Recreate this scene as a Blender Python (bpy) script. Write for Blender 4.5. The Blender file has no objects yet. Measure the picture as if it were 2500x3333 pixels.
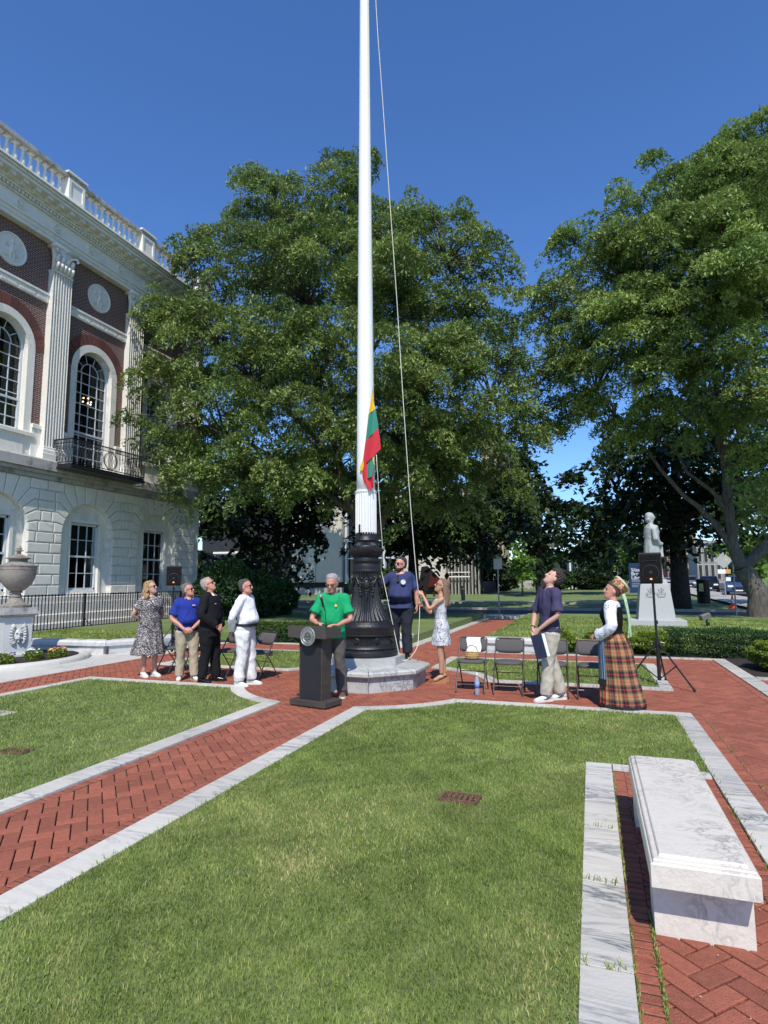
import bpy, math, random
import numpy as np
from mathutils import Vector, Matrix, noise
random.seed(7); RNG=np.random.default_rng(11)
R=math.radians; PI=math.pi
sc=bpy.context.scene; COL=sc.collection
# ---------------- camera
F=1930.0; PITCH=R(6.62); ROLL=R(0.37); YAW=R(19.1); CH=1.70
fw0=Vector((-math.sin(YAW),math.cos(YAW),0)); rt0=Vector((math.cos(YAW),math.sin(YAW),0)); up=Vector((0,0,1))
fw=fw0*math.cos(PITCH)+up*math.sin(PITCH); u0=-fw0*math.sin(PITCH)+up*math.cos(PITCH)
CR=rt0*math.cos(ROLL)-u0*math.sin(ROLL); CU=rt0*math.sin(ROLL)+u0*math.cos(ROLL)
cam=bpy.data.cameras.new("camera"); co=bpy.data.objects.new("camera",cam); COL.objects.link(co)
cam.sensor_fit='VERTICAL'; cam.sensor_height=36; cam.lens=36*F/3333; cam.clip_start=.05; cam.clip_end=3000
co.matrix_world=Matrix(((CR.x,CU.x,-fw.x,0),(CR.y,CU.y,-fw.y,0),(CR.z,CU.z,-fw.z,CH),(0,0,0,1)))
sc.camera=co
def P(x,y,z=0.0):
    "ground point seen at photo pixel x,y on height z"
    d=fw+CR*((x-1250)/F)-CU*((y-1666.5)/F); t=(z-CH)/d.z; return Vector((d.x*t,d.y*t,z))
def PY(x,y,Y):
    d=fw+CR*((x-1250)/F)-CU*((y-1666.5)/F); t=Y/d.y; return Vector((d.x*t,Y,CH+d.z*t))
# ---------------- light
SUN=Vector((.25,-.76,1.0)).normalized()
w=bpy.data.worlds.new("World"); sc.world=w; w.use_nodes=True
nt=w.node_tree; bg=nt.nodes['Background']; sky=nt.nodes.new('ShaderNodeTexSky'); sky.sky_type='NISHITA'
sky.sun_disc=False; sky.sun_elevation=math.asin(SUN.z); sky.sun_rotation=math.atan2(SUN.x,SUN.y)
sky.air_density=1.0; sky.dust_density=0.0; sky.ozone_density=8.0; sky.altitude=50
hsv=nt.nodes.new('ShaderNodeHueSaturation'); hsv.inputs['Saturation'].default_value=1.10; hsv.inputs['Hue'].default_value=.506; hsv.inputs['Value'].default_value=1.08; nt.links.new(sky.outputs[0],hsv.inputs['Color']); nt.links.new(hsv.outputs[0],bg.inputs[0]); bg.inputs[1].default_value=0.145
sl=bpy.data.lights.new("sun",'SUN'); sl.energy=4.1; sl.angle=R(.5); sl.color=(1,.95,.86)
so=bpy.data.objects.new("sun",sl); so.rotation_euler=SUN.to_track_quat('Z','Y').to_euler(); so.location=(0,-20,30); COL.objects.link(so)
sc.view_settings.view_transform='Standard'; sc.view_settings.look='None'; sc.view_settings.exposure=0.32; sc.view_settings.gamma=1
sc.cycles.max_bounces=6; sc.cycles.diffuse_bounces=3; sc.cycles.glossy_bounces=2; sc.cycles.transmission_bounces=3; sc.cycles.transparent_max_bounces=6
# ---------------- object helpers
def tag(o,label=None,cat=None,group=None,kind=None):
    if label: o['label']=label
    if cat: o['category']=cat
    if group: o['group']=group
    if kind: o['kind']=kind
    return o
def thing(name,loc,label,cat,group=None,rz=0):
    o=bpy.data.objects.new(name,None); COL.objects.link(o); o.location=loc; o.rotation_euler=(0,0,rz)
    o.empty_display_size=.1
    return tag(o,label,cat,group)
def copy_tree(o,parent=None):
    c=o.copy(); COL.objects.link(c); c.parent=parent
    for ch in list(o.children): copy_tree(ch,c)
    return c
def mesh_obj(name,me,mat,parent=None,smooth=False):
    for m in (mat if isinstance(mat,(list,tuple)) else [mat]): me.materials.append(m)
    o=bpy.data.objects.new(name,me); COL.objects.link(o); o.parent=parent
    if smooth: me.shade_smooth()
    return o
class MB:
    def __init__(s): s.v=[]; s.f=[]; s.m=[]
    def add(s,vs,fs,mi=0,M=None):
        b=len(s.v)
        for p in vs: s.v.append(tuple(M@Vector(p)) if M else tuple(p))
        for f in fs: s.f.append([b+i for i in f]); s.m.append(mi)
        return s
    def box(s,x0,x1,y0,y1,z0,z1,mi=0,M=None,ch=0):
        if ch>0:
            c=ch
            v=[];
            for z,a in ((z0,0),(z1-c,0),(z1,c)):
                v+= [(x0+a,y0+a,z),(x1-a,y0+a,z),(x1-a,y1-a,z),(x0+a,y1-a,z)]
            f=[(3,2,1,0),(8,9,10,11)]
            for k in (0,4):
                for i in range(4): j=(i+1)%4; f.append((k+i,k+j,k+4+j,k+4+i))
            return s.add(v,f,mi,M)
        v=[(x0,y0,z0),(x1,y0,z0),(x1,y1,z0),(x0,y1,z0),(x0,y0,z1),(x1,y0,z1),(x1,y1,z1),(x0,y1,z1)]
        return s.add(v,[(3,2,1,0),(4,5,6,7),(0,1,5,4),(1,2,6,5),(2,3,7,6),(3,0,4,7)],mi,M)
    def prism(s,poly,z0,z1,mi=0,M=None,taper=1.0):
        n=len(poly); cx=sum(p[0] for p in poly)/n; cy=sum(p[1] for p in poly)/n
        v=[(p[0],p[1],z0) for p in poly]+[(cx+(p[0]-cx)*taper,cy+(p[1]-cy)*taper,z1) for p in poly]
        f=[tuple(range(n-1,-1,-1)),tuple(range(n,2*n))]+[(i,(i+1)%n,n+(i+1)%n,n+i) for i in range(n)]
        return s.add(v,f,mi,M)
    def tube(s,pts,r,n=8,mi=0,M=None,cap=True):
        pts=[Vector(p) for p in pts]; k=len(pts); rs=r if isinstance(r,(list,tuple)) else [r]*k
        v=[];f=[]; ref=None
        for i,p in enumerate(pts):
            d=(pts[min(i+1,k-1)]-pts[max(i-1,0)]).normalized()
            if ref is None: ref=Vector((1,0,0)) if abs(d.x)<.8 else Vector((0,1,0))
            a=(ref-d*ref.dot(d)).normalized(); b=d.cross(a); ref=a
            for j in range(n):
                t=2*PI*j/n; v.append(p+(a*math.cos(t)+b*math.sin(t))*rs[i])
        for i in range(k-1):
            for j in range(n):
                f.append((i*n+j,i*n+(j+1)%n,(i+1)*n+(j+1)%n,(i+1)*n+j))
        if cap: f.append(tuple(range(n-1,-1,-1))); f.append(tuple((k-1)*n+j for j in range(n)))
        return s.add(v,f,mi,M)
    def lathe(s,prof,n=32,mi=0,M=None,flute=0,fd=0,fz=None,rot=0):
        v=[];f=[];k=len(prof)
        for r,z in prof:
            for j in range(n):
                t=2*PI*j/n+rot; rr=r
                if flute and (fz is None or any(a<=z<=b for a,b in fz)): rr=r-fd*(0.5-0.5*math.cos(flute*(t-rot)))
                v.append((rr*math.cos(t),rr*math.sin(t),z))
        for i in range(k-1):
            for j in range(n): f.append((i*n+j,i*n+(j+1)%n,(i+1)*n+(j+1)%n,(i+1)*n+j))
        f.append(tuple(range(n-1,-1,-1))); f.append(tuple((k-1)*n+j for j in range(n)))
        return s.add(v,f,mi,M)
    def loft(s,rings,mi=0,M=None):
        "rings: list of (centre, a-vector, b-vector)"
        n=20; v=[];f=[];k=len(rings)
        for c,a,b in rings:
            c,a,b=Vector(c),Vector(a),Vector(b)
            for j in range(n): t=2*PI*j/n; v.append(c+a*math.cos(t)+b*math.sin(t))
        for i in range(k-1):
            for j in range(n): f.append((i*n+j,i*n+(j+1)%n,(i+1)*n+(j+1)%n,(i+1)*n+j))
        f.append(tuple(range(n-1,-1,-1))); f.append(tuple((k-1)*n+j for j in range(n)))
        return s.add(v,f,mi,M)
    def ball(s,c,rx,ry=None,rz=None,n=14,mi=0,M=None):
        ry=ry or rx; rz=rz or rx
        prof=[(math.sin(PI*i/8)*1.0 or 1e-3,-math.cos(PI*i/8)) for i in range(9)]
        T=Matrix.Translation(c)@Matrix.Diagonal((rx,ry,rz,1))
        return s.lathe(prof,n,mi,(M@T) if M else T)
    def mesh(s,name):
        me=bpy.data.meshes.new(name); me.from_pydata(s.v,[],s.f)
        if any(s.m): me.polygons.foreach_set('material_index',s.m)
        me.update(); return me
    def build(s,name,mat,parent=None,smooth=False,angle=None):
        me=s.mesh(name); o=mesh_obj(name,me,mat,parent,smooth)
        if angle is not None:
            me.shade_smooth()
            try: me.set_sharp_from_angle(angle=R(angle))
            except Exception: pass
        return o
def np_mesh(name,verts,quads,attr=None):
    me=bpy.data.meshes.new(name); nv=len(verts); nf=len(quads); k=quads.shape[1]
    me.vertices.add(nv); me.vertices.foreach_set('co',np.ascontiguousarray(verts,dtype=np.float32).ravel())
    me.loops.add(nf*k); me.loops.foreach_set('vertex_index',quads.astype(np.int32).ravel())
    me.polygons.add(nf); me.polygons.foreach_set('loop_start',np.arange(0,nf*k,k,dtype=np.int32))
    me.polygons.foreach_set('loop_total',np.full(nf,k,dtype=np.int32))
    if attr is not None:
        a=me.attributes.new('tone','FLOAT','POINT'); a.data.foreach_set('value',attr.astype(np.float32))
    me.update(calc_edges=True); return me
# ---------------- materials
MATS={}
def nodes(name):
    m=bpy.data.materials.new(name); m.use_nodes=True; t=m.node_tree; MATS[name]=m
    return m,t,t.nodes['Principled BSDF']
def lnk(t,a,b): t.links.new(a,b)
def N(t,ty,**kw):
    n=t.nodes.new(ty)
    for k,v in kw.items():
        if k.startswith('i_'):
            key=k[2:]; key=int(key) if key.isdigit() else key.replace('_',' ')
            n.inputs[key].default_value=v
        else: setattr(n,k,v)
    return n
def ramp(t,src,stops):
    r=N(t,'ShaderNodeValToRGB'); e=r.color_ramp.elements
    while len(e)<len(stops): e.new(.5)
    for i,(p,c) in enumerate(stops): e[i].position=p; e[i].color=(*c,1) if len(c)==3 else c
    lnk(t,src,r.inputs[0]); return r.outputs[0]
def coords(t,scale=(1,1,1),kind='Object',rot=(0,0,0)):
    tc=N(t,'ShaderNodeTexCoord'); mp=N(t,'ShaderNodeMapping'); mp.inputs['Scale'].default_value=scale; mp.inputs['Rotation'].default_value=rot
    lnk(t,tc.outputs[kind],mp.inputs[0]); return mp.outputs[0]
def simple(name,col,rough=.6,metal=0,var=.12,scale=6,bump=0,bscale=None,spec=None,stretch=(1,1,1),island=0,dirt=None,sheen=0):
    "colour with noise variation, optional bump, per island change"
    m,t,b=nodes(name); co_=coords(t,stretch)
    n=N(t,'ShaderNodeTexNoise',i_Scale=scale,i_Detail=6.0,i_Roughness=.6); lnk(t,co_,n.inputs['Vector'])
    lo=tuple(max(0,c*(1-var)) for c in col); hi=tuple(min(1,c*(1+var)) for c in col)
    out=ramp(t,n.outputs['Fac'],[(.3,lo),(.7,hi)])
    if dirt:
        n2=N(t,'ShaderNodeTexNoise',i_Scale=dirt[1],i_Detail=8.0,i_Roughness=.7); lnk(t,co_,n2.inputs['Vector'])
        mx=N(t,'ShaderNodeMixRGB'); lnk(t,ramp(t,n2.outputs['Fac'],[(dirt[2],(0,0,0)),(min(1,dirt[2]+.18),(1,1,1))]),mx.inputs[0]); lnk(t,out,mx.inputs[1]); mx.inputs[2].default_value=(*dirt[0],1); out=mx.outputs[0]
    if island:
        g=N(t,'ShaderNodeNewGeometry'); hs=N(t,'ShaderNodeHueSaturation'); mr=N(t,'ShaderNodeMapRange'); mr.inputs[3].default_value=1-island; mr.inputs[4].default_value=1+island
        lnk(t,g.outputs['Random Per Island'],mr.inputs[0]); lnk(t,mr.outputs[0],hs.inputs['Value']); lnk(t,out,hs.inputs['Color']); out=hs.outputs[0]
    lnk(t,out,b.inputs['Base Color']); b.inputs['Roughness'].default_value=rough; b.inputs['Metallic'].default_value=metal
    if spec is not None: b.inputs['Specular IOR Level'].default_value=spec
    if sheen: b.inputs['Sheen Weight'].default_value=sheen
    if bump:
        n3=N(t,'ShaderNodeTexNoise',i_Scale=bscale or scale*6,i_Detail=4.0); lnk(t,co_,n3.inputs['Vector'])
        bp=N(t,'ShaderNodeBump',i_Strength=bump,i_Distance=.02); lnk(t,n3.outputs['Fac'],bp.inputs['Height']); lnk(t,bp.outputs[0],b.inputs['Normal'])
    return m
def marble(name,base,vein,scale=1.6,amount=.5,rough=.45,island=.05,stretch=(1,1,1),dirt=None,island_shift=True):
    m,t,b=nodes(name)
    tc=N(t,'ShaderNodeTexCoord'); mp=N(t,'ShaderNodeMapping'); mp.inputs['Scale'].default_value=stretch
    g=N(t,'ShaderNodeNewGeometry')
    lnk(t,tc.outputs['Object'],mp.inputs[0]); vec=mp.outputs[0]
    if island_shift:
        ad=N(t,'ShaderNodeVectorMath',operation='ADD'); sc_=N(t,'ShaderNodeVectorMath',operation='SCALE'); sc_.inputs['Scale'].default_value=17.0
        cb=N(t,'ShaderNodeCombineXYZ'); 
        for i in range(3): lnk(t,g.outputs['Random Per Island'],cb.inputs[i])
        lnk(t,cb.outputs[0],sc_.inputs[0]); lnk(t,vec,ad.inputs[0]); lnk(t,sc_.outputs[0],ad.inputs[1]); vec=ad.outputs[0]
    n=N(t,'ShaderNodeTexNoise',i_Scale=scale,i_Detail=8.0,i_Roughness=.62,i_Distortion=1.6); lnk(t,vec,n.inputs['Vector'])
    n2=N(t,'ShaderNodeTexNoise',i_Scale=scale*.35,i_Detail=5.0,i_Distortion=.6); lnk(t,vec,n2.inputs['Vector'])
    v1=ramp(t,n.outputs['Fac'],[(.44,(0,0,0)),(.5,(1,1,1)),(.53,(.25,.25,.25)),(.62,(0,0,0))])
    v2=ramp(t,n2.outputs['Fac'],[(.45,(.15,.15,.15)),(.68,(1,1,1))])
    mu=N(t,'ShaderNodeMixRGB',blend_type='MULTIPLY',i_0=1.0); lnk(t,v1,mu.inputs[1]); lnk(t,v2,mu.inputs[2])
    mm=N(t,'ShaderNodeMath',operation='MULTIPLY',i_1=amount); lnk(t,mu.outputs[0],mm.inputs[0])
    mx=N(t,'ShaderNodeMixRGB'); lnk(t,mm.outputs[0],mx.inputs[0]); mx.inputs[1].default_value=(*base,1); mx.inputs[2].default_value=(*vein,1); out=mx.outputs[0]
    if dirt:
        n4=N(t,'ShaderNodeTexNoise',i_Scale=dirt[1],i_Detail=9.0,i_Roughness=.72); lnk(t,tc.outputs['Object'],n4.inputs['Vector'])
        m4=N(t,'ShaderNodeMixRGB'); lnk(t,ramp(t,n4.outputs['Fac'],[(dirt[2],(0,0,0)),(min(1,dirt[2]+.22),(1,1,1))]),m4.inputs[0]); lnk(t,out,m4.inputs[1]); m4.inputs[2].default_value=(*dirt[0],1); out=m4.outputs[0]
    hs=N(t,'ShaderNodeHueSaturation'); mr=N(t,'ShaderNodeMapRange'); mr.inputs[3].default_value=1-island; mr.inputs[4].default_value=1+island
    lnk(t,g.outputs['Random Per Island'],mr.inputs[0]); lnk(t,mr.outputs[0],hs.inputs['Value']); lnk(t,out,hs.inputs['Color'])
    lnk(t,hs.outputs[0],b.inputs['Base Color']); b.inputs['Roughness'].default_value=rough
    n3=N(t,'ShaderNodeTexNoise',i_Scale=60.0,i_Detail=3.0); lnk(t,tc.outputs['Object'],n3.inputs['Vector'])
    bp=N(t,'ShaderNodeBump',i_Strength=.25,i_Distance=.01); lnk(t,n3.outputs['Fac'],bp.inputs['Height']); lnk(t,bp.outputs[0],b.inputs['Normal'])
    return m
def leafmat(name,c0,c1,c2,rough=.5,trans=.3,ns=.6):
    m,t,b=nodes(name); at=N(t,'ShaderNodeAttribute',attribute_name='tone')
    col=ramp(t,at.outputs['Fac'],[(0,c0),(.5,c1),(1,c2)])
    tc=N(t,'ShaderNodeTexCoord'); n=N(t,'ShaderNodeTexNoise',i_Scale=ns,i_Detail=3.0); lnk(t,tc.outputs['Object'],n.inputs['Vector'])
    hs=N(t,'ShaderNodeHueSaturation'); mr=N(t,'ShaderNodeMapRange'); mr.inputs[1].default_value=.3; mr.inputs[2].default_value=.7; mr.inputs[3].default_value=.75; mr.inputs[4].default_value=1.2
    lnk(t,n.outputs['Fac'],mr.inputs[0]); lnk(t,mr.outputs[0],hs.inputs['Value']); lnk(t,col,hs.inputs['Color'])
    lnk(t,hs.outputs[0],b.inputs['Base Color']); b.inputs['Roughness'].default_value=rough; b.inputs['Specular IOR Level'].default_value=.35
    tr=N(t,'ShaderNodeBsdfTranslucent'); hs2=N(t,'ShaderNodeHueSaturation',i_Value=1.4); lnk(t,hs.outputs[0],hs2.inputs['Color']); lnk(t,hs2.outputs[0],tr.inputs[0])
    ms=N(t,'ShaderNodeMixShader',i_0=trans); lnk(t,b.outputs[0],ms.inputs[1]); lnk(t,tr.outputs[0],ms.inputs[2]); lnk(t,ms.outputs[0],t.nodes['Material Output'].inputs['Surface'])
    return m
M_marble=marble('white_marble',(.58,.55,.49),(.25,.27,.29),1.3,.75,.4,.06,(1,3.5,1))
M_kerb=marble('kerb_marble',(.56,.53,.47),(.13,.15,.16),1.3,1.0,.45,.10,(1.0,4.0,1),((.36,.34,.28),3.5,.60))
M_kerbx=marble('kerb_marble_cross',(.56,.53,.47),(.14,.16,.17),1.3,1.0,.45,.10,(3.5,1.0,1),((.36,.34,.28),3.5,.60))
M_bench=marble('bench_marble',(.66,.61,.53),(.22,.215,.21),6.5,.85,.4,.0,(1,1,1),((.42,.40,.36),2.6,.66),False)
M_plinth=marble('plinth_marble',(.42,.42,.40),(.14,.14,.15),2.2,1.0,.5,.12,(1,1,1),((.22,.19,.16),3,.62))
M_stone=marble('facade_marble',(.74,.71,.64),(.42,.42,.40),.9,.7,.5,.06,(1,1.2,1))
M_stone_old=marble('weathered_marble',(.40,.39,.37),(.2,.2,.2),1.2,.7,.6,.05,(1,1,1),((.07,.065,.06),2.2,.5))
M_brick=simple('red_brick',(.305,.092,.052),.85,0,.18,30,.6,140,island=.20,dirt=((.36,.15,.09),4,.6))
M_joint=simple('paving_joint',(.035,.032,.018),.95,0,.4,20)
M_mulch=simple('mulch',(.03,.02,.015),.95,0,.5,30,1.0,60)
M_asphalt=simple('asphalt',(.06,.06,.062),.9,0,.15,8,.3,90)
M_conc=simple('concrete',(.36,.34,.30),.85,0,.12,3,.2,60)
M_black=simple('black_iron',(.012,.012,.013),.35,0,.2,8)
M_iron=simple('cast_iron_paint',(.012,.012,.013),.42,.0,.3,8,.35,50,spec=.5,dirt=((.05,.045,.04),7,.62))
M_white=simple('white_paint',(.78,.77,.74),.5,0,.03,3,.15,30,stretch=(1,1,.3),dirt=((.58,.56,.52),6,.60))
M_glass=simple('dark_glass',(.008,.009,.010),.06,0,.4,.8,spec=.45)
m_,t_,b_=nodes('window_glass'); tr_=N(t_,'ShaderNodeBsdfTransparent'); tr_.inputs[0].default_value=(.72,.75,.75,1); gl_=N(t_,'ShaderNodeBsdfGlossy',i_Roughness=.03); fr_=N(t_,'ShaderNodeFresnel',i_IOR=1.6); ms_=N(t_,'ShaderNodeMixShader'); lnk(t_,fr_.outputs[0],ms_.inputs[0]); lnk(t_,tr_.outputs[0],ms_.inputs[1]); lnk(t_,gl_.outputs[0],ms_.inputs[2]); lnk(t_,ms_.outputs[0],t_.nodes['Material Output'].inputs['Surface'])
n_=N(t_,'ShaderNodeTexNoise',i_Scale=1.3,i_Detail=2.0); bp_=N(t_,'ShaderNodeBump',i_Strength=.15,i_Distance=.05); lnk(t_,n_.outputs['Fac'],bp_.inputs['Height']); lnk(t_,bp_.outputs[0],gl_.inputs['Normal']); M_pane=m_
M_frame=simple('window_paint',(.55,.59,.62),.5,0,.05,3)
M_lawn=simple('lawn_soil',(.13,.17,.05),.95,0,.3,7,.6,60)
M_far=simple('far_lawn',(.13,.175,.05),.95,0,.25,.6,1.0,14)
def rect_pts(x0,x1,y0,y1): return [(x0,y0),(x1,y0),(x1,y1),(x0,y1)]
# ======== terrain, paving, lawns, kerbs
CX,CY=-3.65,9.58
def hgt(Y): return 0.0 if Y<36 else min((Y-36)*.0105,1.6)
def sheet(name,x0,x1,ys,mat,dz=0):
    v=[];f=[]
    for y in ys: v+=[(x0,y,hgt(y)+dz),(x1,y,hgt(y)+dz)]
    for i in range(len(ys)-1): f.append((2*i,2*i+1,2*i+3,2*i+2))
    return tag(MB().add(v,f).build(name,mat),kind='structure')
sheet('terrain',-700,700,[-60,0,20,36,50,70,100,150,200,700],M_far,-.06)
o=MB().add([(-18.2,-8,-.02),(10,-8,-.02),(10,28,-.02),(-18.2,28,-.02)],[(0,1,2,3)]).build('paving_bed',M_joint); tag(o,kind='structure')
# lawns: outlines (world metres)
def arc(cx,cy,r,a0,a1,n=14): return [(cx+r*math.cos(R(a0+(a1-a0)*i/n)),cy+r*math.sin(R(a0+(a1-a0)*i/n))) for i in range(n+1)]
RO=2.0; RI=2.22
def corner(sx,sy,xo,yo,r):
    "concave arc from the point at x=xo to the point at y=yo round the flagpole"
    dx=abs(xo-CX); dy=abs(yo-CY)
    a0=math.degrees(math.atan2(math.sqrt(max(r*r-dx*dx,0)),dx)); a1=math.degrees(math.atan2(dy,math.sqrt(max(r*r-dy*dy,0))))
    return [(CX+sx*r*math.cos(R(a0+(a1-a0)*i/12)) , CY+sy*r*math.sin(R(a0+(a1-a0)*i/12))) for i in range(13)]
# front-right
FR_out=[(-3.10,-4)]; FRo=corner(1,-1,-3.10,8.56,RO); FRi=corner(1,-1,-2.87,8.36,RI)
lawns={}
lawns['fr']=[(-2.87,-4)]+[(-.12,-4),(-.12,6.03),(.91,6.03),(.91,8.36)]+FRi[::-1]
xl=-8.62
FLo=corner(-1,-1,-4.20,8.62,RO); FLi=corner(-1,-1,-4.43,8.42,RI)
lawns['fl']=[(-4.43,-4)]+FLi+[(xl+.2,8.42),(xl+.2,-4)]
BRo=corner(1,1,-3.02,10.22,RO); BRi=corner(1,1,-2.82,10.40,RI)
lawns['br']=BRi+[(.93,10.40),(.93,13.03),(-2.82,13.03)]
BLo=corner(-1,1,-4.28,10.36,RO); BLi=corner(-1,1,-4.46,10.54,RI)
lawns['bl']=BLi+[(xl+.2,10.54),(xl+.2,13.15),(-4.46,13.15)]
for k,p in lawns.items():
    if k in('fl','bl'):pass
    tag(MB().prism(p if True else p,-.03,.012).build('lawn',M_lawn),kind='structure')
# kerbs as rows of marble slabs
def slabs(mb,x0,x1,y0,y1,L,z=.022,z0=-.02):
    "split the long side into slabs with fine joints"
    if (x1-x0)>(y1-y0):
        n=max(1,round((x1-x0)/L)); s=(x1-x0)/n
        for i in range(n): mb.box(x0+i*s+.006,x0+(i+1)*s-.006,y0,y1,z0,z+random.uniform(-.002,.002),ch=.001)
    else:
        n=max(1,round((y1-y0)/L)); s=(y1-y0)/n
        for i in range(n): mb.box(x0,x1,y0+i*s+.006,y0+(i+1)*s-.006,z0,z+random.uniform(-.002,.002),ch=.001)
def band(mb,po,pi,z=.022,step=4):
    n=len(po)
    for i in range(0,n-1,step):
        j=min(i+step,n-1); poly=[po[k] for k in range(i,j+1)]+[pi[k] for k in range(j,i-1,-1)]
        a=sum(poly[q][0]*poly[(q+1)%len(poly)][1]-poly[(q+1)%len(poly)][0]*poly[q][1] for q in range(len(poly)))
        if a<0: poly=poly[::-1]
        cxp=sum(p[0] for p in poly)/len(poly); cyp=sum(p[1] for p in poly)/len(poly)
        mb.prism([(cxp+(p[0]-cxp)*.995,cyp+(p[1]-cyp)*.995) for p in poly],-.02,z)
k1=MB(); k2=MB()   # slabs running along Y / along X
slabs(k1,-3.10,-2.87,-4,FRo[0][1],1.35); slabs(k1,-4.43,-4.20,-4,FLo[0][1],1.35)
slabs(k1,.91,1.12,-4,8.36,.72); slabs(k1,-.12,.10,-4,6.03,.78); slabs(k2,.104,.906,5.9,6.03,.5)
slabs(k2,FRo[-1][0],1.12,8.36,8.56,1.3); slabs(k2,xl,FLo[-1][0],8.42,8.62,1.3)
slabs(k1,xl,xl+.2,-4,8.416,1.3)
band(k2,FRo,FRi); band(k2,FLo,FLi); band(k2,BRo,BRi); band(k2,BLo,BLi)
slabs(k1,-3.02,-2.82,BRo[0][1],13.03,1.2); slabs(k1,-4.46,-4.28,BLo[0][1],13.15,1.2)
slabs(k2,BRo[-1][0],1.12,10.22,10.40,1.3); slabs(k2,xl,BLo[-1][0],10.36,10.54,1.3)
slabs(k2,-3.02,1.12,13.03,13.2,1.3); slabs(k2,xl,-4.28,13.15,13.32,1.3)
slabs(k1,.93,1.12,10.404,13.026,.55); slabs(k1,xl,xl+.2,10.544,13.146,1.0)
slabs(k2,-2.6,2.33,14.25,14.42,1.4); slabs(k1,2.33,2.58,3,14.42,.62)
slabs(k2,-9.7,-4.35,14.72,14.9,1.4)
slabs(k2,2.584,5,11.75,11.95,.9); slabs(k2,2.584,5,10.2,10.45,.9)
# bench alcove of the left lawn
slabs(k1,-7.42,-7.2,-1,6.03,.8); slabs(k2,-8.4,-7.43,5.9,6.03,.5)
# marble borders of the north path
slabs(k1,-2.95,-2.66,14.9,26.5,1.1); slabs(k1,-4.62,-4.33,15.2,26.5,1.1)
tag(k1.build('kerb',M_kerb),kind='structure'); tag(k2.build('kerb',M_kerbx),kind='structure')
# marble pavement on the left, in large slabs
mp=MB()
for i in range(6):
    for j in range(12):
        x1=-9.66-i*1.15; y0=-2+j*1.12
        if x1<-10.6 and y0>11: continue
        mp.box(x1-1.146,x1,y0+.002,y0+1.118,-.02,.008,ch=.003)
mp.box(-10.8,-9.66,11.44,14.6,-.02,.008,ch=.003)
tag(mp.build('marble_pavement',marble('pavement_marble',(.56,.54,.49),(.25,.26,.26),1.1,.8,.5,.05,(2.5,1,1))),kind='structure')
# herringbone bricks at 45 degrees
rects=[(-4.2,-3.1,1,7.9),(-5.7,-1.6,7.6,11.4),(xl,1.12,8.56,10.4),(1.12,2.33,2.2,14.25),(.10,.91,1.2,5.9),(-9.66,xl,4,14.7),(-9.66,2.33,13.2,14.8),(-4.3,-2.95,11,26),(2.58,5,10.45,11.75)]
holes=list(lawns.values())
def inpoly(x,y,p):
    c=False;n=len(p);j=n-1
    for i in range(n):
        if (p[i][1]>y)!=(p[j][1]>y) and x<(p[j][0]-p[i][0])*(y-p[i][1])/(p[j][1]-p[i][1])+p[i][0]: c=not c
        j=i
    return c
bm=MB(); W=.102; c45=math.cos(R(45)); s45=math.sin(R(45))
def brick(mb,cx,cy,L,Wd,ang,z=.0):
    g=.0044; hx=L/2-g; hy=Wd/2-g; c,s=math.cos(ang),math.sin(ang); t=.005
    jit=random.uniform(-.0015,.0015); v=[]
    for zz,a in ((-.012,0),(z-.003,0),(z,t)):
        for dx,dy in ((-1,-1),(1,-1),(1,1),(-1,1)):
            x=dx*(hx-a); y=dy*(hy-a); v.append((cx+x*c-y*s,cy+x*s+y*c,zz+jit))
    f=[(8,9,10,11)]+[(k+i,k+(i+1)%4,k+4+(i+1)%4,k+4+i) for k in (0,4) for i in range(4)]
    mb.add(v,f)
# herringbone lattice: a brick lies along u where (i-j)%4==0 and along v where it is 3
for i in range(-150,190):
    for j in range(-130,200):
        k=(i-j)%4
        if k not in (0,3): continue
        u,v_,ang=((i+1)*W,(j+.5)*W,0) if k==0 else ((i+.5)*W,(j+1)*W,PI/2)
        X=CX+u*c45-v_*s45; Y=6.0+u*s45+v_*c45
        if X<-9.8 or X>5.1 or Y<1 or Y>26: continue
        if not any(r[0]-.1<X<r[1]+.1 and r[2]-.1<Y<r[3]+.1 for r in rects): continue
        if any(inpoly(X,Y,p) for p in holes): continue
        if (X-CX)**2+(Y-CY)**2<.8: continue
        brick(bm,X,Y,2*W,W,PI/4+ang)
tag(bm.build('brick_path',M_brick),kind='structure')
# soldier courses beside the kerbs
sb=MB()
def soldier(x0,x1,y0,y1,vert):
    sb.box(x0-.0,x1+.0,y0,y1,-.02,.0005,mi=1)
    if vert:
        n=int((y1-y0)/.064)
        for i in range(n): brick(sb,(x0+x1)/2,y0+.032+i*.064,x1-x0,.064,0,.004)
    else:
        n=int((x1-x0)/.064)
        for i in range(n): brick(sb,x0+.032+i*.064,(y0+y1)/2,y1-y0,.064,PI/2,.004)
soldier(-4.198,-4.09,1,7.62,True); soldier(-3.21,-3.102,1,7.6,True)
soldier(.102,.205,1.2,5.898,True); soldier(.80,.908,1.2,5.898,True)
soldier(1.122,1.235,2.2,8.5,True); soldier(2.215,2.328,5,14.2,True); soldier(1.122,1.23,10.2,13.2,True)
soldier(-9.655,-9.55,4,14.6,True); soldier(xl-.11,xl-.002,4,8.6,True)
tag(sb.build('brick_path',[M_brick,M_joint]),kind='structure')
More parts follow.
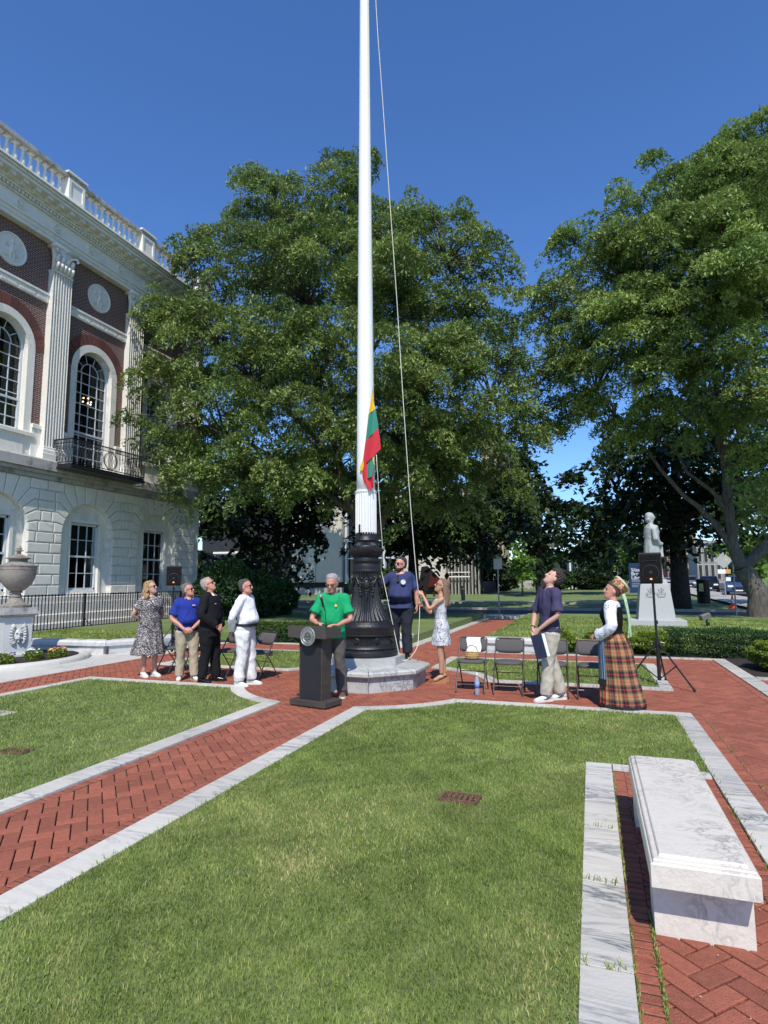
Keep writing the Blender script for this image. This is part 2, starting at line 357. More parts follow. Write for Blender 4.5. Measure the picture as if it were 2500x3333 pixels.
# weeds in joints near the bench
# raised lawns behind
hl=MB()
hl.box(-2.655,14,14.95,26.9,-.05,.25); hl.box(-16.4,-4.625,15.4,26.9,-.05,.22)
hl.prism([(-16.4,4),(-14.3,4),(-14.3,11.28),(-11.8,11.52),(-11.12,11.62),(-10.62,12.35),(-10.52,14.7),(-10.5,15.39),(-16.4,15.39)],-.05,.18)
mu_=MB(); mu_.box(2.6,14,11.96,14.94,-.05,.02); mu_.box(-2.5,2.32,14.43,14.94,-.05,.02); mu_.box(-9.6,-5.4,14.91,15.39,-.05,.02); tag(mu_.build('planting_soil',M_mulch),kind='structure'); hl.box(2.6,14,-5,10.19,-.05,.02)
tag(hl.build('raised_lawn',M_far),kind='structure')
# road, sidewalks and kerbs across the middle distance
rd=MB(); rd.box(-60,8.5,28.4,34.6,-.04,.0); tag(rd.build('road',M_asphalt),kind='structure')
sw=MB(); sw.box(-60,30,26.95,28.35,-.04,.12); sw.box(-60,9,34.65,34.9,-.04,.13); sw.box(-60,7,43,44.8,-.1,.16)
tag(sw.build('sidewalk',M_conc),kind='structure')
# street on the right, running away from the camera
st=MB()
def strip(x0,x1,ya,yb,x0b,x1b,dz,mb):
    ys=[ya+(yb-ya)*i/8 for i in range(9)]; v=[];f=[]
    for i,y in enumerate(ys): t=i/8; v+=[(x0+(x0b-x0)*t,y,hgt(y)+dz),(x1+(x1b-x1)*t,y,hgt(y)+dz)]
    for i in range(8): f.append((2*i,2*i+1,2*i+3,2*i+2))
    mb.add(v,f)
strip(11.2,21,20,150,13.5,25,.03,st); tag(st.build('road',M_asphalt),kind='structure')
s2=MB(); strip(8.0,11.0,35,150,10.5,13.3,.10,s2); strip(9.3,11.1,20,35,8.0,11.0,.10,s2); tag(s2.build('sidewalk',M_conc),kind='structure')
# grass blades
def blades(poly,rate,name,hmin=.015,hmax=.034,wid=.0024,zb=.012,near=None):
    xs=[p[0] for p in poly]; ys=[p[1] for p in poly]; x0,x1,y0,y1=min(xs),max(xs),max(min(ys),near or -99),max(ys)
    n=int((x1-x0)*(y1-y0)*rate(0)) ; x=RNG.uniform(x0,x1,n); y=RNG.uniform(y0,y1,n)
    d=np.hypot(x,y); keep=RNG.uniform(0,1,n)<np.array([1.0]) *rate(d)/rate(0)
    x=x[keep];y=y[keep]
    ins=np.zeros(len(x),bool); j=len(poly)-1
    for i in range(len(poly)):
        xi,yi=poly[i]; xj,yj=poly[j]
        if yi!=yj: ins^=((yi>y)!=(yj>y))&(x<(xj-xi)*(y-yi)/(yj-yi)+xi)
        j=i
    x=x[ins];y=y[ins]; n=len(x); d=np.hypot(x,y); 
    sz=np.clip(d/4.5,1,3.0)
    h=RNG.uniform(hmin,hmax,n)*np.where(RNG.uniform(0,1,n)<.03,1.5,1.0); a=RNG.uniform(0,2*PI,n); lean=RNG.uniform(.1,.75,n)*h; la=RNG.uniform(0,2*PI,n)
    w=wid*sz*RNG.uniform(.7,1.3,n); dx=np.cos(a)*w; dy=np.sin(a)*w; lx=np.cos(la)*lean; ly=np.sin(la)*lean
    z=np.full(n,zb-.006)
    V=np.empty((n,5,3)); 
    V[:,0]=np.stack([x-dx,y-dy,z],1); V[:,1]=np.stack([x+dx,y+dy,z],1)
    V[:,2]=np.stack([x+dx*.8+lx*.35,y+dy*.8+ly*.35,z+h*.6],1); V[:,3]=np.stack([x-dx*.8+lx*.35,y-dy*.8+ly*.35,z+h*.6],1)
    V[:,4]=np.stack([x+lx,y+ly,z+h],1)
    b=np.arange(n)*5
    tri=np.concatenate([np.stack([b,b+1,b+2],1),np.stack([b,b+2,b+3],1),np.stack([b+3,b+2,b+4],1)])
    tone=np.clip(RNG.normal(.45,.2,n)+.15*np.sin(x*1.3+2*np.sin(y*.9))*np.cos(y*1.7)+.12*np.sin(x*7.3+3*np.sin(y*2.9))*np.cos(y*5.7+2*np.sin(x*3.1))+.10*np.sin(x*17+4*np.sin(y*6)),0,1)
    dry=np.exp(-(((x+1.75)**2+(y-3.35)**2)/.03))+.8*np.exp(-(((x+1.9)**2+(y-3.9)**2)/.5))*RNG.uniform(0,1,n)+.5*np.exp(-(((x+.3)**2)/.03+((y-2.7)**2)/.2))
    tone=np.where(RNG.uniform(0,1,n)<dry*.6,1.0+.0*tone,tone*.86)
    me=np_mesh('grass',V.reshape(-1,3),tri,np.repeat(tone,5))
    o=mesh_obj('grass',me,M_grass); return tag(o,'short mown green grass of the marble edged lawns','grass',kind='stuff')
M_grass=leafmat('grass_blade',(.115,.175,.030),(.30,.375,.095),(.56,.50,.22),.5,.35,1.6)
lowr=lambda d: 15000*np.clip(4.0/np.maximum(d,2.5),.16,1.0)**1.3 if not np.isscalar(d) else 15000
blades(lawns['fr'],lowr,'g',near=1.2); 
blades([p for p in lawns['fl']],lambda d:(5200*np.clip(5.0/np.maximum(d,4),.2,1)**1.5 if not np.isscalar(d) else 5200),'g',near=2.0,hmax=.042)
blades(lawns['br'],lambda d:(2200+0*d if not np.isscalar(d) else 2200),'g',hmax=.045)
blades(lawns['bl'],lambda d:(2000+0*d if not np.isscalar(d) else 2000),'g',hmax=.045)
blades([(-2.6,14.5),(7,14.5),(7,24),(-2.6,24)],lambda d:(420+0*d if not np.isscalar(d) else 420),'g',hmin=.03,hmax=.07,wid=.004,zb=.25)
blades([(-16.4,8),(-14.4,8),(-14.3,11.4),(-11.2,11.75),(-10.7,12.5),(-10.6,15.3),(-16.4,15.3)],lambda d:(520+0*d if not np.isscalar(d) else 520),'g',hmin=.03,hmax=.07,wid=.004,zb=.18)
blades([(2.6,2),(7,2),(7,10.18),(2.6,10.18)],lambda d:(2200+0*d if not np.isscalar(d) else 2200),'g',hmin=.02,hmax=.04,zb=.02)
# long stray blades hanging over the kerbs, and weeds in the joints by the bench
def strays():
    pts=[]
    for i in range(70): pts.append((-2.87+RNG.normal(0,.015),RNG.uniform(1.8,8.3),-1,0))
    for i in range(60): pts.append((RNG.uniform(-.12,.1),RNG.choice([2.95,3.73,4.51])+RNG.normal(0,.008),0,1))
    for i in range(420): pts.append((.104+abs(RNG.normal(0,.006)),RNG.uniform(2.3,5.8),1,0))
    for i in range(500): pts.append((.208+RNG.normal(0,.004),RNG.uniform(2.3,3.5),1,0))
    for i in range(160): pts.append((.91+RNG.normal(0,.01),RNG.uniform(3,8.3),1,0))
    for i in range(120): pts.append((1.24+RNG.normal(0,.004),RNG.uniform(4,8.3),1,0))
    V=[];T=[];tn=[]
    for k,(x,y,kx,ky) in enumerate(pts):
        small=(abs(x-.104)<.03 or abs(x-.208)<.02 or abs(x-1.24)<.02)
        h=RNG.uniform(.008,.022) if small else RNG.uniform(.025,.065); a=RNG.uniform(0,2*PI); w=.0022; l=RNG.uniform(.3,1)*h
        if not small and kx<0: a2=RNG.uniform(PI*.6,PI*1.4)
        else: a2=RNG.uniform(0,2*PI)
        b=len(V); dx,dy=math.cos(a)*w,math.sin(a)*w; lx,ly=math.cos(a2)*l,math.sin(a2)*l
        V+=[(x-dx,y-dy,0),(x+dx,y+dy,0),(x+dx+lx*.35,y+dy+ly*.35,.01+h*.7),(x-dx+lx*.35,y-dy+ly*.35,.01+h*.7),(x+lx,y+ly,.01+h*.85)]
        T+=[(b,b+1,b+2),(b,b+2,b+3),(b+3,b+2,b+4)]; tn+=[RNG.uniform(.2,.7)]*5
    me=np_mesh('weeds',np.array(V),np.array(T),np.array(tn)); tag(mesh_obj('weeds',me,M_grass),'small weeds and stray blades growing in the paving joints','weeds',kind='stuff')
strays()
# drains
M_rust=simple('rusty_iron',(.15,.07,.045),.8,0,.3,30,.6,80)
def grate(x,y,rz,label):
    t=thing('drain_grate',(x,y,.022 if x>-3 else .012),label,'drain',None,rz); m=MB()
    m.box(-.15,.15,-.085,-.07,-.03,.02); m.box(-.15,.15,.07,.085,-.03,.02); m.box(-.15,-.13,-.07,.07,-.03,.018); m.box(.13,.15,-.07,.07,-.03,.018)
    for i in range(5): xx=-.13+.26*(i+1)/6; m.box(xx-.009,xx+.009,-.07,.07,-.02,.015)
    m.build('grate_frame',M_rust,t)
    m=MB(); m.box(-.13,.13,-.07,.07,-.03,-.012); 
    for i in range(6): xx=-.13+.26*(i+.5)/6; m.ball((xx-.004,.03*(-1)**i*.3,-.006),.018,.04,.012)
    m.build('drain_pit',M_mulch,t)
grate(-1.03,4.73,R(-4),'rusty iron drain grate set in the lawn between the marble kerbs')
p=P(75,2450); p=P(50,2452); grate(p.x,p.y,R(10),'brown drain grate half sunk in the lawn left of the brick path')

# specks of debris blown over the paving: petals, seeds and bits of leaf
def debris():
    V=[];Q=[]; g=np.random.default_rng(77)
    for i in range(420):
        r=rects[g.integers(0,7)]; x=g.uniform(r[0],r[1]); y=g.uniform(max(r[2],2),r[3])
        if any(inpoly(x,y,p) for p in holes): continue
        a=g.uniform(0,6.28); L=g.uniform(.003,.011); w_=L*g.uniform(.3,.7); c,s=math.cos(a),math.sin(a); b=len(V)
        V+=[(x+dx*c-dy*s,y+dx*s+dy*c,.0075+z) for dx,dy,z in ((-L,0,0),(0,-w_,.003),(L,0,.001),(0,w_,.004))]; Q.append((b,b+1,b+2,b+3))
    me=np_mesh('debris',np.array(V),np.array(Q)); tag(mesh_obj('debris',me,simple('dry_petal',(.50,.36,.24),.8,0,.4,4)),'small pale petals and seeds scattered over the brick paving','debris',kind='stuff')
debris()
# ======== the brick and marble building on the left. Local frame: y along the front, z up, x outwards (front plane x=0 at world X=-18)
BX=-18.0
B=thing('brick_building',(BX,17.6,0),'brick and white marble civic building with tall arched windows, fluted pilasters and a roof balustrade','building')
BY=17.6
def T_(y): return y-BY
bays=[10.0,13.8,17.62,21.42]; PIL=[8.1,11.9,15.7,19.5,23.3]; Y0,Y1=6.2,24.35
def arch_face(mb,x,xb,cy,r,zs,y0,y1,z0,z1,mi=0,n=20,floor=None):
    "wall panel y0..y1, z0..z1 at depth x with an arched opening (radius r, spring zs); reveal runs back to xb"
    zf=z0 if floor is None else floor
    Q=lambda a: mb.add(a,[(0,1,2,3)],mi)
    Q([(x,y0,z0),(x,cy-r,z0),(x,cy-r,z1),(x,y0,z1)]); Q([(x,cy+r,z0),(x,y1,z0),(x,y1,z1),(x,cy+r,z1)])
    if zf>z0: Q([(x,cy-r,z0),(x,cy+r,z0),(x,cy+r,zf),(x,cy-r,zf)])
    pts=[(cy-r*math.cos(PI*i/n),zs+r*math.sin(PI*i/n)) for i in range(n+1)]
    for (ya,za),(yb,zb) in zip(pts,pts[1:]):
        Q([(x,ya,za),(x,yb,zb),(x,yb,z1),(x,ya,z1)]); Q([(x,ya,za),(xb,ya,za),(xb,yb,zb),(x,yb,zb)])
    Q([(x,cy-r,zf),(xb,cy-r,zf),(xb,cy-r,zs),(x,cy-r,zs)]); Q([(xb,cy+r,zf),(x,cy+r,zf),(x,cy+r,zs),(xb,cy+r,zs)])
    Q([(x,cy-r,zf),(x,cy+r,zf),(xb,cy+r,zf),(xb,cy-r,zf)])
def rect_hole(mb,x,xb,y0,y1,z0,z1,a0,a1,b0,b1,mi=0):
    Q=lambda a: mb.add(a,[(0,1,2,3)],mi)
    Q([(x,y0,z0),(x,a0,z0),(x,a0,z1),(x,y0,z1)]); Q([(x,a1,z0),(x,y1,z0),(x,y1,z1),(x,a1,z1)])
    Q([(x,a0,z0),(x,a1,z0),(x,a1,b0),(x,a0,b0)]); Q([(x,a0,b1),(x,a1,b1),(x,a1,z1),(x,a0,z1)])
    Q([(x,a0,b0),(xb,a0,b0),(xb,a0,b1),(x,a0,b1)]); Q([(xb,a1,b0),(x,a1,b0),(x,a1,b1),(xb,a1,b1)])
    Q([(x,a0,b1),(x,a1,b1),(xb,a1,b1),(xb,a0,b1)]); Q([(x,a0,b0),(xb,a0,b0),(xb,a1,b0),(x,a1,b0)])
# ground floor
GR,GS=1.2,3.47; TOP=5.32; C=.37
gw=MB(); ru=MB(); 
zl=[1.25+C*k for k in range(12)]
for cy in bays:
    arch_face(gw,-.05,-.22,T_(cy),GR,GS,T_(cy-1.9),T_(cy+1.9),1.0,TOP)
gw.box(-1,-.05,T_(Y0),T_(8.1),0,TOP); gw.add([(-.05,T_(23.3),1.0),(-.05,T_(Y1),1.0),(-.05,T_(Y1),TOP),(-.05,T_(23.3),TOP)],[(0,1,2,3)])
gw.add([(-.03,T_(Y1-.02),0),(-9,T_(Y1-.02),0),(-9,T_(Y1-.02),15.4),(-.03,T_(Y1-.02),15.4)],[(0,1,2,3)])
def block(poly,x0=-.05,x1=.012,sh=.016):
    "bevelled rusticated block from a y,z polygon"
    n=len(poly); cy=sum(p[0] for p in poly)/n; cz=sum(p[1] for p in poly)/n
    A=sum(poly[i][0]*poly[(i+1)%n][1]-poly[(i+1)%n][0]*poly[i][1] for i in range(n))
    if A<0: poly=poly[::-1]
    def ins(d):
        out=[]
        for i in range(n):
            p0,p,p1=poly[i-1],poly[i],poly[(i+1)%n]
            e0=(p[0]-p0[0],p[1]-p0[1]); e1=(p1[0]-p[0],p1[1]-p[1]); l0=math.hypot(*e0) or 1; l1=math.hypot(*e1) or 1
            n0=(-e0[1]/l0,e0[0]/l0); n1=(-e1[1]/l1,e1[0]/l1); k=1+n0[0]*n1[0]+n0[1]*n1[1]; k=max(k,.3)
            out.append((p[0]+(n0[0]+n1[0])/k*d,p[1]+(n0[1]+n1[1])/k*d))
        return out
    a=ins(sh); b=ins(sh+.03)
    v=[(x0,*p) for p in a]+[(x1-.01,*p) for p in a]+[(x1,*p) for p in b]
    f=[tuple(range(2*n,3*n))]+[(k+i,k+(i+1)%n,k+n+(i+1)%n,k+n+i) for k in (0,n) for i in range(n)]
    ru.add(v,f)
TH={6:2.0,7:14,8:27,9:39,10:51}
RB={6:1.30,7:1.62,8:1.72,9:1.80,10:1.93}
def bend(k,side,cy):
    th=R(TH[k]); a=(cy+side*GR*math.cos(th),GS+GR*math.sin(th)); zz=zl[k]; 
    yb=cy+side*max(GR*math.cos(th)+.04,(zz-GS)/math.tan(th) if k>6 else GR+.04); return a,(yb,zz)
for p in PIL:
    e0=p-1.9 if p>8.2 else None; L=(p-.70); Rr=(p+.70)
    lc=p-1.9; rc=p+1.9; hasL=p>8.2; hasR=p<23
    yl=L if hasL else Y0; yr=Rr if hasR else 24.0
    for k in range(0,6):
        z0,z1=zl[k],zl[k+1]; w=yr-yl
        cuts=[yl,yl+w*.36,yr] if k%2==0 else [yl,yl+w*.22,yl+w*.76,yr]
        if k%4==0: cuts=[yl,yl+w*.64,yr]
        for a,b in zip(cuts,cuts[1:]): block([(T_(a),z0),(T_(b),z0),(T_(b),z1),(T_(a),z1)])
    for k in range(6,11):
        z0,z1=zl[k],(zl[k+1] if k<10 else TOP)
        kk=k+1 if k<10 else 10
        def side(hs,s,c):
            if not hs: y=yl if s>0 else yr; return None,y,y
            a0,b0=bend(k,s,c); 
            if k<10: a1,b1=bend(k+1,s,c)
            else:
                a1=(c+s*GR*math.cos(R(62)),GS+GR*math.sin(R(62))); b1=(b0[0],TOP)
            return (a0,b0,a1,b1),b0[0],b1[0]
        Lf,yl0,yl1=side(hasL,1,lc); Rf,yr0,yr1=side(hasR,-1,rc)
        if k==10:
            # top course: straight between the outermost wedge stones
            if Lf: block([(T_(q[0]),q[1]) for q in (Lf[0],Lf[1],(Lf[1][0],TOP),(lc+.80,TOP),(lc+GR*math.cos(R(63)),GS+GR*math.sin(R(63))))])
            if Rf: block([(T_(q[0]),q[1]) for q in (Rf[0],Rf[1],(Rf[1][0],TOP),(rc-.80,TOP),(rc-GR*math.cos(R(63)),GS+GR*math.sin(R(63))))])
            yl1=yl0; yr1=yr0
        else:
            m0=max(yl0,yl1)+.10 if Lf else yl0
            m1=min(yr0,yr1)-.10 if Rf else yr0
            if k%2: m0+=.1*(1 if Lf else 0); m1-=.1*(1 if Rf else 0)
            if Lf: block([(T_(q[0]),q[1]) for q in (Lf[0],Lf[1],(m0,z0),(m0,z1),Lf[3],Lf[2])])
            if Rf: block([(T_(q[0]),q[1]) for q in (Rf[0],Rf[1],(m1,z0),(m1,z1),Rf[3],Rf[2])])
            yl0=yl1=m0; yr0=yr1=m1
        w=yr0-yl0; ncut=1 if w<.75 else (2 if k%2==0 else 3)
        for i in range(ncut):
            a=yl0+w*i/ncut; b=yl0+w*(i+1)/ncut; block([(T_(a),z0),(T_(b),z0),(T_(b),z1),(T_(a),z1)])
for cy in bays:
    ang=[63,79,101,117]; tops=[.80,.30,-.30,-.80]
    for i in range(3):
        a,b=ang[i],ang[i+1]
        mid=[(cy+GR*math.cos(R(a+(b-a)*q/4)),GS+GR*math.sin(R(a+(b-a)*q/4))) for q in range(5)]
        block([(T_(q[0]),q[1]) for q in ([(cy+tops[i],TOP)]+mid+[(cy+tops[i+1],TOP)])])
gwo=gw.build('ground_floor_wall',M_stone,B); ru.build('rusticated_blocks',M_stone,B)
# base courses
b=MB(); b.box(-.1,.06,T_(Y0),T_(Y1+.03),.62,1.0); b.box(-.1,.12,T_(Y0),T_(Y1+.06),.32,.62,ch=.03); b.box(-.1,.18,T_(Y0),T_(Y1+.1),-.1,.32,ch=.03)
b.box(-.1,.02,T_(Y0),T_(Y1),1.0,1.23,ch=.02); b.build('stone_base',M_stone,B)
# windows of the ground floor
def sash(name,yc,w,z0,z1,x,cols,rows,parent,split=.5,arched=False):
    t=MB(); hw=w/2; f=.07
    t.box(x-.06,x+.02,T_(yc)-hw,T_(yc)-hw+f,z0,z1); t.box(x-.06,x+.02,T_(yc)+hw-f,T_(yc)+hw,z0,z1); t.box(x-.06,x+.02,T_(yc)-hw,T_(yc)+hw,z0-.02,z0+.08)
    if not arched: t.box(x-.06,x+.02,T_(yc)-hw,T_(yc)+hw,z1-.08,z1)
    zm=z0+(z1-z0)*split; t.box(x-.05,x+.03,T_(yc)-hw+f,T_(yc)+hw-f,zm-.035,zm+.035)
    for i in range(1,cols): y=T_(yc)-hw+f+(w-2*f)*i/cols; t.box(x-.045,x-.01,y-.014,y+.014,z0+.08,z1-(0 if arched else .08))
    for i in range(1,rows): z=z0+(z1-z0)*i/rows; t.box(x-.045,x-.012,T_(yc)-hw+f,T_(yc)+hw-f,z-.014,z+.014)
    if arched:
        r0=hw; n=18
        def ring(ra,rb,xa,xb):
            for i in range(n):
                a,b2=PI*i/n,PI*(i+1)/n
                q=[(ra,a),(rb,a),(rb,b2),(ra,b2)]
                v=[(xb,T_(yc)+r*math.cos(t_),z1+r*math.sin(t_)) for r,t_ in q]+[(xa,T_(yc)+r*math.cos(t_),z1+r*math.sin(t_)) for r,t_ in q]
                t.add(v,[(0,1,2,3),(0,3,7,4),(1,5,6,2)])
        ring(r0-f,r0,x-.06,x+.02); ring(r0*.5-.014,r0*.5+.014,x-.045,x-.01)
        t.box(x-.045,x-.012,T_(yc)-hw+f,T_(yc)+hw-f,z1-.014,z1+.014)
        for a in (36,72,108,144):
            c,s=math.cos(R(a)),math.sin(R(a)); t.tube([(x-.03,T_(yc)+c*r0*.5,z1+s*r0*.5),(x-.03,T_(yc)+c*(r0-f),z1+s*(r0-f))],.014,4)
        t.box(x-.045,x-.01,T_(yc)-.014,T_(yc)+.014,z1,z1+r0*.5)
    win=t.build(name,M_frame,parent)
    g=MB()
    if arched:
        pts=[(x-.04,T_(yc)-hw+.02,z0),(x-.04,T_(yc)+hw-.02,z0)]+[(x-.04,T_(yc)+(hw-.02)*math.cos(PI*i/20),z1+(hw-.02)*math.sin(PI*i/20)) for i in range(21)]
        g.add(pts,[tuple(range(len(pts)))])
    else: g.add([(x-.04,T_(yc)-hw+.02,z0),(x-.04,T_(yc)+hw-.02,z0),(x-.04,T_(yc)+hw-.02,z1),(x-.04,T_(yc)-hw+.02,z1)],[(0,1,2,3)])
    g.build('pane',M_pane,win)
    return win
M_curtain=simple('curtain',(.35,.32,.27),.9,0,.1,8)
gp=MB()
for cy in bays:
    sl_=MB()
    rect_hole(gp,-.22,-.40,T_(cy-1.25),T_(cy+1.25),.9,4.75,T_(cy)-.68,T_(cy)+.68,1.42,3.95)
    gp.box(-.22,-.17,T_(cy)-.80,T_(cy)-.68,1.30,4.05); gp.box(-.22,-.17,T_(cy)+.68,T_(cy)+.80,1.30,4.05); gp.box(-.22,-.17,T_(cy)-.68,T_(cy)+.68,3.95,4.05)
    sl_.box(-.22,-.10,T_(cy)-.86,T_(cy)+.86,1.22,1.30,ch=.015); sl_.build('window_sill',M_stone,B)
    sash('window',cy,1.34,1.43,3.94,-.30,3,4,B,.5)
gp.build('arch_recess',M_stone,B)
# belt course, weathered
bc=MB(); bc.box(-.3,.10,T_(Y0),T_(Y1+.05),TOP,5.47,ch=.01); bc.box(-.3,.22,T_(Y0),T_(Y1+.15),5.47,5.60,ch=.02); bc.box(-.3,.34,T_(Y0),T_(Y1+.25),5.60,5.98,ch=.05)
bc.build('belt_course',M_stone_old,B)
# upper wall of brick
m,t,bs=nodes('brick_wall'); tc=N(t,'ShaderNodeTexCoord'); sx=N(t,'ShaderNodeSeparateXYZ'); cb=N(t,'ShaderNodeCombineXYZ'); lnk(t,tc.outputs['Object'],sx.inputs[0]); lnk(t,sx.outputs['Y'],cb.inputs[0]); lnk(t,sx.outputs['Z'],cb.inputs[1])
bt=N(t,'ShaderNodeTexBrick',i_Scale=1.0,i_Mortar_Size=.011,i_Brick_Width=.21,i_Row_Height=.075,i_Bias=0.0,i_Mortar_Smooth=.2); lnk(t,cb.outputs[0],bt.inputs['Vector'])
bt.inputs['Color1'].default_value=(.15,.045,.034,1); bt.inputs['Color2'].default_value=(.075,.034,.032,1); bt.inputs['Mortar'].default_value=(.28,.24,.21,1)
lnk(t,bt.outputs['Color'],bs.inputs['Base Color']); bs.inputs['Roughness'].default_value=.85
bp=N(t,'ShaderNodeBump',i_Strength=.5,i_Distance=.01,invert=True); lnk(t,bt.outputs['Fac'],bp.inputs['Height']); lnk(t,bp.outputs[0],bs.inputs['Normal']); M_bwall=m
UB=6.0; UT=13.98; AR,AS=1.14,9.84; IR=.86
bw=MB(); M_varch=simple('arch_brick',(.13,.045,.034),.85,0,.2,30,0,island=.25)
for i,cy in enumerate(bays):
    dd=MB(); su=MB(); vo=MB()
    arch_face(bw,-.12,-.2,T_(cy),AR,AS,T_(cy-1.9),T_(cy+1.9),UB,UT)
    # marble surround with its own arched opening
    z0=UB
    for s in (-1,1): su.add([(-.2,T_(cy)+s*IR,UB),(-.45,T_(cy)+s*IR,UB),(-.45,T_(cy)+s*IR,AS),(-.2,T_(cy)+s*IR,AS)],[(0,1,2,3)])
    su.box(-.5,-.12,T_(cy)-AR,T_(cy)+AR,UB-.1,6.05 if i==2 else 6.85)
    n=20
    for k in range(n):
        a,b_=PI*k/n,PI*(k+1)/n
        q=[(IR,a),(AR,a),(AR,b_),(IR,b_)]
        su.add([(-.10,T_(cy)+r*math.cos(t_),AS+r*math.sin(t_)) for r,t_ in q],[(0,1,2,3)])
        su.add([(-.10,T_(cy)+IR*math.cos(a),AS+IR*math.sin(a)),(-.10,T_(cy)+IR*math.cos(b_),AS+IR*math.sin(b_)),(-.42,T_(cy)+IR*math.cos(b_),AS+IR*math.sin(b_)),(-.42,T_(cy)+IR*math.cos(a),AS+IR*math.sin(a))],[(0,1,2,3)])
    for s in (-1,1): su.box(-.2,-.10,T_(cy)+min(s*IR,s*AR),T_(cy)+max(s*IR,s*AR),UB,AS)
    # brick voussoirs round the arch
    for k in range(40):
        a,b_=PI*k/40+.006,PI*(k+1)/40-.006
        q=[(AR+.01,a),(AR+.40,a),(AR+.40,b_),(AR+.01,b_)]
        vo.add([(-.105,T_(cy)+r*math.cos(t_),AS+r*math.sin(t_)) for r,t_ in q]+[(-.125,T_(cy)+r*math.cos(t_),AS+r*math.sin(t_)) for r,t_ in q],[(0,1,2,3),(0,4,5,1),(1,5,6,2),(2,6,7,3),(3,7,4,0)])
    # dado of marble below the brick
    for a,b_ in ((cy-1.9,cy-AR),(cy+AR,cy+1.9)):
        da=MB(); da.box(-.12,-.04,T_(a),T_(b_),UB,7.05,ch=.01); da.box(-.12,.0,T_(a),T_(b_),7.05,7.2,ch=.02); da.build('dado',M_stone,B)
    if i!=2:
        da=MB(); da.box(-.3,-.06,T_(cy-IR),T_(cy+IR),UB,6.72,ch=.01); da.box(-.3,.02,T_(cy-AR-.06),T_(cy+AR+.06),6.72,6.86,ch=.02); da.build('window_apron',M_stone,B)
    # string course with rosettes between pilasters
    dd.box(-.12,-.04,T_(cy-1.5),T_(cy+1.5),11.72,12.02,ch=.015); dd.box(-.12,-.0,T_(cy-1.5),T_(cy+1.5),11.98,12.06)
    for k in range(46):
        y=T_(cy)-1.42+k*.063
        if k%11!=5: dd.box(-.05,-.025,y,y+.03,11.78,11.95)
    dd.build('string_course',M_stone,B); su.build('window_surround',M_stone,B); vo.build('brick_arch',M_varch,B)
    win=sash('window',cy,2*IR-.02,6.08 if i==2 else 6.9,AS,-.36,4,9 if i==2 else 7,B,.36,True)
bw.build('brick_wall',M_bwall,B)
# curtain and interior lamp bulbs
cu=MB()
for cy in bays: 
    cu.add([(-.47,T_(cy)+.38,6.3),(-.47,T_(cy)+.72,6.3),(-.47,T_(cy)+.72,AS+.2),(-.47,T_(cy)+.38,AS+.2)],[(0,1,2,3)])
# medallions
m_=MB()
def medal(cy,z,r):
    o=MB(); Mx=Matrix.Translation((-.12,T_(cy),z))@Matrix.Rotation(PI/2,4,'Y')
    o.lathe([(r,0),(r,.05),(r*.98,.07),(r*.90,.07),(r*.87,.04),(r*.3,.035),(.001,.035)],40,0,Mx)
    for k,(dy,dz,a,b_,rr) in enumerate([(0,.02,.10,.20,.05),(.0,.27,.055,.07,.05),(-.11,.07,.16,.04,.035),(.10,.1,.05,.15,.035),(-.06,-.2,.05,.2,.035),(.08,-.22,.055,.2,.04),(.16,-.16,.14,.05,.03),(-.2,-.28,.12,.04,.03),(-.22,.16,.05,.05,.03)]):
        o.ball((-.07,T_(cy)+dy*r*1.8,z+dz*r*1.8),rr,a*r*1.8,b_*r*1.8)
    return o.build('medallion',M_stone,B,angle=50)
for cy in bays: medal(cy,12.98 if cy!=13.8 else 12.98,.56)
# pilasters
for p in PIL:
    t=MB(); y=T_(p); hw=.40
    t.box(-.12,.26,y-.52,y+.52,5.98,6.20,ch=.01); t.box(-.12,.22,y-.48,y+.48,6.2,6.36,ch=.03); t.box(-.12,.18,y-.44,y+.44,6.36,6.46,ch=.02)
    # fluted shaft
    nf=7; ys=[]; v=[]
    prof=[(y-hw,-.12),(y-hw,.14)]
    wv=2*hw/nf
    for i in range(nf):
        a=y-hw+i*wv; prof+= [(a+wv*.14,.14),(a+wv*.2,.08),(a+wv*.5,.045),(a+wv*.8,.08),(a+wv*.86,.14)]
    prof+=[(y+hw,.14),(y+hw,-.12)]
    n=len(prof); v=[(x,yy,6.46) for yy,x in prof]+[(x,yy,12.92) for yy,x in prof]
    t.add(v,[(i,i+1,n+i+1,n+i) for i in range(n-1)])
    t.box(-.12,.16,y-hw-.02,y+hw+.02,12.92,13.01,ch=.015)
    t.build('pilaster',M_stone,B)
    c=MB(); # capital with leaves and volutes
    c.loft([((.0,y,13.0),(.14,0,0),(0,hw,0)),((.02,y,13.45),(.15,0,0),(0,hw,0)),((.05,y,13.85),(.20,0,0),(0,hw+.1,0))])
    c.box(-.12,.28,y-hw-.13,y+hw+.13,13.83,13.95,ch=.02)
    for row,(z,nn) in enumerate(((13.02,5),(13.31,4))):
        for i in range(nn):
            yy=y-hw+.08+(2*hw-.16)*(i+(.0 if row==0 else .0))/(nn-1)
            c.tube([(.13,yy,z),(.19,yy,z+.15),(.25,yy,z+.27),(.27,yy,z+.24)],[.07,.08,.06,.03],8)
    for s in (-1,1):
        c.tube([(.14,y+s*.12,13.45),(.2,y+s*.28,13.70),(.27,y+s*.44,13.75),(.30,y+s*.48,13.65),(.28,y+s*.42,13.61)],[.03,.045,.05,.045,.04],8)
    c.ball((.27,y,13.85),.07); c.build('capital',M_stone,B,smooth=True)
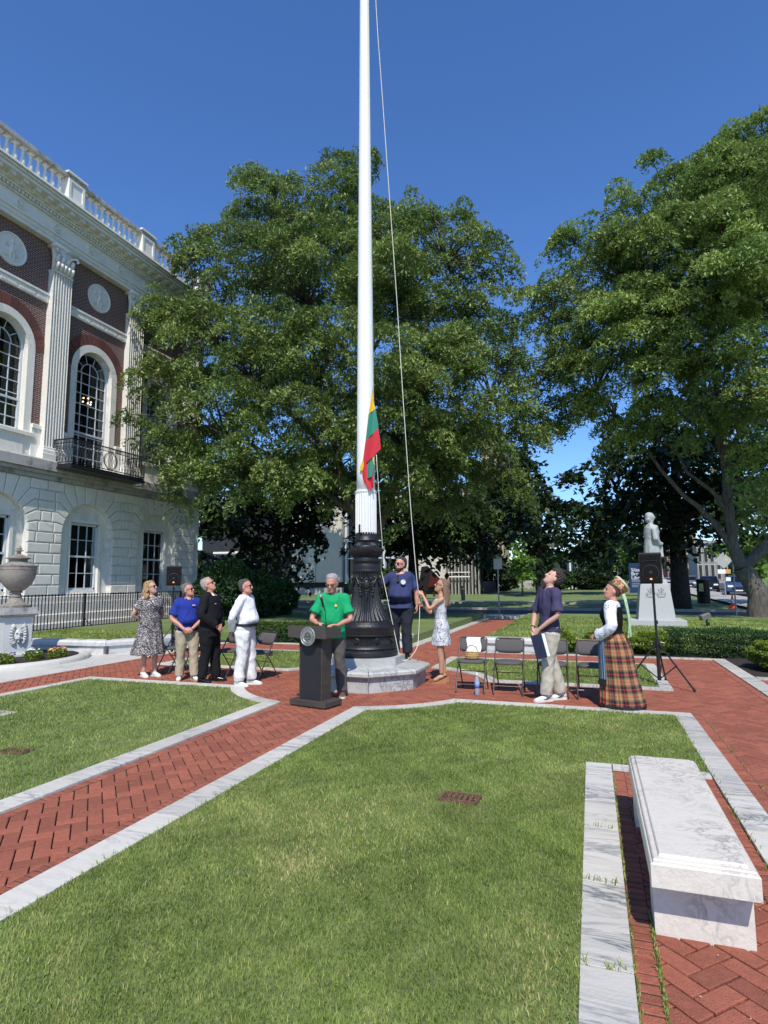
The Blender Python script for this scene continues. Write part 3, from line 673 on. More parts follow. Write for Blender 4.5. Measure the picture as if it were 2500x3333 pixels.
# entablature
en=MB()
def run(z0,z1,x,mb=None,ch=0): (mb or en).box(-.6,x,T_(Y0),T_(23.95+x),z0,z1,ch=ch)
run(13.95,14.09,.16); run(14.09,14.24,.19); run(14.24,14.30,.24); run(14.30,14.80,.17); run(14.80,14.86,.25)
run(14.86,14.98,.22); run(14.98,15.06,.34,ch=.02); run(15.06,15.22,.36); run(15.22,15.34,.68,ch=.01); run(15.34,15.44,.74,ch=.03); run(15.44,15.54,.80,ch=.04)
en.build('entablature',M_stone,B)
de=MB(); y=Y0+.1
while y<24.1: de.box(.19,.31,T_(y),T_(y)+.085,14.87,14.97); y+=.14
de.build('dentils',M_stone,B)
mo=MB(); mo.box(.35,.62,-.09,.09,15.10,15.22); mo.box(.35,.48,-.09,.09,15.05,15.10); m0_=mo.build('modillion',M_stone,B); y=Y0+.3; m0_.location=(0,T_(y),0); y+=.475
while y<24.4: c_=m0_.copy(); COL.objects.link(c_); c_.parent=B; c_.location=(0,T_(y),0); y+=.475
for i in range(12):
    yy=6.2+i*1.52
    if yy>24: break
    t=MB(); Mx=Matrix.Translation((.17,T_(yy),14.55))@Matrix.Rotation(PI/2,4,'Y')
    t.lathe([(.18,0),(.18,.035),(.15,.04),(.135,.012),(.07,.01),(.06,.05),(.001,.055)],24,0,Mx)
    for k in range(8):
        a=2*PI*k/8; t.ball((.19,T_(yy)+.10*math.cos(a),14.55+.10*math.sin(a)),.025,.034,.034,8)
    t.build('rosette',M_stone,B,angle=40)
# balustrade: bottom rail, top rail, pedestals, balusters
ba=MB(); ba.box(.08,.50,T_(Y0),T_(24.4),15.54,15.66,ch=.02); ba.build('balustrade_plinth',M_stone,B)
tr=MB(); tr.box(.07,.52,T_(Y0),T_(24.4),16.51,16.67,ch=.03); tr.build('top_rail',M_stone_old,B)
for p in PIL:
    t=MB(); t.box(.07,.53,T_(p)-.36,T_(p)+.36,15.66,16.51)
    for q in ((-.36,-.26,15.7,16.47),(.26,.36,15.7,16.47),(-.26,.26,15.7,15.79),(-.26,.26,16.38,16.47)): t.box(.53,.565,T_(p)+q[0],T_(p)+q[1],q[2],q[3])
    t.box(.03,.60,T_(p)-.45,T_(p)+.45,16.67,16.75,ch=.02); t.build('balustrade_pedestal',M_stone,B)
t=MB(); t.box(-.09,.09,-.09,.09,0,.07); t.box(-.09,.09,-.09,.09,.78,.86); t.lathe([(.055,.07),(.072,.10),(.045,.14),(.08,.23),(.088,.31),(.068,.41),(.042,.54),(.036,.66),(.055,.70),(.042,.73),(.065,.78)],12)
pb=t.build('baluster',M_stone,B,angle=50); first=True
for p in PIL:
    for k in range(10):
        yy=p+.40+.17+k*.296
        if yy>24.3 or (p==PIL[-1] and k>1): continue
        o=pb if first else pb.copy()
        if not first: COL.objects.link(o); o.parent=B
        first=False; o.location=(.31,T_(yy),15.66)
rf=MB(); rf.box(-12,.1,T_(Y0),T_(24.0),15.45,15.53); rf.box(-12,-.13,T_(Y1-.6),T_(23.93),6,15.45); rf.build('roof',M_conc,B)
sd=MB(); sd.box(-12,-.6,T_(Y1-.6),T_(Y1-.01),0,5.9); sd.build('side_wall',M_stone,B)
# wrought iron balcony in front of the third bay
bal=MB(); y0,y1=T_(15.72),T_(19.3); xf=.98
bal.box(.1,xf,y0,y1,5.80,5.88); bal.box(.2,xf+.04,y0-.04,y1+.04,5.70,5.80,ch=.02)
for y in (): bal.add([(.2,y-.04,5.7),(.2,y+.04,5.7),(.9,y-.04,5.7),(.9,y+.04,5.7),(.2,y-.04,5.35),(.2,y+.04,5.35)],[(0,2,4),(1,5,3),(4,2,3,5),(0,4,5,1)])
bt_=bal.build('balcony',M_black,B)
rl=MB()
def rail(pts,z,r=.018): rl.tube([(x,y,z) for x,y in pts],r,6)
path=[(.14,y0),(xf,y0),(xf,y1),(.14,y1)]
for a,b_ in zip(path,path[1:]):
    for z,r in ((5.93,.02),(6.62,.014),(6.76,.024)): rl.tube([(a[0],a[1],z),(b_[0],b_[1],z)],r,6)
    L=math.hypot(a[0]-b_[0],a[1]-b_[1]); n=max(3,round(L/.15))
    for i in range(n+1):
        x=a[0]+(b_[0]-a[0])*i/n; y=a[1]+(b_[1]-a[1])*i/n
        mid=abs(y-(y0+y1)/2)<.34 and a[0]==b_[0]
        if not mid:
            rl.tube([(x,y,5.93),(x,y,6.76)],.009,5); rl.ball((x,y,6.42),.022,n=6); rl.ball((x,y,6.02),.022,n=6)
            if i<n:
                x2=a[0]+(b_[0]-a[0])*(i+1)/n; y2=a[1]+(b_[1]-a[1])*(i+1)/n
                rl.tube([(x,y,5.95),(x2,y2,6.60)],.007,4); rl.tube([(x2,y2,5.95),(x,y,6.60)],.007,4)
        n2=3
    for i in range(int(L/.085)):
        t_=(i+.5)*.085/L; x=a[0]+(b_[0]-a[0])*t_; y=a[1]+(b_[1]-a[1])*t_
        M4=Matrix.Translation((x,y,6.69)); d=Vector((b_[0]-a[0],b_[1]-a[1],0)).normalized()
        pts=[Vector((x,y,6.69))+d*.03*math.cos(q*PI/4)+Vector((0,0,.05*math.sin(q*PI/4))) for q in range(9)]; rl.tube(pts,.006,4)
yc=(y0+y1)/2
for rr in (.30,.335): rl.tube([(xf,yc+rr*math.cos(q*PI/16),6.275+rr*math.sin(q*PI/16)) for q in range(33)],.012,5)
for k in range(-2,3):
    for s in (-1,1):
        pts=[(xf,yc+k*.14+s*.16*(q/4-1)*1.0,6.275+.30*(q/4-1)) for q in range(9)]
        pts=[p_ for p_ in pts if (p_[1]-yc)**2+(p_[2]-6.275)**2<.093]
        if len(pts)>1: rl.tube(pts,.008,4)
rl.build('balcony_railing',M_black,B)
cu2=MB()
for i,cy in enumerate(bays):
    def drape(ya,yb,z0_,z1_,x):
        n=18; V=[(x+.03*math.sin(k*2.1),ya+(yb-ya)*k/n,z) for z in (z0_,z1_) for k in range(n+1)]; cu2.add(V,[(k,k+1,n+2+k,n+1+k) for k in range(n)])
    drape(T_(cy)+.45,T_(cy)+.9,6.1,10.6,-.75); drape(T_(cy)-.9,T_(cy)-.62,6.1,10.6,-.75)
    drape(T_(cy)+.42,T_(cy)+.72,1.4,2.8,-.62); cu2.add([(-.55,T_(cy)-.68,2.75),(-.55,T_(cy)+.68,2.75),(-.55,T_(cy)+.68,3.95),(-.55,T_(cy)-.68,3.95)],[(0,1,2,3)],1)
cu2.build('curtains',[M_curtain,simple('dark_blind',(.05,.055,.05),.8,0,.1,3)],B)
it=MB(); it.box(-6,-5.9,T_(Y0),T_(23.6),0,15.4); it.box(-6,-.5,T_(Y0),T_(23.6),5.35,5.5); it.box(-6,-.5,T_(Y0)-.1,T_(Y0),0,15.4); it.box(-6,-.5,T_(Y0),T_(23.6),.5,.6); it.build('interior',simple('dim_interior',(.10,.075,.05),.9,0,.4,1.2),B)
# chandelier bulbs glimpsed in the balcony window
bu=MB(); 
for q in ((-.25,8.85),(-.02,8.9),(.12,8.78),(.10,8.68),(-.03,8.70),(-.27,8.7)): bu.ball((-.37,T_(17.62)+q[0],q[1]),.032,n=8)
me,t,b_=nodes('lamp_bulb'); b_.inputs['Emission Color'].default_value=(1,.72,.35,1); b_.inputs['Emission Strength'].default_value=2.0
bu.build('lit_lamp',me,B)
# ======== iron fence in front
fx=-16.6
F_=thing('iron_fence',(fx,14,0),'low black iron picket fence in front of the marble building','fence')
m1=MB(); m1.box(-.1,.1,-9,10.6,-.05,.10,ch=.01); m1.build('fence_base',M_stone,F_)
m1=MB(); 
for z in (.22,1.30): m1.box(-.018,.018,-9,10.6,z-.012,z+.012)
m1.build('fence_rail',M_black,F_)
m1=MB(); y=-9.0
while y<10.6: m1.box(-.011,.011,y-.011,y+.011,.14,1.34); y+=.125
m1.build('pickets',M_black,F_)
y=-8.0
while y<10.6:
    m1=MB(); m1.box(-.022,.022,y-.022,y+.022,.05,1.34); m1.tube([(0,y,.8),(.05,y-.02,.55),(.22,y-.05,.35),(.42,y-.05,.28),(.45,y-.05,.05)],.014,6); m1.build('fence_post',M_black,F_); y+=2.55
# ======== flagpole on its marble plinth
def octo(r,rot=22.5): return [(r/math.cos(PI/8)*math.cos(R(rot+45*i)),r/math.cos(PI/8)*math.sin(R(rot+45*i))) for i in range(8)]
PT=thing('flagpole_plinth',(CX,CY,0),'veined marble octagonal step that carries the flagpole','plinth')
m1=MB()
for i in range(8):   # eight separate slabs
    a=octo(1.0); p,q=a[i],a[(i+1)%8]; e=.006
    def slab(r0,r1,z0,z1,tp=1.0,mb=m1):
        A,B_=octo(r0),octo(r1)
        pl=[A[i],A[(i+1)%8]] ; qb=[B_[(i+1)%8],B_[i]]
        cx_=(pl[0][0]+pl[1][0])/2; cy_=(pl[0][1]+pl[1][1])/2
        pts=[(pl[0][0]*(1-e)+pl[1][0]*e,pl[0][1]*(1-e)+pl[1][1]*e),(pl[1][0]*(1-e)+pl[0][0]*e,pl[1][1]*(1-e)+pl[0][1]*e),qb[0],qb[1]]
        mb.prism(pts,z0,z1)
    slab(.93,.2,-.02,.235)
m1.build('plinth_block',M_plinth,PT)
m2=MB()
for i in range(8):
    A=octo(1.0);A2=octo(.975);B_=octo(.5); e=.006
    def mixp(p,q,t): return (p[0]*(1-t)+q[0]*t,p[1]*(1-t)+q[1]*t)
    j=(i+1)%8
    lo=[mixp(A2[i],A2[j],e),mixp(A2[i],A2[j],1-e)]; hi=[mixp(A[i],A[j],e),mixp(A[i],A[j],1-e)]; inn=[B_[j],B_[i]]
    v=[(*lo[0],.225),(*lo[1],.225),(*hi[0],.25),(*hi[1],.25),(*hi[0],.29),(*hi[1],.29),(*mixp(hi[0],inn[1],.06),.315),(*mixp(hi[1],inn[0],.06),.315),(*inn[0],.34),(*inn[1],.34)]
    m2.add(v,[(0,1,3,2),(2,3,5,4),(4,5,7,6),(6,7,8,9)])
m2.build('plinth_coping',M_plinth,PT)
m3=MB(); m3.prism(octo(.60),.30,.46); m3.build('upper_step',M_plinth,PT)
FP=thing('flagpole',(CX,CY,.46),'tall white flagpole with a fluted foot in an ornate black cast iron base','flagpole')
def z_(z): return z-.46
b=MB()
prof=[(.50,.46),(.53,.475),(.535,.52),(.525,.56),(.50,.575),(.515,.60),(.50,.63),(.47,.645),(.46,.655)]
b.lathe([(r,z_(z)) for r,z in prof],72)
b.lathe([(.455,z_(.65)),(.455,z_(.66)),(.45,z_(.70)),(.445,z_(.76)),(.452,z_(.79))],288,flute=72,fd=.012)
b.lathe([(r,z_(z)) for r,z in [(.455,.785),(.475,.80),(.475,.815),(.46,.825),(.468,.85),(.468,.91),(.475,.925),(.475,.94),(.455,.955),(.44,.99),(.43,1.02),(.415,1.03),(.415,1.045)]],72)
b.lathe([(.41,z_(1.04)),(.385,z_(1.08)),(.345,z_(1.13)),(.31,z_(1.20)),(.285,z_(1.27)),(.26,z_(1.36)),(.243,z_(1.48)),(.235,z_(1.62)),(.232,z_(1.74)),(.235,z_(1.85))],240,flute=30,fd=.022)
b.lathe([(r,z_(z)) for r,z in [(.235,1.84),(.25,1.86),(.25,1.88),(.23,1.90),(.235,1.95),(.225,1.99),(.245,2.02),(.25,2.035),(.22,2.05),(.215,2.10)]],64)
b.lathe([(r,z_(z)) for r,z in [(.215,2.09),(.24,2.12),(.285,2.17),(.30,2.21),(.30,2.235),(.27,2.25)]],240,flute=40,fd=.014)
b.lathe([(r,z_(z)) for r,z in [(.27,2.245),(.235,2.265),(.215,2.28),(.205,2.30)]],64)
b.lathe([(r,z_(z)) for r,z in [(.205,2.295),(.19,2.34),(.185,2.38)]],160,flute=40,fd=.012)
b.lathe([(r,z_(z)) for r,z in [(.19,2.375),(.205,2.39),(.20,2.41),(.185,2.43),(.178,2.50),(.185,2.52),(.17,2.53)]],64)
# rosettes, swags and oval shields
for i in range(8):
    a=R(22.5+45*i+22.5); Mx=Matrix.Rotation(a,4,'Z')@Matrix.Translation((.445,0,z_(.725)))@Matrix.Rotation(PI/2,4,'Y')
    b.lathe([(.052,0),(.052,.018),(.044,.022),(.038,.010),(.018,.012),(.014,.026),(.001,.028)],20,0,Mx)
    for k in range(8): q=2*PI*k/8; b.ball((.462,.028*math.cos(q),z_(.725)+.028*math.sin(q)),.007,.009,.009,6,M=Matrix.Rotation(a,4,'Z'))
for i in range(4):
    a=R(-68+90*i); Rz=Matrix.Rotation(a,4,'Z')
    b.ball((.225,0,z_(1.64)),.035,.07,.095,16,M=Rz)
    b.tube([(.262,.075*math.cos(q*PI/8),z_(1.64)+.10*math.sin(q*PI/8)) for q in range(17)],.006,5,M=Rz)
    for s in (-1,1):
        pts=[(.25*math.cos(q*.11*s),.25*math.sin(q*.11*s),z_(1.76-.11*math.sin(PI*q/7.0)+.02*math.cos(q*2))) for q in range(8)]
        b.tube(pts,[.008,.014,.018,.02,.02,.018,.014,.008],6,M=Rz)
        for k,(t_,z) in enumerate(((.42,1.62),(.46,1.57),(.43,1.52),(.47,1.68),(.40,1.47),(.3,1.74),(.6,1.76))): b.ball((.252*math.cos(t_*s),.252*math.sin(t_*s),z_(z)),.014,.02,.024,8,M=Rz)
    for k in range(4): b.ball((.255+.012*(3-k),.0,z_(1.50-.035*k)),.012,.022-.003*k,.016,8,M=Rz)
# bead rows
for z,r,n in ((.775,.452,64),(1.0,.437,60),(2.245,.288,44)):
    for i in range(n): q=2*PI*i/n; b.ball((r*math.cos(q),r*math.sin(q),z_(z)),.008,n=5)
b.box(.17,.20,-.012,.012,z_(2.42),z_(2.66),M=Matrix.Rotation(R(-105),4,'Z')); b.box(.165,.20,-.05,.05,z_(2.5),z_(2.52),M=Matrix.Rotation(R(-105),4,'Z'))
b.build('cast_iron_base',M_iron,FP,angle=35)
b=MB(); b.lathe([(.182,z_(2.50)),(.186,z_(2.52)),(.186,z_(3.20)),(.19,z_(3.23))],128,flute=24,fd=.016); b.lathe([(.19,z_(3.225)),(.192,z_(3.25)),(.168,z_(3.262))],48); b.build('fluted_collar',M_white,FP,angle=40)
b=MB(); b.lathe([(.162,z_(3.2)),(.158,z_(3.6)),(.145,z_(5.5)),(.125,z_(8)),(.105,z_(10.5)),(.088,z_(13)),(.06,z_(19))],40); b.build('pole_shaft',M_white,FP,smooth=True)
# halyard with the loop to the woman's hands
HW=Vector((-2.80,9.83,1.60)) # hands (upper)
M_rope=simple('rope',(.68,.66,.56),.8,0,.1,60,.3,200)
def rope(pts,r=.006,n=60):
    # catmull-rom
    p=[Vector(q) for q in pts]; p=[p[0]*2-p[1]]+p+[p[-1]*2-p[-2]]; out=[]
    for i in range(1,len(p)-2):
        for k in range(8):
            t=k/8; a,b_,c,d=p[i-1],p[i],p[i+1],p[i+2]
            out.append(.5*((2*b_)+(c-a)*t+(2*a-5*b_+4*c-d)*t*t+(3*b_-a-3*c+d)*t**3))
    out.append(p[-2]); m=MB().tube(out,r,6); return m
YR=9.62
r1=[PY(1220,-60,9.35),PY(1229,100,9.37),PY(1240,250,9.4),PY(1262,560,9.45),PY(1290,950,9.55),PY(1311,1280,9.62),PY(1333,1600,9.70),PY(1352,1835,9.76),PY(1361,1920,9.8),PY(1366,1975,9.85),PY(1363,2060,9.84),PY(1358,2105,9.78),PY(1340,2135,9.72),PY(1319,2150,9.7),PY(1305,2143,9.72),PY(1298,2125,9.73),PY(1272,2000,9.78),PY(1252,1905,9.8),PY(1241,1850,9.8),PY(1245,1790,9.75),PY(1238,1680,9.6),PY(1225,1480,9.38)]
h=rope(r1,.0065).build('halyard',M_rope,smooth=True); tag(h,'pale halyard rope running down through the hands of the woman in the lace dress','rope')
r2=[PY(1213,1290,9.39),PY(1209,1000,9.41),PY(1205,600,9.44),PY(1201,200,9.47),PY(1198,-60,9.5)]
tag(rope(r2,.007).build('hoist_line',M_rope,smooth=True),'white hoist line running straight up the right side of the flagpole above the flag','rope')
# flag, hanging in folds (yellow, green, red)
def flagmat(n,c): 
    m=simple(n,c,.7,0,.06,30,.1,200); b=m.node_tree.nodes['Principled BSDF']; return m
M_y=flagmat('flag_yellow',(.72,.42,.015)); M_g=flagmat('flag_green',(.02,.20,.13)); M_r=flagmat('flag_red',(.50,.015,.03))
FL=thing('flag',PY(1213,1285,9.38),'yellow green and red striped flag hanging in folds against the white flagpole','flag')
def patch(name,mat,rows,Yd,nx=8,fold=.02,ph=0):
    "rows: ((xl,yl),(xr,yr)) pixel pairs from top to bottom, all on the vertical sheet y=Yd with folds"
    ny=6; V=[];Fc=[]; org=FL.location
    rr=[]
    for (a,b_) in zip(rows,rows[1:]):
        for k in range(ny): t=k/ny; rr.append(((a[0][0]*(1-t)+b_[0][0]*t,a[0][1]*(1-t)+b_[0][1]*t),(a[1][0]*(1-t)+b_[1][0]*t,a[1][1]*(1-t)+b_[1][1]*t)))
    rr.append(rows[-1])
    for sgn in (0,1):
        for i,(l,r_) in enumerate(rr):
            for j in range(nx+1):
                t=j/nx; yy=Yd+fold*math.sin(t*7.0+ph+i*.12)*(.3+.7*i/len(rr))-.03*t*0
                p=PY(l[0]*(1-t)+r_[0]*t,l[1]*(1-t)+r_[1]*t,yy)-org; p.y+=sgn*.003; V.append(p)
    n=len(rr)
    for sgn in (0,1):
        for i in range(n-1):
            for j in range(nx):
                q=(i*(nx+1)+j,i*(nx+1)+j+1,(i+1)*(nx+1)+j+1,(i+1)*(nx+1)+j); q=tuple(sgn*n*(nx+1)+x for x in q); Fc.append(q if sgn else q[::-1])
    return MB().add(V,Fc).build(name,mat,FL,smooth=True)
patch('yellow_stripe',M_y,[((1210,1280),(1215,1280)),((1206,1310),(1217,1310)),((1200,1347),(1222,1331))],9.38)
patch('green_stripe',M_g,[((1200,1347),(1222,1331)),((1195,1390),(1228,1362)),((1190,1434),(1232,1394))],9.38)
patch('red_stripe',M_r,[((1190,1434),(1232,1394)),((1185,1470),(1237,1430)),((1179,1520),(1240,1461))],9.38)
patch('red_stripe',M_r,[((1179,1516),(1210,1490)),((1179,1545),(1212,1510)),((1184,1566),(1214,1548)),((1202,1597),(1216,1585))],9.40,fold=.025,ph=2)
patch('green_stripe',M_g,[((1200,1492),(1216,1478)),((1197,1520),(1217,1510)),((1196,1557),(1218,1548))],9.385,fold=.012,ph=1)
patch('yellow_stripe',M_y,[((1181,1495),(1184,1500)),((1172,1520),(1184,1520)),((1170,1531),(1180,1533))],9.385,fold=.01)
patch('yellow_stripe',M_y,[((1211,1488),(1217,1484)),((1214,1500),(1218,1500)),((1216,1512),(1219,1514))],9.38,fold=.005)
# ======== marble bench, near right
BN=thing('marble_bench',(.43,4.07,0),'white marble bench slab on two block supports beside the lawn','bench')
m=MB(); x0,x1,y0,y1=-.225,.228,-.87,.90
m.box(x0,x1,y0,y1,.27,.375,ch=.004); m.box(x0+.012,x1-.012,y0+.012,y1-.012,.374,.392,ch=.006); m.box(x0+.04,x1-.04,y0+.045,y1-.045,.390,.405,ch=.006)
m.build('bench_top',M_bench,BN)
for a,b_ in ((-.74,-.54),(.58,.78)):
    m=MB(); m.box(-.212,.215,a,b_,-.01,.27,ch=.002); m.build('bench_support',M_bench,BN)
# ======== low marble walls
M_wall=marble('low_wall_marble',(.52,.52,.50),(.22,.22,.22),1.5,.7,.5,.08,(1,1,1),((.16,.14,.12),2.5,.6))
def lowwall(pts,h,label,th=.42,group='low marble walls round the lawns'):
    t=thing('low_wall',(pts[0][0],pts[0][1],0),label,'wall',group); m=MB(); o=pts[0]; cpm=MB()
    for (a,b_) in zip(pts,pts[1:]):
        d=Vector((b_[0]-a[0],b_[1]-a[1],0)); L=d.length; n=max(1,round(L/1.3)); ang=math.atan2(d.y,d.x)
        Mx=Matrix.Translation((a[0]-o[0],a[1]-o[1],0))@Matrix.Rotation(ang,4,'Z')
        for i in range(n):
            m.box(i*L/n+.003,(i+1)*L/n-.003,-th*.38,th*.38,-.02,h*.62,M=Mx,ch=.004)
            cpm.box(i*L/n+.002-(.08 if i==0 else 0),(i+1)*L/n-.002+(.08 if i==n-1 else 0),-th*.5,th*.5,h*.62,h,M=Mx,ch=.05)
    m.build('wall_base',M_wall,t); cpm.build('wall_coping',M_wall,t)
lowwall([(-14.3,11.2),(-11.75,11.45),(-11.05,11.55),(-10.55,12.3),(-10.45,14.7)],.33,'weathered low marble wall bending round the flower bed, behind the standing people')
lowwall([(-2.5,14.66),(-.95,14.66)],.33,'white low marble wall behind the folding chairs, left of the round bushes')
lowwall([(-5.35,15.05),(-4.55,15.05)],.34,'white marble end block of the kerb behind the flagpole plinth')
lowwall([(3.75,13.3),(6.2,13.3)],.52,'white marble wall end at the right edge beyond the yellow green bush')
# ======== urn on its octagonal pedestal and the planter ring
UX,UY=-12.2,9.98
PD=thing('urn_pedestal',(UX,UY,0),'square carved stone pedestal with a lion mask under the urn','pedestal',rz=R(-22)); PD.scale=(.82,.82,1)
m=MB(); sq=lambda h:[(-h,-h),(h,-h),(h,h),(-h,h)]; m.prism(sq(.40),-.02,.14); m.prism(sq(.385),.14,.2,taper=.92); m.prism(sq(.335),.2,.93); m.prism(sq(.35),.93,.97); m.build('pedestal_shaft',M_stone_old2 if 'M_stone_old2' in globals() else M_wall,PD)
m=MB(); m.prism(sq(.35),.95,1.02,taper=1.3); m.prism(sq(.47),1.02,1.075); m.prism(sq(.42),1.075,1.16); m.build('pedestal_cap',M_stone_old,PD)
# lion mask
for ang in (0,90):
    Mx=Matrix.Rotation(R(ang),4,'Z')@Matrix.Translation((.325,0,.56)); m=MB()
    m.ball((.02,0,0),.07,.11,.15,16,M=Mx); m.ball((.09,0,-.04),.05,.05,.06,12,M=Mx); m.ball((.10,0,.03),.035,.028,.06,10,M=Mx)
    for s in (-1,1):
        m.ball((.08,s*.05,.06),.03,.035,.022,10,M=Mx); m.ball((.08,s*.045,-.06),.04,.04,.03,10,M=Mx); m.ball((.03,s*.11,.12),.04,.03,.045,8,M=Mx)
        for k in range(11):
            a=R(-95+k*19)*1.0; y=s*(.10+.05*math.cos(a)); z=.02+.19*math.sin(a)
            m.tube([(.03,y*.8,z*.75),(.07,y*1.15,z*1.0),(.03,y*1.45,z*1.22+.01*(k%3))],[.03,.024,.008],7,M=Mx)
    m.ball((.07,0,-.12),.03,.03,.04,8,M=Mx)
    m.build('lion_mask',M_wall,PD,smooth=True)
UR=thing('stone_urn',(UX,UY,1.16),'large weathered stone urn with a lid and finial on the carved pedestal','urn'); UR.scale=(.83,.83,.88)
M_urn=marble('urn_stone',(.27,.235,.20),(.08,.07,.065),5,.9,.8,0,(1,1,1),((.07,.06,.05),4.5,.50),False)
m=MB(); m.lathe([(.36,0),(.365,.05),(.35,.07),(.27,.09),(.20,.14),(.15,.22),(.13,.26),(.155,.275),(.155,.30),(.12,.315),(.11,.36),(.16,.38),(.16,.395),(.12,.41)],40); m.build('urn_foot',M_urn,UR,angle=40)
m=MB(); m.lathe([(.12,.40),(.19,.44),(.29,.53),(.375,.64),(.425,.76),(.445,.86),(.45,.93),(.44,.935),(.44,.95),(.452,.955),(.455,1.03),(.47,1.045),(.47,1.06),(.43,1.07)],48)
m.build('urn_body',M_urn,UR,angle=40)
m=MB(); m.lathe([(.44,1.06),(.36,1.10),(.27,1.14),(.225,1.16),(.215,1.20),(.235,1.225),(.30,1.24),(.30,1.255),(.24,1.28),(.15,1.32),(.085,1.345),(.05,1.36),(.045,1.40),(.06,1.425),(.115,1.44),(.115,1.45),(.06,1.47),(.05,1.48),(.075,1.49),(.075,1.51),(.05,1.53),(.035,1.56),(.001,1.585)],40); m.build('urn_lid',M_urn,UR,angle=40)
PR=thing('planter_ring',(-12.45,9.75,0),'round white marble kerb ring of the flower bed','planter'); m=MB()
for i in range(8):
    n=8; a0=360/8*i+.25; a1=360/8*(i+1)-.25; sec=[(1.66,-.01),(1.66,.08),(1.70,.105),(1.80,.115),(1.87,.10),(1.905,.07),(1.905,-.01)]
    v=[(r*math.cos(R(a0+(a1-a0)*k/n)),r*math.sin(R(a0+(a1-a0)*k/n)),z) for k in range(n+1) for r,z in sec]; s=len(sec)
    m.add(v,[(k*s+j,(k+1)*s+j,(k+1)*s+(j+1)%s,k*s+(j+1)%s) for k in range(n) for j in range(s)]+[tuple(range(s)),tuple(n*s+s-1-j for j in range(s))])
m.build('ring_stones',M_marble,PR,angle=50)
m=MB(); m.lathe([(1.67,0),(1.67,.075),(.9,.10),(.01,.11)],40); m.build('mulch_bed',M_mulch,PR,smooth=True)
# ======== leafy things
def leaves(cs,size,asp,name,mat,parent=None,updir=.5,droop=0,tone=None,jit=.35,outward=None):
    n=len(cs); sz=size*RNG.uniform(.6,1.35,n)
    d=RNG.normal(0,1,(n,3)); 
    if outward is not None: d+=outward*1.3
    d[:,2]-=droop; d/=np.linalg.norm(d,axis=1)[:,None]+1e-9
    nr=RNG.normal(0,.55,(n,3)); nr[:,2]+=updir
    if outward is not None: nr+=outward*.5
    b=np.cross(nr,d); b/=np.linalg.norm(b,axis=1)[:,None]+1e-9
    L=d*sz[:,None]*.5; Wd=b*(sz*asp)[:,None]*.5
    V=np.empty((n,4,3)); V[:,0]=cs-L; V[:,1]=cs+Wd-L*.1; V[:,2]=cs+L; V[:,3]=cs-Wd-L*.1
    q=np.arange(n)*4; Q=np.stack([q,q+1,q+2,q+3],1)
    tn=np.clip((RNG.normal(.5,.22,n) if tone is None else tone+RNG.normal(0,.15,n)),0,1)
    me=np_mesh(name,V.reshape(-1,3),Q,np.repeat(tn,4)); return mesh_obj(name,me,mat,parent)
M_box=leafmat('boxwood_leaf',(.07,.12,.012),(.13,.20,.02),(.24,.30,.03),.5,.25,3)
M_yew=leafmat('yew_leaf',(.015,.04,.012),(.03,.075,.02),(.06,.12,.03),.5,.15,3)
M_hedge=leafmat('hedge_leaf',(.02,.05,.012),(.045,.10,.02),(.10,.17,.03),.5,.2,3)
M_twig=simple('twig',(.06,.045,.03),.9,0,.2,20)
def shell(n,rx,ry,rz,lump=.12,inner=.72,seed=0,box=False):
    g=np.random.default_rng(seed+100); d=g.normal(0,1,(n,3)); d/=np.linalg.norm(d,axis=1)[:,None]
    if box: d=d/np.max(np.abs(d)**1.0,axis=1)[:,None]*np.power(np.max(np.abs(d),axis=1),.25)[:,None]
    ph=g.uniform(0,6,3); bump=1+lump*np.sin(d[:,0]*7+ph[0])*np.cos(d[:,1]*6+ph[1])+lump*.6*np.sin(d[:,2]*11+ph[2]+d[:,0]*5)
    rr=inner+(1-inner)*np.power(g.uniform(0,1,n),.6)
    return d*np.array([rx,ry,rz])*(rr*bump)[:,None],d
def shrub(x,y,z,rx,ry,rz,n,mat,label,size=.045,name='shrub',cat='shrub',box=False,group=None,asp=.55,seed=None):
    t=thing(name,(x,y,z),label,cat,group); s=seed if seed is not None else int(abs(x*31+y*17))
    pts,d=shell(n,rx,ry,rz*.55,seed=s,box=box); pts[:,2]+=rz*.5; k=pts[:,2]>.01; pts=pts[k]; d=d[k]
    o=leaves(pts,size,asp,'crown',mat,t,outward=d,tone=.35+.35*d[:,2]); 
    m=MB()
    for i in range(7): a=i*.9; m.tube([(0,0,-.02),(rx*.3*math.cos(a),ry*.3*math.sin(a),rz*.4),(rx*.6*math.cos(a),ry*.6*math.sin(a),rz*.75)],[.02,.012,.005],5)
    m.build('stems',M_twig,t); return t
G='round boxwood bushes behind the chairs'
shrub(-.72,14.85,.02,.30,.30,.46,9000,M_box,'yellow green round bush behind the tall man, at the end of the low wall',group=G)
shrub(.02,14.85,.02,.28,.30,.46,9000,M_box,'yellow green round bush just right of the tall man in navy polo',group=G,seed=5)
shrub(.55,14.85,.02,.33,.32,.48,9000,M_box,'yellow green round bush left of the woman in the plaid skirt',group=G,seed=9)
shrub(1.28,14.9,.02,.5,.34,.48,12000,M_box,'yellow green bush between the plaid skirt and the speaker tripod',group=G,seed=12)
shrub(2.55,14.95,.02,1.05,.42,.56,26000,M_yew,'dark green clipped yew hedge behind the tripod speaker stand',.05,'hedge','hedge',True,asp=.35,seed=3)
shrub(3.3,12.9,.02,.55,.7,.56,24000,M_box,'large yellow green bush at the right edge beside the marble kerb',.05,seed=21)
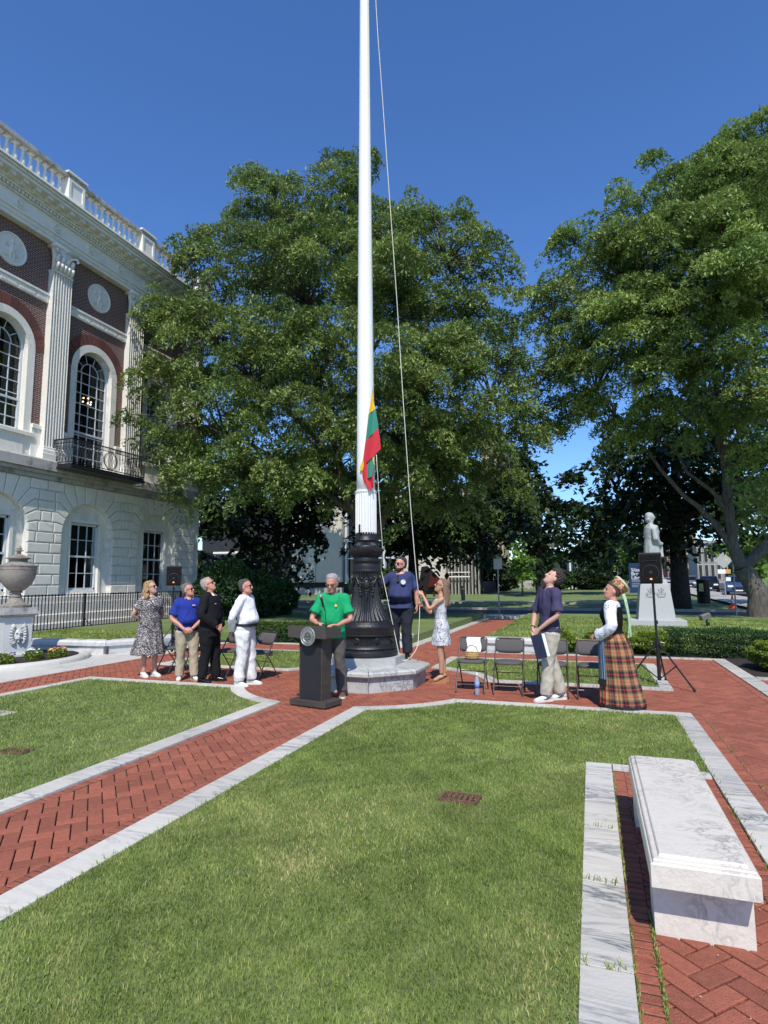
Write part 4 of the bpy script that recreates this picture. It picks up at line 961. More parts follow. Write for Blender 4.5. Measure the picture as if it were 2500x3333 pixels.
for i,(x0,x1,lb) in enumerate(((-9.6,-8.2,'green boxwood hedge behind the woman in the speckled dress, leftmost of the hedge row'),(-8.25,-6.85,'green boxwood hedge behind the man in the black suit'),(-6.9,-5.5,'green boxwood hedge behind the lectern, nearest the flagpole'))):
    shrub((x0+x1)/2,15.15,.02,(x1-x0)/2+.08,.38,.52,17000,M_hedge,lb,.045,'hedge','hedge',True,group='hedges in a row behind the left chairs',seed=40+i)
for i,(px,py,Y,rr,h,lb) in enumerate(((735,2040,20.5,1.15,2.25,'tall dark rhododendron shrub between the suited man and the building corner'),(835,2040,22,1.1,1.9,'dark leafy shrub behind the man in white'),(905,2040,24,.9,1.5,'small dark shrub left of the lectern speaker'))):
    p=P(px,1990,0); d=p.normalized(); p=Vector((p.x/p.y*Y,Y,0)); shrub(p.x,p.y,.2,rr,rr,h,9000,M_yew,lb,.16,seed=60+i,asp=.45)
# flowers in the bed
def flowers(px,py,cols,n,lb):
    p=P(px,py,.09); t=thing('flower_plant',p,lb,'flowers'); pts,d=shell(900,.2,.2,.12,seed=px); pts[:,2]+=.08
    leaves(pts,.05,.5,'leaves',M_box,t)
    for c,mt in enumerate(cols):
        m=MB()
        for i in range(n): a=RNG.uniform(0,6.28); r=RNG.uniform(.02,.19); m.ball((r*math.cos(a),r*math.sin(a),.12+RNG.uniform(0,.09)),.028,.028,.014,7)
        m.build('blossoms',mt,t)
Wf=simple('white_petal',(.8,.8,.82),.6,0,.05,5); Rf=simple('coral_petal',(.65,.16,.12),.6,0,.2,5); Yf=simple('yellow_petal',(.7,.55,.1),.6,0,.2,5); Pf=simple('purple_petal',(.06,.02,.12),.6,0,.3,5)
flowers(108,2145,[Wf],26,'white petunias flowering in the mulch beside the pedestal'); flowers(186,2138,[Rf,Yf],10,'coral and yellow flowers in the mulch bed right of the white ones'); flowers(12,2160,[Pf],12,'dark purple flowers at the left edge of the mulch bed')
# ======== lectern with seal and microphones
M_wood=simple('dark_wood',(.052,.042,.034),.5,0,.3,3,.15,60,stretch=(1,1,9)); M_woodt=simple('dark_wood_top',(.062,.05,.04),.5,0,.3,3,.15,60,stretch=(1,9,9)); M_panel=simple('black_panel',(.017,.015,.018),.55,0,.1,20)
LX,LY=-3.66,7.66; LA=R(-13)
LE=thing('lectern',(LX,LY,.004),'dark wooden lectern with a round silver seal on its front','lectern',rz=LA)
m=MB(); m.box(-.31,.31,-.20,.17,0.02,.09,ch=.006); m.box(-.29,.29,-.18,.15,0,.02); m.build('base',M_woodt,LE)
m=MB(); m.box(-.20,.20,-.13,.07,.09,.93); m.build('column',M_wood,LE)
m=MB(); m.box(-.175,.175,-.137,-.128,.10,.80); m.build('front_panel',M_panel,LE)
m=MB(); m.box(-.20,.20,-.134,-.131,.80,.93); m.build('column_head',M_panel,LE)
m=MB(); m.box(-.33,.33,-.215,.13,.93,1.05); m.box(-.33,.33,-.225,-.215,.925,1.09,ch=.002); 
m.add([(-.33,-.215,1.05),(.33,-.215,1.05),(.33,.13,1.05),(-.33,.13,1.05),(-.33,-.215,1.085),(.33,-.215,1.085),(.33,.13,1.05),(-.33,.13,1.05)],[(4,5,6,7),(0,1,5,4),(0,4,3),(1,2,5)]); m.build('reading_top',M_woodt,LE)
# seal
M_seal=simple('seal_metal',(.33,.33,.31),.45,.6,.15,40); M_seald=simple('seal_relief',(.12,.12,.115),.5,.5,.2,40)
SL=MB(); Mx=Matrix.Translation((.03,-.228,.95))@Matrix.Rotation(PI/2,4,'X')
SL.lathe([(.128,0),(.128,.010),(.122,.014),(.118,.010),(.085,.010),(.083,.013),(.080,.010),(.001,.010)],48,0,Mx); sl2=SL.build('seal',M_seal,LE)
def text_mesh(s,size,name,mat,parent,M4,align='CENTER',ext=.001):
    cu=bpy.data.curves.new(name,'FONT'); cu.body=s; cu.size=size; cu.align_x=align; cu.extrude=ext
    ob=bpy.data.objects.new('tmp',cu); COL.objects.link(ob); dg=bpy.context.evaluated_depsgraph_get(); me=bpy.data.meshes.new_from_object(ob.evaluated_get(dg))
    bpy.data.objects.remove(ob); me.transform(M4); me.name=name; me.materials.clear(); return mesh_obj(name,me,mat,parent)
import bmesh
def ring_text(s,r,size,a0,a1,M0,flip=False):
    bm_=bmesh.new()
    for i,ch in enumerate(s):
        if ch==' ': continue
        a=R(a0+(a1-a0)*i/(len(s)-1)); cu=bpy.data.curves.new('c','FONT'); cu.body=ch; cu.size=size; cu.align_x='CENTER'; cu.extrude=.0012
        ob=bpy.data.objects.new('tmp',cu); COL.objects.link(ob); dg=bpy.context.evaluated_depsgraph_get(); me=bpy.data.meshes.new_from_object(ob.evaluated_get(dg)); bpy.data.objects.remove(ob)
        rot=a-PI/2 if not flip else a+PI/2
        me.transform(M0@Matrix.Translation((r*math.cos(a),r*math.sin(a),.012))@Matrix.Rotation(rot,4,'Z')@Matrix.Translation((0,-size*.35,0))); bm_.from_mesh(me); bpy.data.meshes.remove(me)
    me=bpy.data.meshes.new('seal_lettering'); bm_.to_mesh(me); bm_.free(); return me
mesh_obj('seal_lettering',ring_text('SEAL OF THE CITY OF WATERBURY',.101,.021,222,-42,Mx),M_seald,sl2)
mesh_obj('seal_lettering',ring_text('CONN',.101,.021,254,286,Mx,True),M_seald,sl2)
m=MB(); 
for q in ((0,0,.045,.02),(-.03,.02,.02,.03),(.035,.015,.022,.03),(0,.045,.03,.015),(-.02,-.04,.03,.012),(.03,-.035,.025,.015),(0,-.06,.012,.012),(-.05,-.01,.012,.02),(.055,-.01,.012,.02)): m.ball((q[0],q[1],.010),q[2],q[3],.004,10,M=Mx)
m.build('seal_emblem',M_seald,sl2)
m=MB(); m.tube([(.17,.0,1.05),(.165,-.02,1.25),(.16,-.05,1.36)],.006,6); m.build('mic_stand',M_black,LE)
mm_=MB(); mm_.tube([(.155,-.05,1.34),(.152,-.095,1.46)],[.013,.018],10); mic=mm_.build('microphone',M_black,LE); m=MB(); m.ball((.151,-.102,1.485),.030); m.build('mic_grille',simple('mic_grille',(.35,.35,.36),.4,.7,.1,90),mic)
m=MB(); m.tube([(-.26,.1,1.06),(-.24,.08,1.13),(-.17,.03,1.24),(-.09,0,1.30)],[.004,.004,.004,.006],6); m.build('gooseneck_microphone',M_black,LE)
# ======== folding chairs
M_pad=simple('chair_fabric',(.085,.078,.078),.9,0,.15,60,.2,200); M_tube=simple('chair_tube',(.14,.115,.10),.32,.75,.1,10)
def make_chair(label):
    t=thing('folding_chair',(0,0,0),label,'chair'); m=MB(); 
    for s in (-1,1):
        x=s*.215
        m.tube([(x,-.23,0),(x,-.10,.24),(x,.0,.44),(x,.16,.72),(x*.98,.185,.775),(x*.86,.19,.795)],.0115,8)
    m.tube([(-.185,.19,.795),(.185,.19,.795)],.0115,8)
    m.tube([(-.215,-.165,.12),(.215,-.165,.12)],.007,6); m.build('front_frame',M_tube,t)
    for s in (-1,1):
        m=MB(); x=s*.20; m.tube([(x,.26,0),(x,.05,.33),(x,-.04,.44)],.0105,8); m.build('rear_leg',M_tube,t)
    m=MB(); m.tube([(-.2,.20,.09),(.2,.20,.09)],.007,6); m.build('stretcher',M_tube,t); m=MB(); m.tube([(-.2,.08,.285),(.2,.08,.285)],.007,6)
    for s in (-1,1): m.box(s*.213-.004,s*.213+.004,-.02,.10,.40,.46)
    m.build('stretcher',M_tube,t)
    for s in (-1,1): m=MB(); m.tube([(s*.215,-.235,-.0),(s*.215,-.222,.02)],.014,8); m.build('foot_cap',M_black,t)
    m=MB(); m.loft([((0,-.01,.435),(.205,0,0),(0,.215,0)),((0,-.01,.445),(.212,0,0),(0,.222,0)),((0,-.01,.462),(.21,0,0),(0,.22,0)),((0,-.01,.478),(.18,0,0),(0,.19,0))])
    o=m.build('seat',M_pad,t,smooth=True)
    for v in o.data.vertices:  # squarer outline
        x,y=v.co.x/.212,(v.co.y+.01)/.222; r=math.hypot(x,y)+1e-9; k=r/max(abs(x),abs(y),1e-9); k=1+(k-1)*.75; v.co.x*=k*.93; v.co.y=(v.co.y+.01)*k*.9-.01
    m=MB(); 
    n=10;V=[];Fc=[]
    for sg in (0,1):
        for i in range(n+1):
            for j in range(5):
                u=-1+2*i/n; vv=j/4; z=.575+.215*vv; e=abs(u)**6*.03; x=u*.205; y=.105+(z-.575)*.42 + (.012*u*u*-1)+(.0 if sg else -.024*(1-abs(u)**4)*(1-abs(2*vv-1)**4)) ; z2=z-(e if vv>.5 else -e); V.append((x,y+sg*.012,z2))
    K=(n+1)*5
    for sg in (0,1):
        for i in range(n):
            for j in range(4): q=(i*5+j,(i+1)*5+j,(i+1)*5+j+1,i*5+j+1); q=tuple(sg*K+x for x in q); Fc.append(q if sg==0 else q[::-1])
    for i in range(n): Fc.append((i*5,K+i*5,K+(i+1)*5,(i+1)*5)); Fc.append((i*5+4,(i+1)*5+4,K+(i+1)*5+4,K+i*5+4))
    for i in (0,n):
        for j in range(4): Fc.append((i*5+j,i*5+j+1,K+i*5+j+1,K+i*5+j) if i==0 else (i*5+j,K+i*5+j,K+i*5+j+1,i*5+j+1))
    m.add(V,Fc); m.build('backrest',M_pad,t,smooth=True)
    return t
ch0=make_chair('x')
spots=[(-1.81,9.36,0,'folding chair holding the wicker basket and white cloth','folding chairs on the right of the flagpole'),(-1.24,9.36,0,'empty folding chair between the basket chair and the tall man in navy polo','folding chairs on the right of the flagpole'),
(-.60,9.36,0,'folding chair partly hidden behind the tall man in navy polo','folding chairs on the right of the flagpole'),(-.04,9.36,0,'folding chair beside the woman in the plaid skirt','folding chairs on the right of the flagpole'),
(-5.60,9.42,R(-20),'folding chair right of the man in white, nearest the lectern','folding chairs on the left of the flagpole'),(-6.30,9.5,R(-20),'folding chair between the suited man and the man in white','folding chairs on the left of the flagpole'),(-7.0,9.55,R(-20),'folding chair between the blue polo man and the suited man','folding chairs on the left of the flagpole'),(-7.62,9.62,R(-20),'folding chair between the woman in the speckled dress and the blue polo man','folding chairs on the left of the flagpole')]
for i,(x,y,rz,lb,g) in enumerate(spots):
    c=ch0 if i==0 else copy_tree(ch0); c.location=(x,y,.003); c.rotation_euler=(0,0,rz); c['label']=lb; c['group']=g
# basket, cloth and bottle
bx,by=-1.80,9.33
M_wick=simple('wicker',(.52,.33,.12),.7,0,.3,90,.6,160); M_cloth=simple('white_cloth',(.78,.78,.80),.8,0,.04,20,.3,40)
t=thing('wicker_basket',(bx,by,.485),'small wicker basket with a hooped handle sitting on the folding chair','basket'); m=MB()
m.lathe([(.075,0),(.095,.03),(.10,.075),(.09,.11),(.084,.12),(.078,.115),(.085,.07),(.07,.02),(.01,.015)],96,flute=24,fd=.006,M=Matrix.Diagonal((1.1,.7,1,1)))
for z in (.02,.05,.08,.11): m.tube([(.107*math.cos(q*PI/12),.069*math.sin(q*PI/12),z) for q in range(25)],.004,4)
m.build('basket_body',M_wick,t,smooth=True); m=MB(); m.tube([(.09*math.cos(q*PI/12),.0,.10+.11*math.sin(q*PI/12)) for q in range(13)],.007,6); m.build('handle',simple('handle_leather',(.25,.13,.08),.7,0,.1,10),t)
m=MB(); m.ball((.04,0,.12),.05,.04,.03); m.ball((-.03,.01,.12),.045,.035,.025); m.build('basket_contents',M_cloth,t,smooth=True)
def cloth(name,fn,label,cat,nx=14,ny=10,mat=None):
    V=[];Fc=[]
    for sg in (0,1):
        for i in range(nx+1):
            for j in range(ny+1): p=Vector(fn(i/nx,j/ny)); p+=Vector((0,.004*sg,.0)); V.append(p)
    K=(nx+1)*(ny+1)
    for sg in (0,1):
        for i in range(nx):
            for j in range(ny): q=(i*(ny+1)+j,(i+1)*(ny+1)+j,(i+1)*(ny+1)+j+1,i*(ny+1)+j+1); q=tuple(sg*K+x for x in q); Fc.append(q if sg==0 else q[::-1])
    o=MB().add(V,Fc).build(name,mat or M_cloth,None,smooth=True); return tag(o,label,cat)
def fn(u,v):
    x=-1.81-.09+u*.22; s=v*1.0
    if s<.72: return (x+.012*math.sin(v*8),9.36+.085+.09*(s/.72)*1.0-.045+.008*math.sin(u*14+v*3),.60+.205*s/.72-.02*abs(u-.5)*(s<.1))
    k=(s-.72)/.28; return (x,9.36+.15+.06*k,.808-.05*k*k)
cloth('white_cloth',fn,'white cloth hung over the backrest of the basket chair','cloth')
t=thing('water_bottle',P(1554,2262).to_tuple(),'clear plastic water bottle standing on the bricks by the basket chair','bottle')
me,tt,b_=nodes('bottle_plastic'); b_.inputs['Base Color'].default_value=(.62,.68,.75,1); b_.inputs['Roughness'].default_value=.12; b_.inputs['Transmission Weight'].default_value=.55; b_.inputs['Alpha'].default_value=.85
m=MB(); m.lathe([(.030,0),(.036,.01),(.036,.10),(.033,.11),(.036,.12),(.036,.20),(.025,.25),(.014,.275),(.014,.29)],20); m.build('bottle_body',me,t,smooth=True)
m=MB(); m.lathe([(.016,.283),(.016,.30),(.01,.315),(.008,.325)],14); m.build('cap',M_white,t,smooth=True)
m=MB(); m.lathe([(.0365,.10),(.0365,.19)],20); m.build('label_sleeve',simple('label_blue',(.18,.25,.55),.5,0,.4,30),t,smooth=True)
# ======== speakers
M_spk=simple('speaker_case',(.010,.010,.011),.75,0,.1,80,.2,200); M_grl=simple('speaker_grille',(.010,.010,.010),.9,0,.3,300,.3,500,spec=.15)
me,tt,b_=nodes('power_led'); b_.inputs['Base Color'].default_value=(.9,.25,.05,1); b_.inputs['Emission Color'].default_value=(1,.35,.08,1); b_.inputs['Emission Strength'].default_value=1.2; M_led=me
def stand(x,y,h,label,legs=(10,130,250),spread=.55,vis=True):
    t=thing('speaker_stand',(x,y,0),label,'speaker stand')
    m=MB(); m.tube([(0,0,.10),(0,0,.62)],.028,10); m.tube([(0,0,.62),(0,0,.68)],.034,10); m.build('lower_tube',M_black,t)
    m=MB(); m.tube([(0,0,.6),(-.01,0,h-.6),(-.015,0,h)],.019,10); m.build('pole',M_black,t)
    m=MB(); m.tube([(0,0,.98),(0,0,1.04)],.028,10); m.tube([(0,0,.66),(0,0,.72)],.045,10); m.tube([(.02,0,.70),(.11,0,.68)],.012,6); m.build('collar',M_black,t)
    for a in legs:
        a=R(a); c,s=math.cos(a),math.sin(a); m=MB(); m.tube([(.03*c,.03*s,.67),(spread*c,spread*s,.03)],.014,8); lg=m.build('leg',M_black,t)
        m=MB(); m.tube([(.3*c*spread/.55,.3*s*spread/.55,.36),(.03*c,.03*s,.14)],.010,6); m.build('brace',M_black,lg); m=MB(); m.tube([(spread*c*.985,spread*s*.985,.045),(spread*c*1.03,spread*s*1.03,.008)],.02,8); m.build('rubber_foot',M_black,lg)
def speaker(x,y,z,rz,label,w=.33,h=.52,d=.28,tilt=0):
    t=thing('loudspeaker',(x,y,z),label,'loudspeaker',None,rz); t.rotation_euler=(tilt,0,rz)
    m=MB()
    sec=[(-w/2,-d/2),(w/2,-d/2),(w/2*.97,d*.1),(w*.30,d/2),(-w*.30,d/2),(-w/2*.97,d*.1)]
    m.prism([(a*.95,b*.96) for a,b in sec],0,.02,taper=1.05); m.prism(sec,.02,h-.02); m.prism(sec,h-.02,h,taper=.95); cs=m.build('case',M_spk,t)
    m=MB(); m.box(-w/2+.018,w/2-.018,-d/2-.012,-d/2,.03,h-.03,ch=.004); m.build('grille',M_grl,t)
    m=MB(); Mx=Matrix.Translation((0,-d/2-.010,h*.36))@Matrix.Rotation(PI/2,4,'X'); m.lathe([(w*.37,0),(w*.375,.004),(w*.35,.006),(w*.35,.002),(.03,.001),(.025,.006),(.001,.008)],36,0,Mx); m.build('woofer',simple('cone',(.014,.014,.014),.5,0,.1,10),t)
    m=MB(); m.tube([(-w*.4,-d/2-.013,h*.70),(-w*.2,-d/2-.016,h*.735),(w*.2,-d/2-.016,h*.735),(w*.4,-d/2-.013,h*.70)],.006,5); m.build('horn_edge',M_spk,t)
    m=MB(); m.box(-.015,.018,-d/2-.018,-d/2-.008,.065,.088); m.build('power_light',M_led,t)
tp=P(2148,2235); stand(tp.x,tp.y,1.66,'black tripod speaker stand right of the woman in the plaid skirt',(-38,75,200),.56)
a=Vector((tp.x-.02,tp.y,0)); speaker(tp.x-.03,tp.y,1.625,R(-8),'black loudspeaker on the tripod stand in front of the statue',.335,.50,.28)
q=PY(567,1900,11.6); stand(q.x,q.y,1.60,'black speaker stand behind the blue polo man',(0,120,240),.5); speaker(q.x,q.y,1.62,R(32),'black loudspeaker on a stand in front of the marble building',.33,.46,.28)
# ======== statue
SX,SY=2.12,20.0
s0=P(2050,2041,.22); s1=P(2236,2043,.22); SX=(s0.x+s1.x)/2; SY=s0.y+.75; SW=(s1.x-s0.x)/2
M_gran=simple('granite',(.42,.42,.41),.8,0,.12,90,.3,200,dirt=((.22,.22,.2),2,.6)); M_stat=simple('statue_marble',(.36,.38,.37),.65,0,.16,6,.3,40,dirt=((.55,.55,.52),3,.62))
ST=thing('statue_pedestal',(SX,SY,.22),'tapered granite pedestal with carved ships on the lawn','pedestal')
m=MB(); m.box(-SW,SW,-.75,.75,-.1,.22,ch=.01); m.build('pedestal_step',M_gran,ST)
k=SW/.76
m=MB(); m.prism([(-.50*k,-.5*k),(.50*k,-.5*k),(.50*k,.5*k),(-.50*k,.5*k)],.22,1.18*k+.05,taper=.78); m.prism([(-.36*k,-.36*k),(.36*k,-.36*k),(.36*k,.36*k),(-.36*k,.36*k)],1.18*k+.05,1.34*k+.05,taper=.9); m.build('pedestal_shaft',M_gran,ST)
m=MB(); dk=simple('carved_groove',(.2,.2,.19),.9,0,.1,10)
for cx_ in (-.12*k,.16*k):
    zc=.98*k; yf=-.455*k
    m.tube([(cx_-.12*k,yf,zc),(cx_-.08*k,yf-.0,zc-.10*k),(cx_+.08*k,yf,zc-.10*k),(cx_+.12*k,yf,zc)],.008,4); m.tube([(cx_-.12*k,yf,zc),(cx_+.12*k,yf,zc)],.006,4)
    m.tube([(cx_,yf+.02,zc),(cx_,yf+.035,zc+.16*k)],.006,4); m.tube([(cx_,yf+.03,zc+.15*k),(cx_+.08*k,yf+.02,zc+.09*k),(cx_,yf+.01,zc+.04*k)],.006,4); m.tube([(cx_-.08*k,yf+.03,zc+.12*k),(cx_-.04*k,yf+.02,zc+.03*k)],.006,4)
m.build('ship_carving',dk,ST)
# the carved figure on top
zt=1.34*k+.05; zh=PY(2122,1662,SY).z-.22-zt; q=zh/2.0
SF=thing('statue',(SX+.02,SY,.22+zt),'white marble statue of a robed man with folded arms looking right','statue',None,R(12)); m=MB(); E=lambda z,cx,a,b_,cy=0: ((cx*q,cy*q,z*q),(a*q,0,0),(0,b_*q,0))
m.loft([E(0,0,.26,.25),E(.10,0,.25,.24),E(.5,-.01,.235,.225),E(.95,0,.215,.22),E(1.15,.01,.205,.22),E(1.35,.0,.20,.25),E(1.5,-.01,.17,.25),E(1.58,-.02,.10,.16)])
m.tube([(-.02*q,0,1.5*q),(.0,0,1.7*q)],.075*q,10); m.ball((.02*q,0,1.80*q),.105*q,.085*q,.125*q); m.ball((-.03*q,0,1.83*q),.12*q,.11*q,.13*q); m.ball((-.07*q,0,1.73*q),.08*q,.115*q,.09*q); m.ball((.125*q,0,1.79*q),.022*q,.018*q,.03*q)
m.tube([(-.10*q,-.15*q,1.57*q),(.10*q,-.17*q,1.50*q),(.17*q,-.05*q,1.36*q),(.17*q,.05*q,1.36*q),(.10*q,.17*q,1.5*q),(-.10*q,.15*q,1.57*q)],.055*q,8)
for s_ in (-1,1): m.tube([(0,s_*.24*q,1.45*q),(.02*q,s_*.29*q,1.15*q),(.16*q,s_*.16*q,1.0*q),(.27*q,s_*.02*q,1.02*q)],[.085*q,.08*q,.075*q,.05*q],10)
m.ball((.27*q,0,1.02*q),.05*q,.06*q,.045*q); m.tube([(.26*q,-.02*q,1.0*q),(.27*q,-.05*q,.62*q)],[.03*q,.045*q],8)
def sfold(x,y,z): return .014*q*np.sin(11*np.arctan2(y,x)+.6*np.sin(z*3))*np.clip(1.15-z/q,0,1)
STAT_ARGS=(m,'figure',M_stat,SF,.022*q,2,sfold,.006,6,3)
# ======== floodlight, bollard, cone, signs
p=P(2305,2040,.25); t=thing('floodlight',p,'small dark ground floodlight on the lawn right of the statue','floodlight',rz=R(20)); m=MB()
m.tube([(0,0,-.02),(0,0,.14)],.05,10); m.tube([(-.05,0,.14),(.02,0,.32)],.03,8); m.build('bracket',M_black,t); m=MB(); m.box(-.12,.16,-.1,.1,.24,.40,ch=.02,M=Matrix.Rotation(R(-18),4,'Y')); m.build('lamp_head',simple('lamp_metal',(.16,.15,.13),.5,.4,.2,8),t)
M_galv=simple('galvanised',(.30,.31,.31),.5,.5,.15,20); M_signback=simple('sign_back',(.42,.43,.43),.5,.3,.1,10)
def post_sign(px,py,z0,top,label,name='road_sign'):
    p=P(px,py,z0); t=thing(name,p,label,'sign'); m=MB(); m.box(-.03,.03,-.015,.015,-.1,top-z0); m.build('post',M_galv,t); return t,p
t,p=post_sign(1625,2000,0,3.6,'grey back of a rectangular road sign on a post across the lawn'); d=math.hypot(p.x,p.y)
zt=PY(1622,1818,p.y).z; zb=PY(1622,1852,p.y).z; m=MB(); m.box(-.21,.21,-.03,-.02,zb,zt,ch=.002); m.build('sign_plate',M_signback,t)
for ch in t.children:
    if ch.name.startswith('post'): 
        for v in ch.data.vertices: v.co.z=min(v.co.z,zt)
p=P(1508,1952,.15); t=thing('bollard',p,'black round bollard on the far lawn behind the woman in white','bollard'); m=MB(); m.lathe([(.17,-.1),(.17,1.0),(.15,1.08),(.05,1.12),(.001,1.12)],16); m.build('bollard_body',M_black,t,angle=40); m=MB(); m.lathe([(.175,.86),(.175,.90)],16); m.build('band',M_galv,t)
p=P(2386,1981,.1); t=thing('traffic_cone',p,'orange traffic cone beside the big tree trunk','traffic cone'); M_or=simple('cone_orange',(.75,.09,.03),.6,0,.1,5)
m=MB(); m.box(-.2,.2,-.2,.2,0,.04,ch=.01); m.lathe([(.15,.04),(.10,.3)],16); m.lathe([(.06,.5),(.03,.72),(.01,.73)],16); m.build('cone_body',M_or,t,angle=40); m=MB(); m.lathe([(.10,.3),(.06,.5)],16); m.build('reflective_collar',M_white,t)
p=P(2363,1946,.2); zt=PY(2357,1796,p.y).z-.2; t=thing('road_sign',p,'grey diamond warning sign seen from behind with small plates on its post','sign'); s=.92
m=MB(); m.box(-.035,.035,-.02,.02,-.2,zt-.1); m.build('post',M_galv,t)
m=MB(); m.box(-.46,.46,-.045,-.035,-.46,.46,M=Matrix.Translation((0,0,zt-.68))@Matrix.Rotation(R(45),4,'Y')); m.build('diamond_plate',M_signback,t)
m=MB(); m.box(.10,.28,-.05,-.046,zt-.72,zt-.52); m.build('yellow_sticker',Yf,t); m=MB(); m.box(-.45,.10,-.05,-.04,zt-1.72,zt-1.38); m.build('small_plate',M_white,t); m=MB(); m.box(.101,.45,-.05,-.04,zt-1.72,zt-1.38); m.build('small_plate',simple('ochre',(.55,.3,.1),.6,0,.1,4),t); m=MB(); m.box(.08,.42,-.05,-.04,zt-2.3,zt-2.0); m.build('small_plate',M_white,t)
p=P(2397,1998,.1); t=thing('street_post',p,'thin grey metal post in front of the big tree trunk','post'); m=MB(); m.tube([(0,0,-.1),(0,0,3.2)],.035,8); m.build('post_tube',M_galv,t); m=MB(); m.ball((0,0,3.22),.045); m.build('post_cap',M_galv,t)
p=P(2292,1963,.15); t=thing('litter_bin',p,'black slatted litter bin between the oak trunk and the parked cars','bin'); m=MB(); m.lathe([(.36,0),(.38,.1),(.38,1.35),(.42,1.4),(.42,1.5),(.3,1.55),(.001,1.55)],24,flute=0); m.build('bin_body',M_black,t,angle=40); m=MB(); m.box(-.3,-.05,-.42,-.385,.75,1.25); m.build('bin_poster',simple('poster',(.45,.45,.2),.6,0,.5,6),t)
# library sign
p=P(2082,1930,.45); zt=PY(2080,1833,p.y).z-.45; sc_=(PY(2113,1880,p.y).x-PY(2050,1880,p.y).x)
t=thing('library_sign',p,'dark blue upright sign reading Silas Bronson Library','sign'); M_blue=simple('sign_blue',(.012,.035,.10),.4,0,.1,3)
m=MB(); m.box(-sc_/2,sc_/2,-.1,.1,0,zt,ch=.01); sb_=m.build('sign_panel',M_blue,t); hh=zt
for i,(tx) in enumerate(('Silas','Bronson','Library')): text_mesh(tx,.44,'lettering',M_white,sb_,Matrix.Translation((-sc_/2+.18,-.105,hh-.75-.36*i))@Matrix.Rotation(PI/2,4,'X'),'LEFT',.004)
m=MB(); m.lathe([(.30,0),(.30,.01),(.001,.01)],24,0,Matrix.Translation((sc_/2-.3,-.10,hh-.35))@Matrix.Rotation(PI/2,4,'X')); m.build('emblem',M_white,sb_); m=MB()
for i,z in enumerate((.42,.37,.30,.25,.20)): m.box(-sc_/2+.2,sc_/2-.35-.2*(i%2),-.105,-.1,hh*z,hh*z+.035)
m.build('small_print',simple('print_white',(.4,.42,.45),.5,0,.1,4),sb_)
# yellow banner on a lamp pole and other far poles
p=P(2000,1910,.5); t=thing('street_lamp',p,'grey street lamp pole with a yellow banner behind the woman in the hat','street lamp'); zt=PY(2000,1700,p.y).z
m=MB(); m.tube([(.6,0,-.5),(.6,0,zt)],.08,8); m.build('pole',M_galv,t); m=MB(); m.box(-.55,.45,-.03,.03,PY(2000,1860,p.y).z-.5,PY(2000,1820,p.y).z-.5); m.build('banner',simple('banner_yellow',(.62,.55,.2),.7,0,.1,4),t); m=MB(); m.ball((.6,0,zt),.3,.3,.4); m.build('lamp_head',M_galv,t); m=MB(); m.tube([(-.6,0,-.5),(-.6,0,zt*.8)],.07,8); m.build('pole',M_galv,t)
for px,top,lb in ((1752,1800,'thin dark street lamp pole on the far lawn left of the tall man'),):
    p=P(px,1917,.47); t=thing('street_lamp',p,lb,'street lamp'); zt=PY(px,top,p.y).z; m=MB(); m.tube([(0,0,-.2),(0,0,zt)],.09,8); m.build('pole',M_galv,t); m=MB(); m.ball((0,0,zt),.32,.32,.4); m.build('lamp_head',M_galv,t)
# far granite wall with benches
p0=P(1500,1912,.6); p1=P(1800,1914,.6); t=thing('granite_wall',p0,'long low pale granite wall at the back of the far lawn','wall'); m=MB(); L=p1.x-p0.x
for i in range(5): m.box(i*L/5+.02,(i+1)*L/5-.02,0,.6,-.3,.95,ch=.03)
m.build('wall_blocks',M_conc,t)
for px,lb in ((1700,'stone park bench in front of the granite wall'),(1892,'dark park bench right of the small monument')):
    p=P(px,1915,.55); t=thing('park_bench',p,lb,'bench'); m=MB(); m.box(-1.3,1.3,-.3,.3,.62,.8,ch=.02); m.build('seat',M_conc,t)
    for s in (-1,1): m=MB(); m.box(s*.9-.15,s*.9+.15,-.25,.25,-.1,.62); m.build('leg',M_conc,t)
p=P(1866,1914,.55); t=thing('monument',p,'small pale monument with dark bronze figures on the far lawn','monument'); m=MB(); m.prism([(-1.8,-1.2),(1.8,-1.2),(1.8,1.2),(-1.8,1.2)],-.2,.35); m.prism([(-1.3,-.9),(1.3,-.9),(1.3,.9),(-1.3,.9)],.35,2.2,taper=.9); m.build('monument_base',simple('pale_stone',(.55,.58,.55),.8,0,.1,3),t)
m=MB(); m.loft([((-.4,0,2.1),(.5,0,0),(0,.4,0)),((-.3,0,3.0),(.4,0,0),(0,.35,0)),((-.3,0,3.7),(.2,0,0),(0,.2,0)),((-.3,0,4.1),(.15,0,0),(0,.15,0))]); m.loft([((.6,0,2.1),(.45,0,0),(0,.4,0)),((.5,0,2.8),(.35,0,0),(0,.3,0)),((.4,0,3.5),(.15,0,0),(0,.15,0))]); m.build('bronze_figures',simple('bronze_green',(.06,.09,.09),.6,.3,.3,4),t,smooth=True)
p=P(1860,1915,.55); zt=PY(1857,1800,p.y).z; t=thing('white_flagpole',p,'slim white pole standing before the small monument','pole'); m=MB(); m.tube([(0,-2,-.2),(0,-2,zt)],.12,8); m.build('pole_shaft',M_white,t); m=MB(); m.ball((0,-2,zt),.2); m.build('finial',M_white,t)
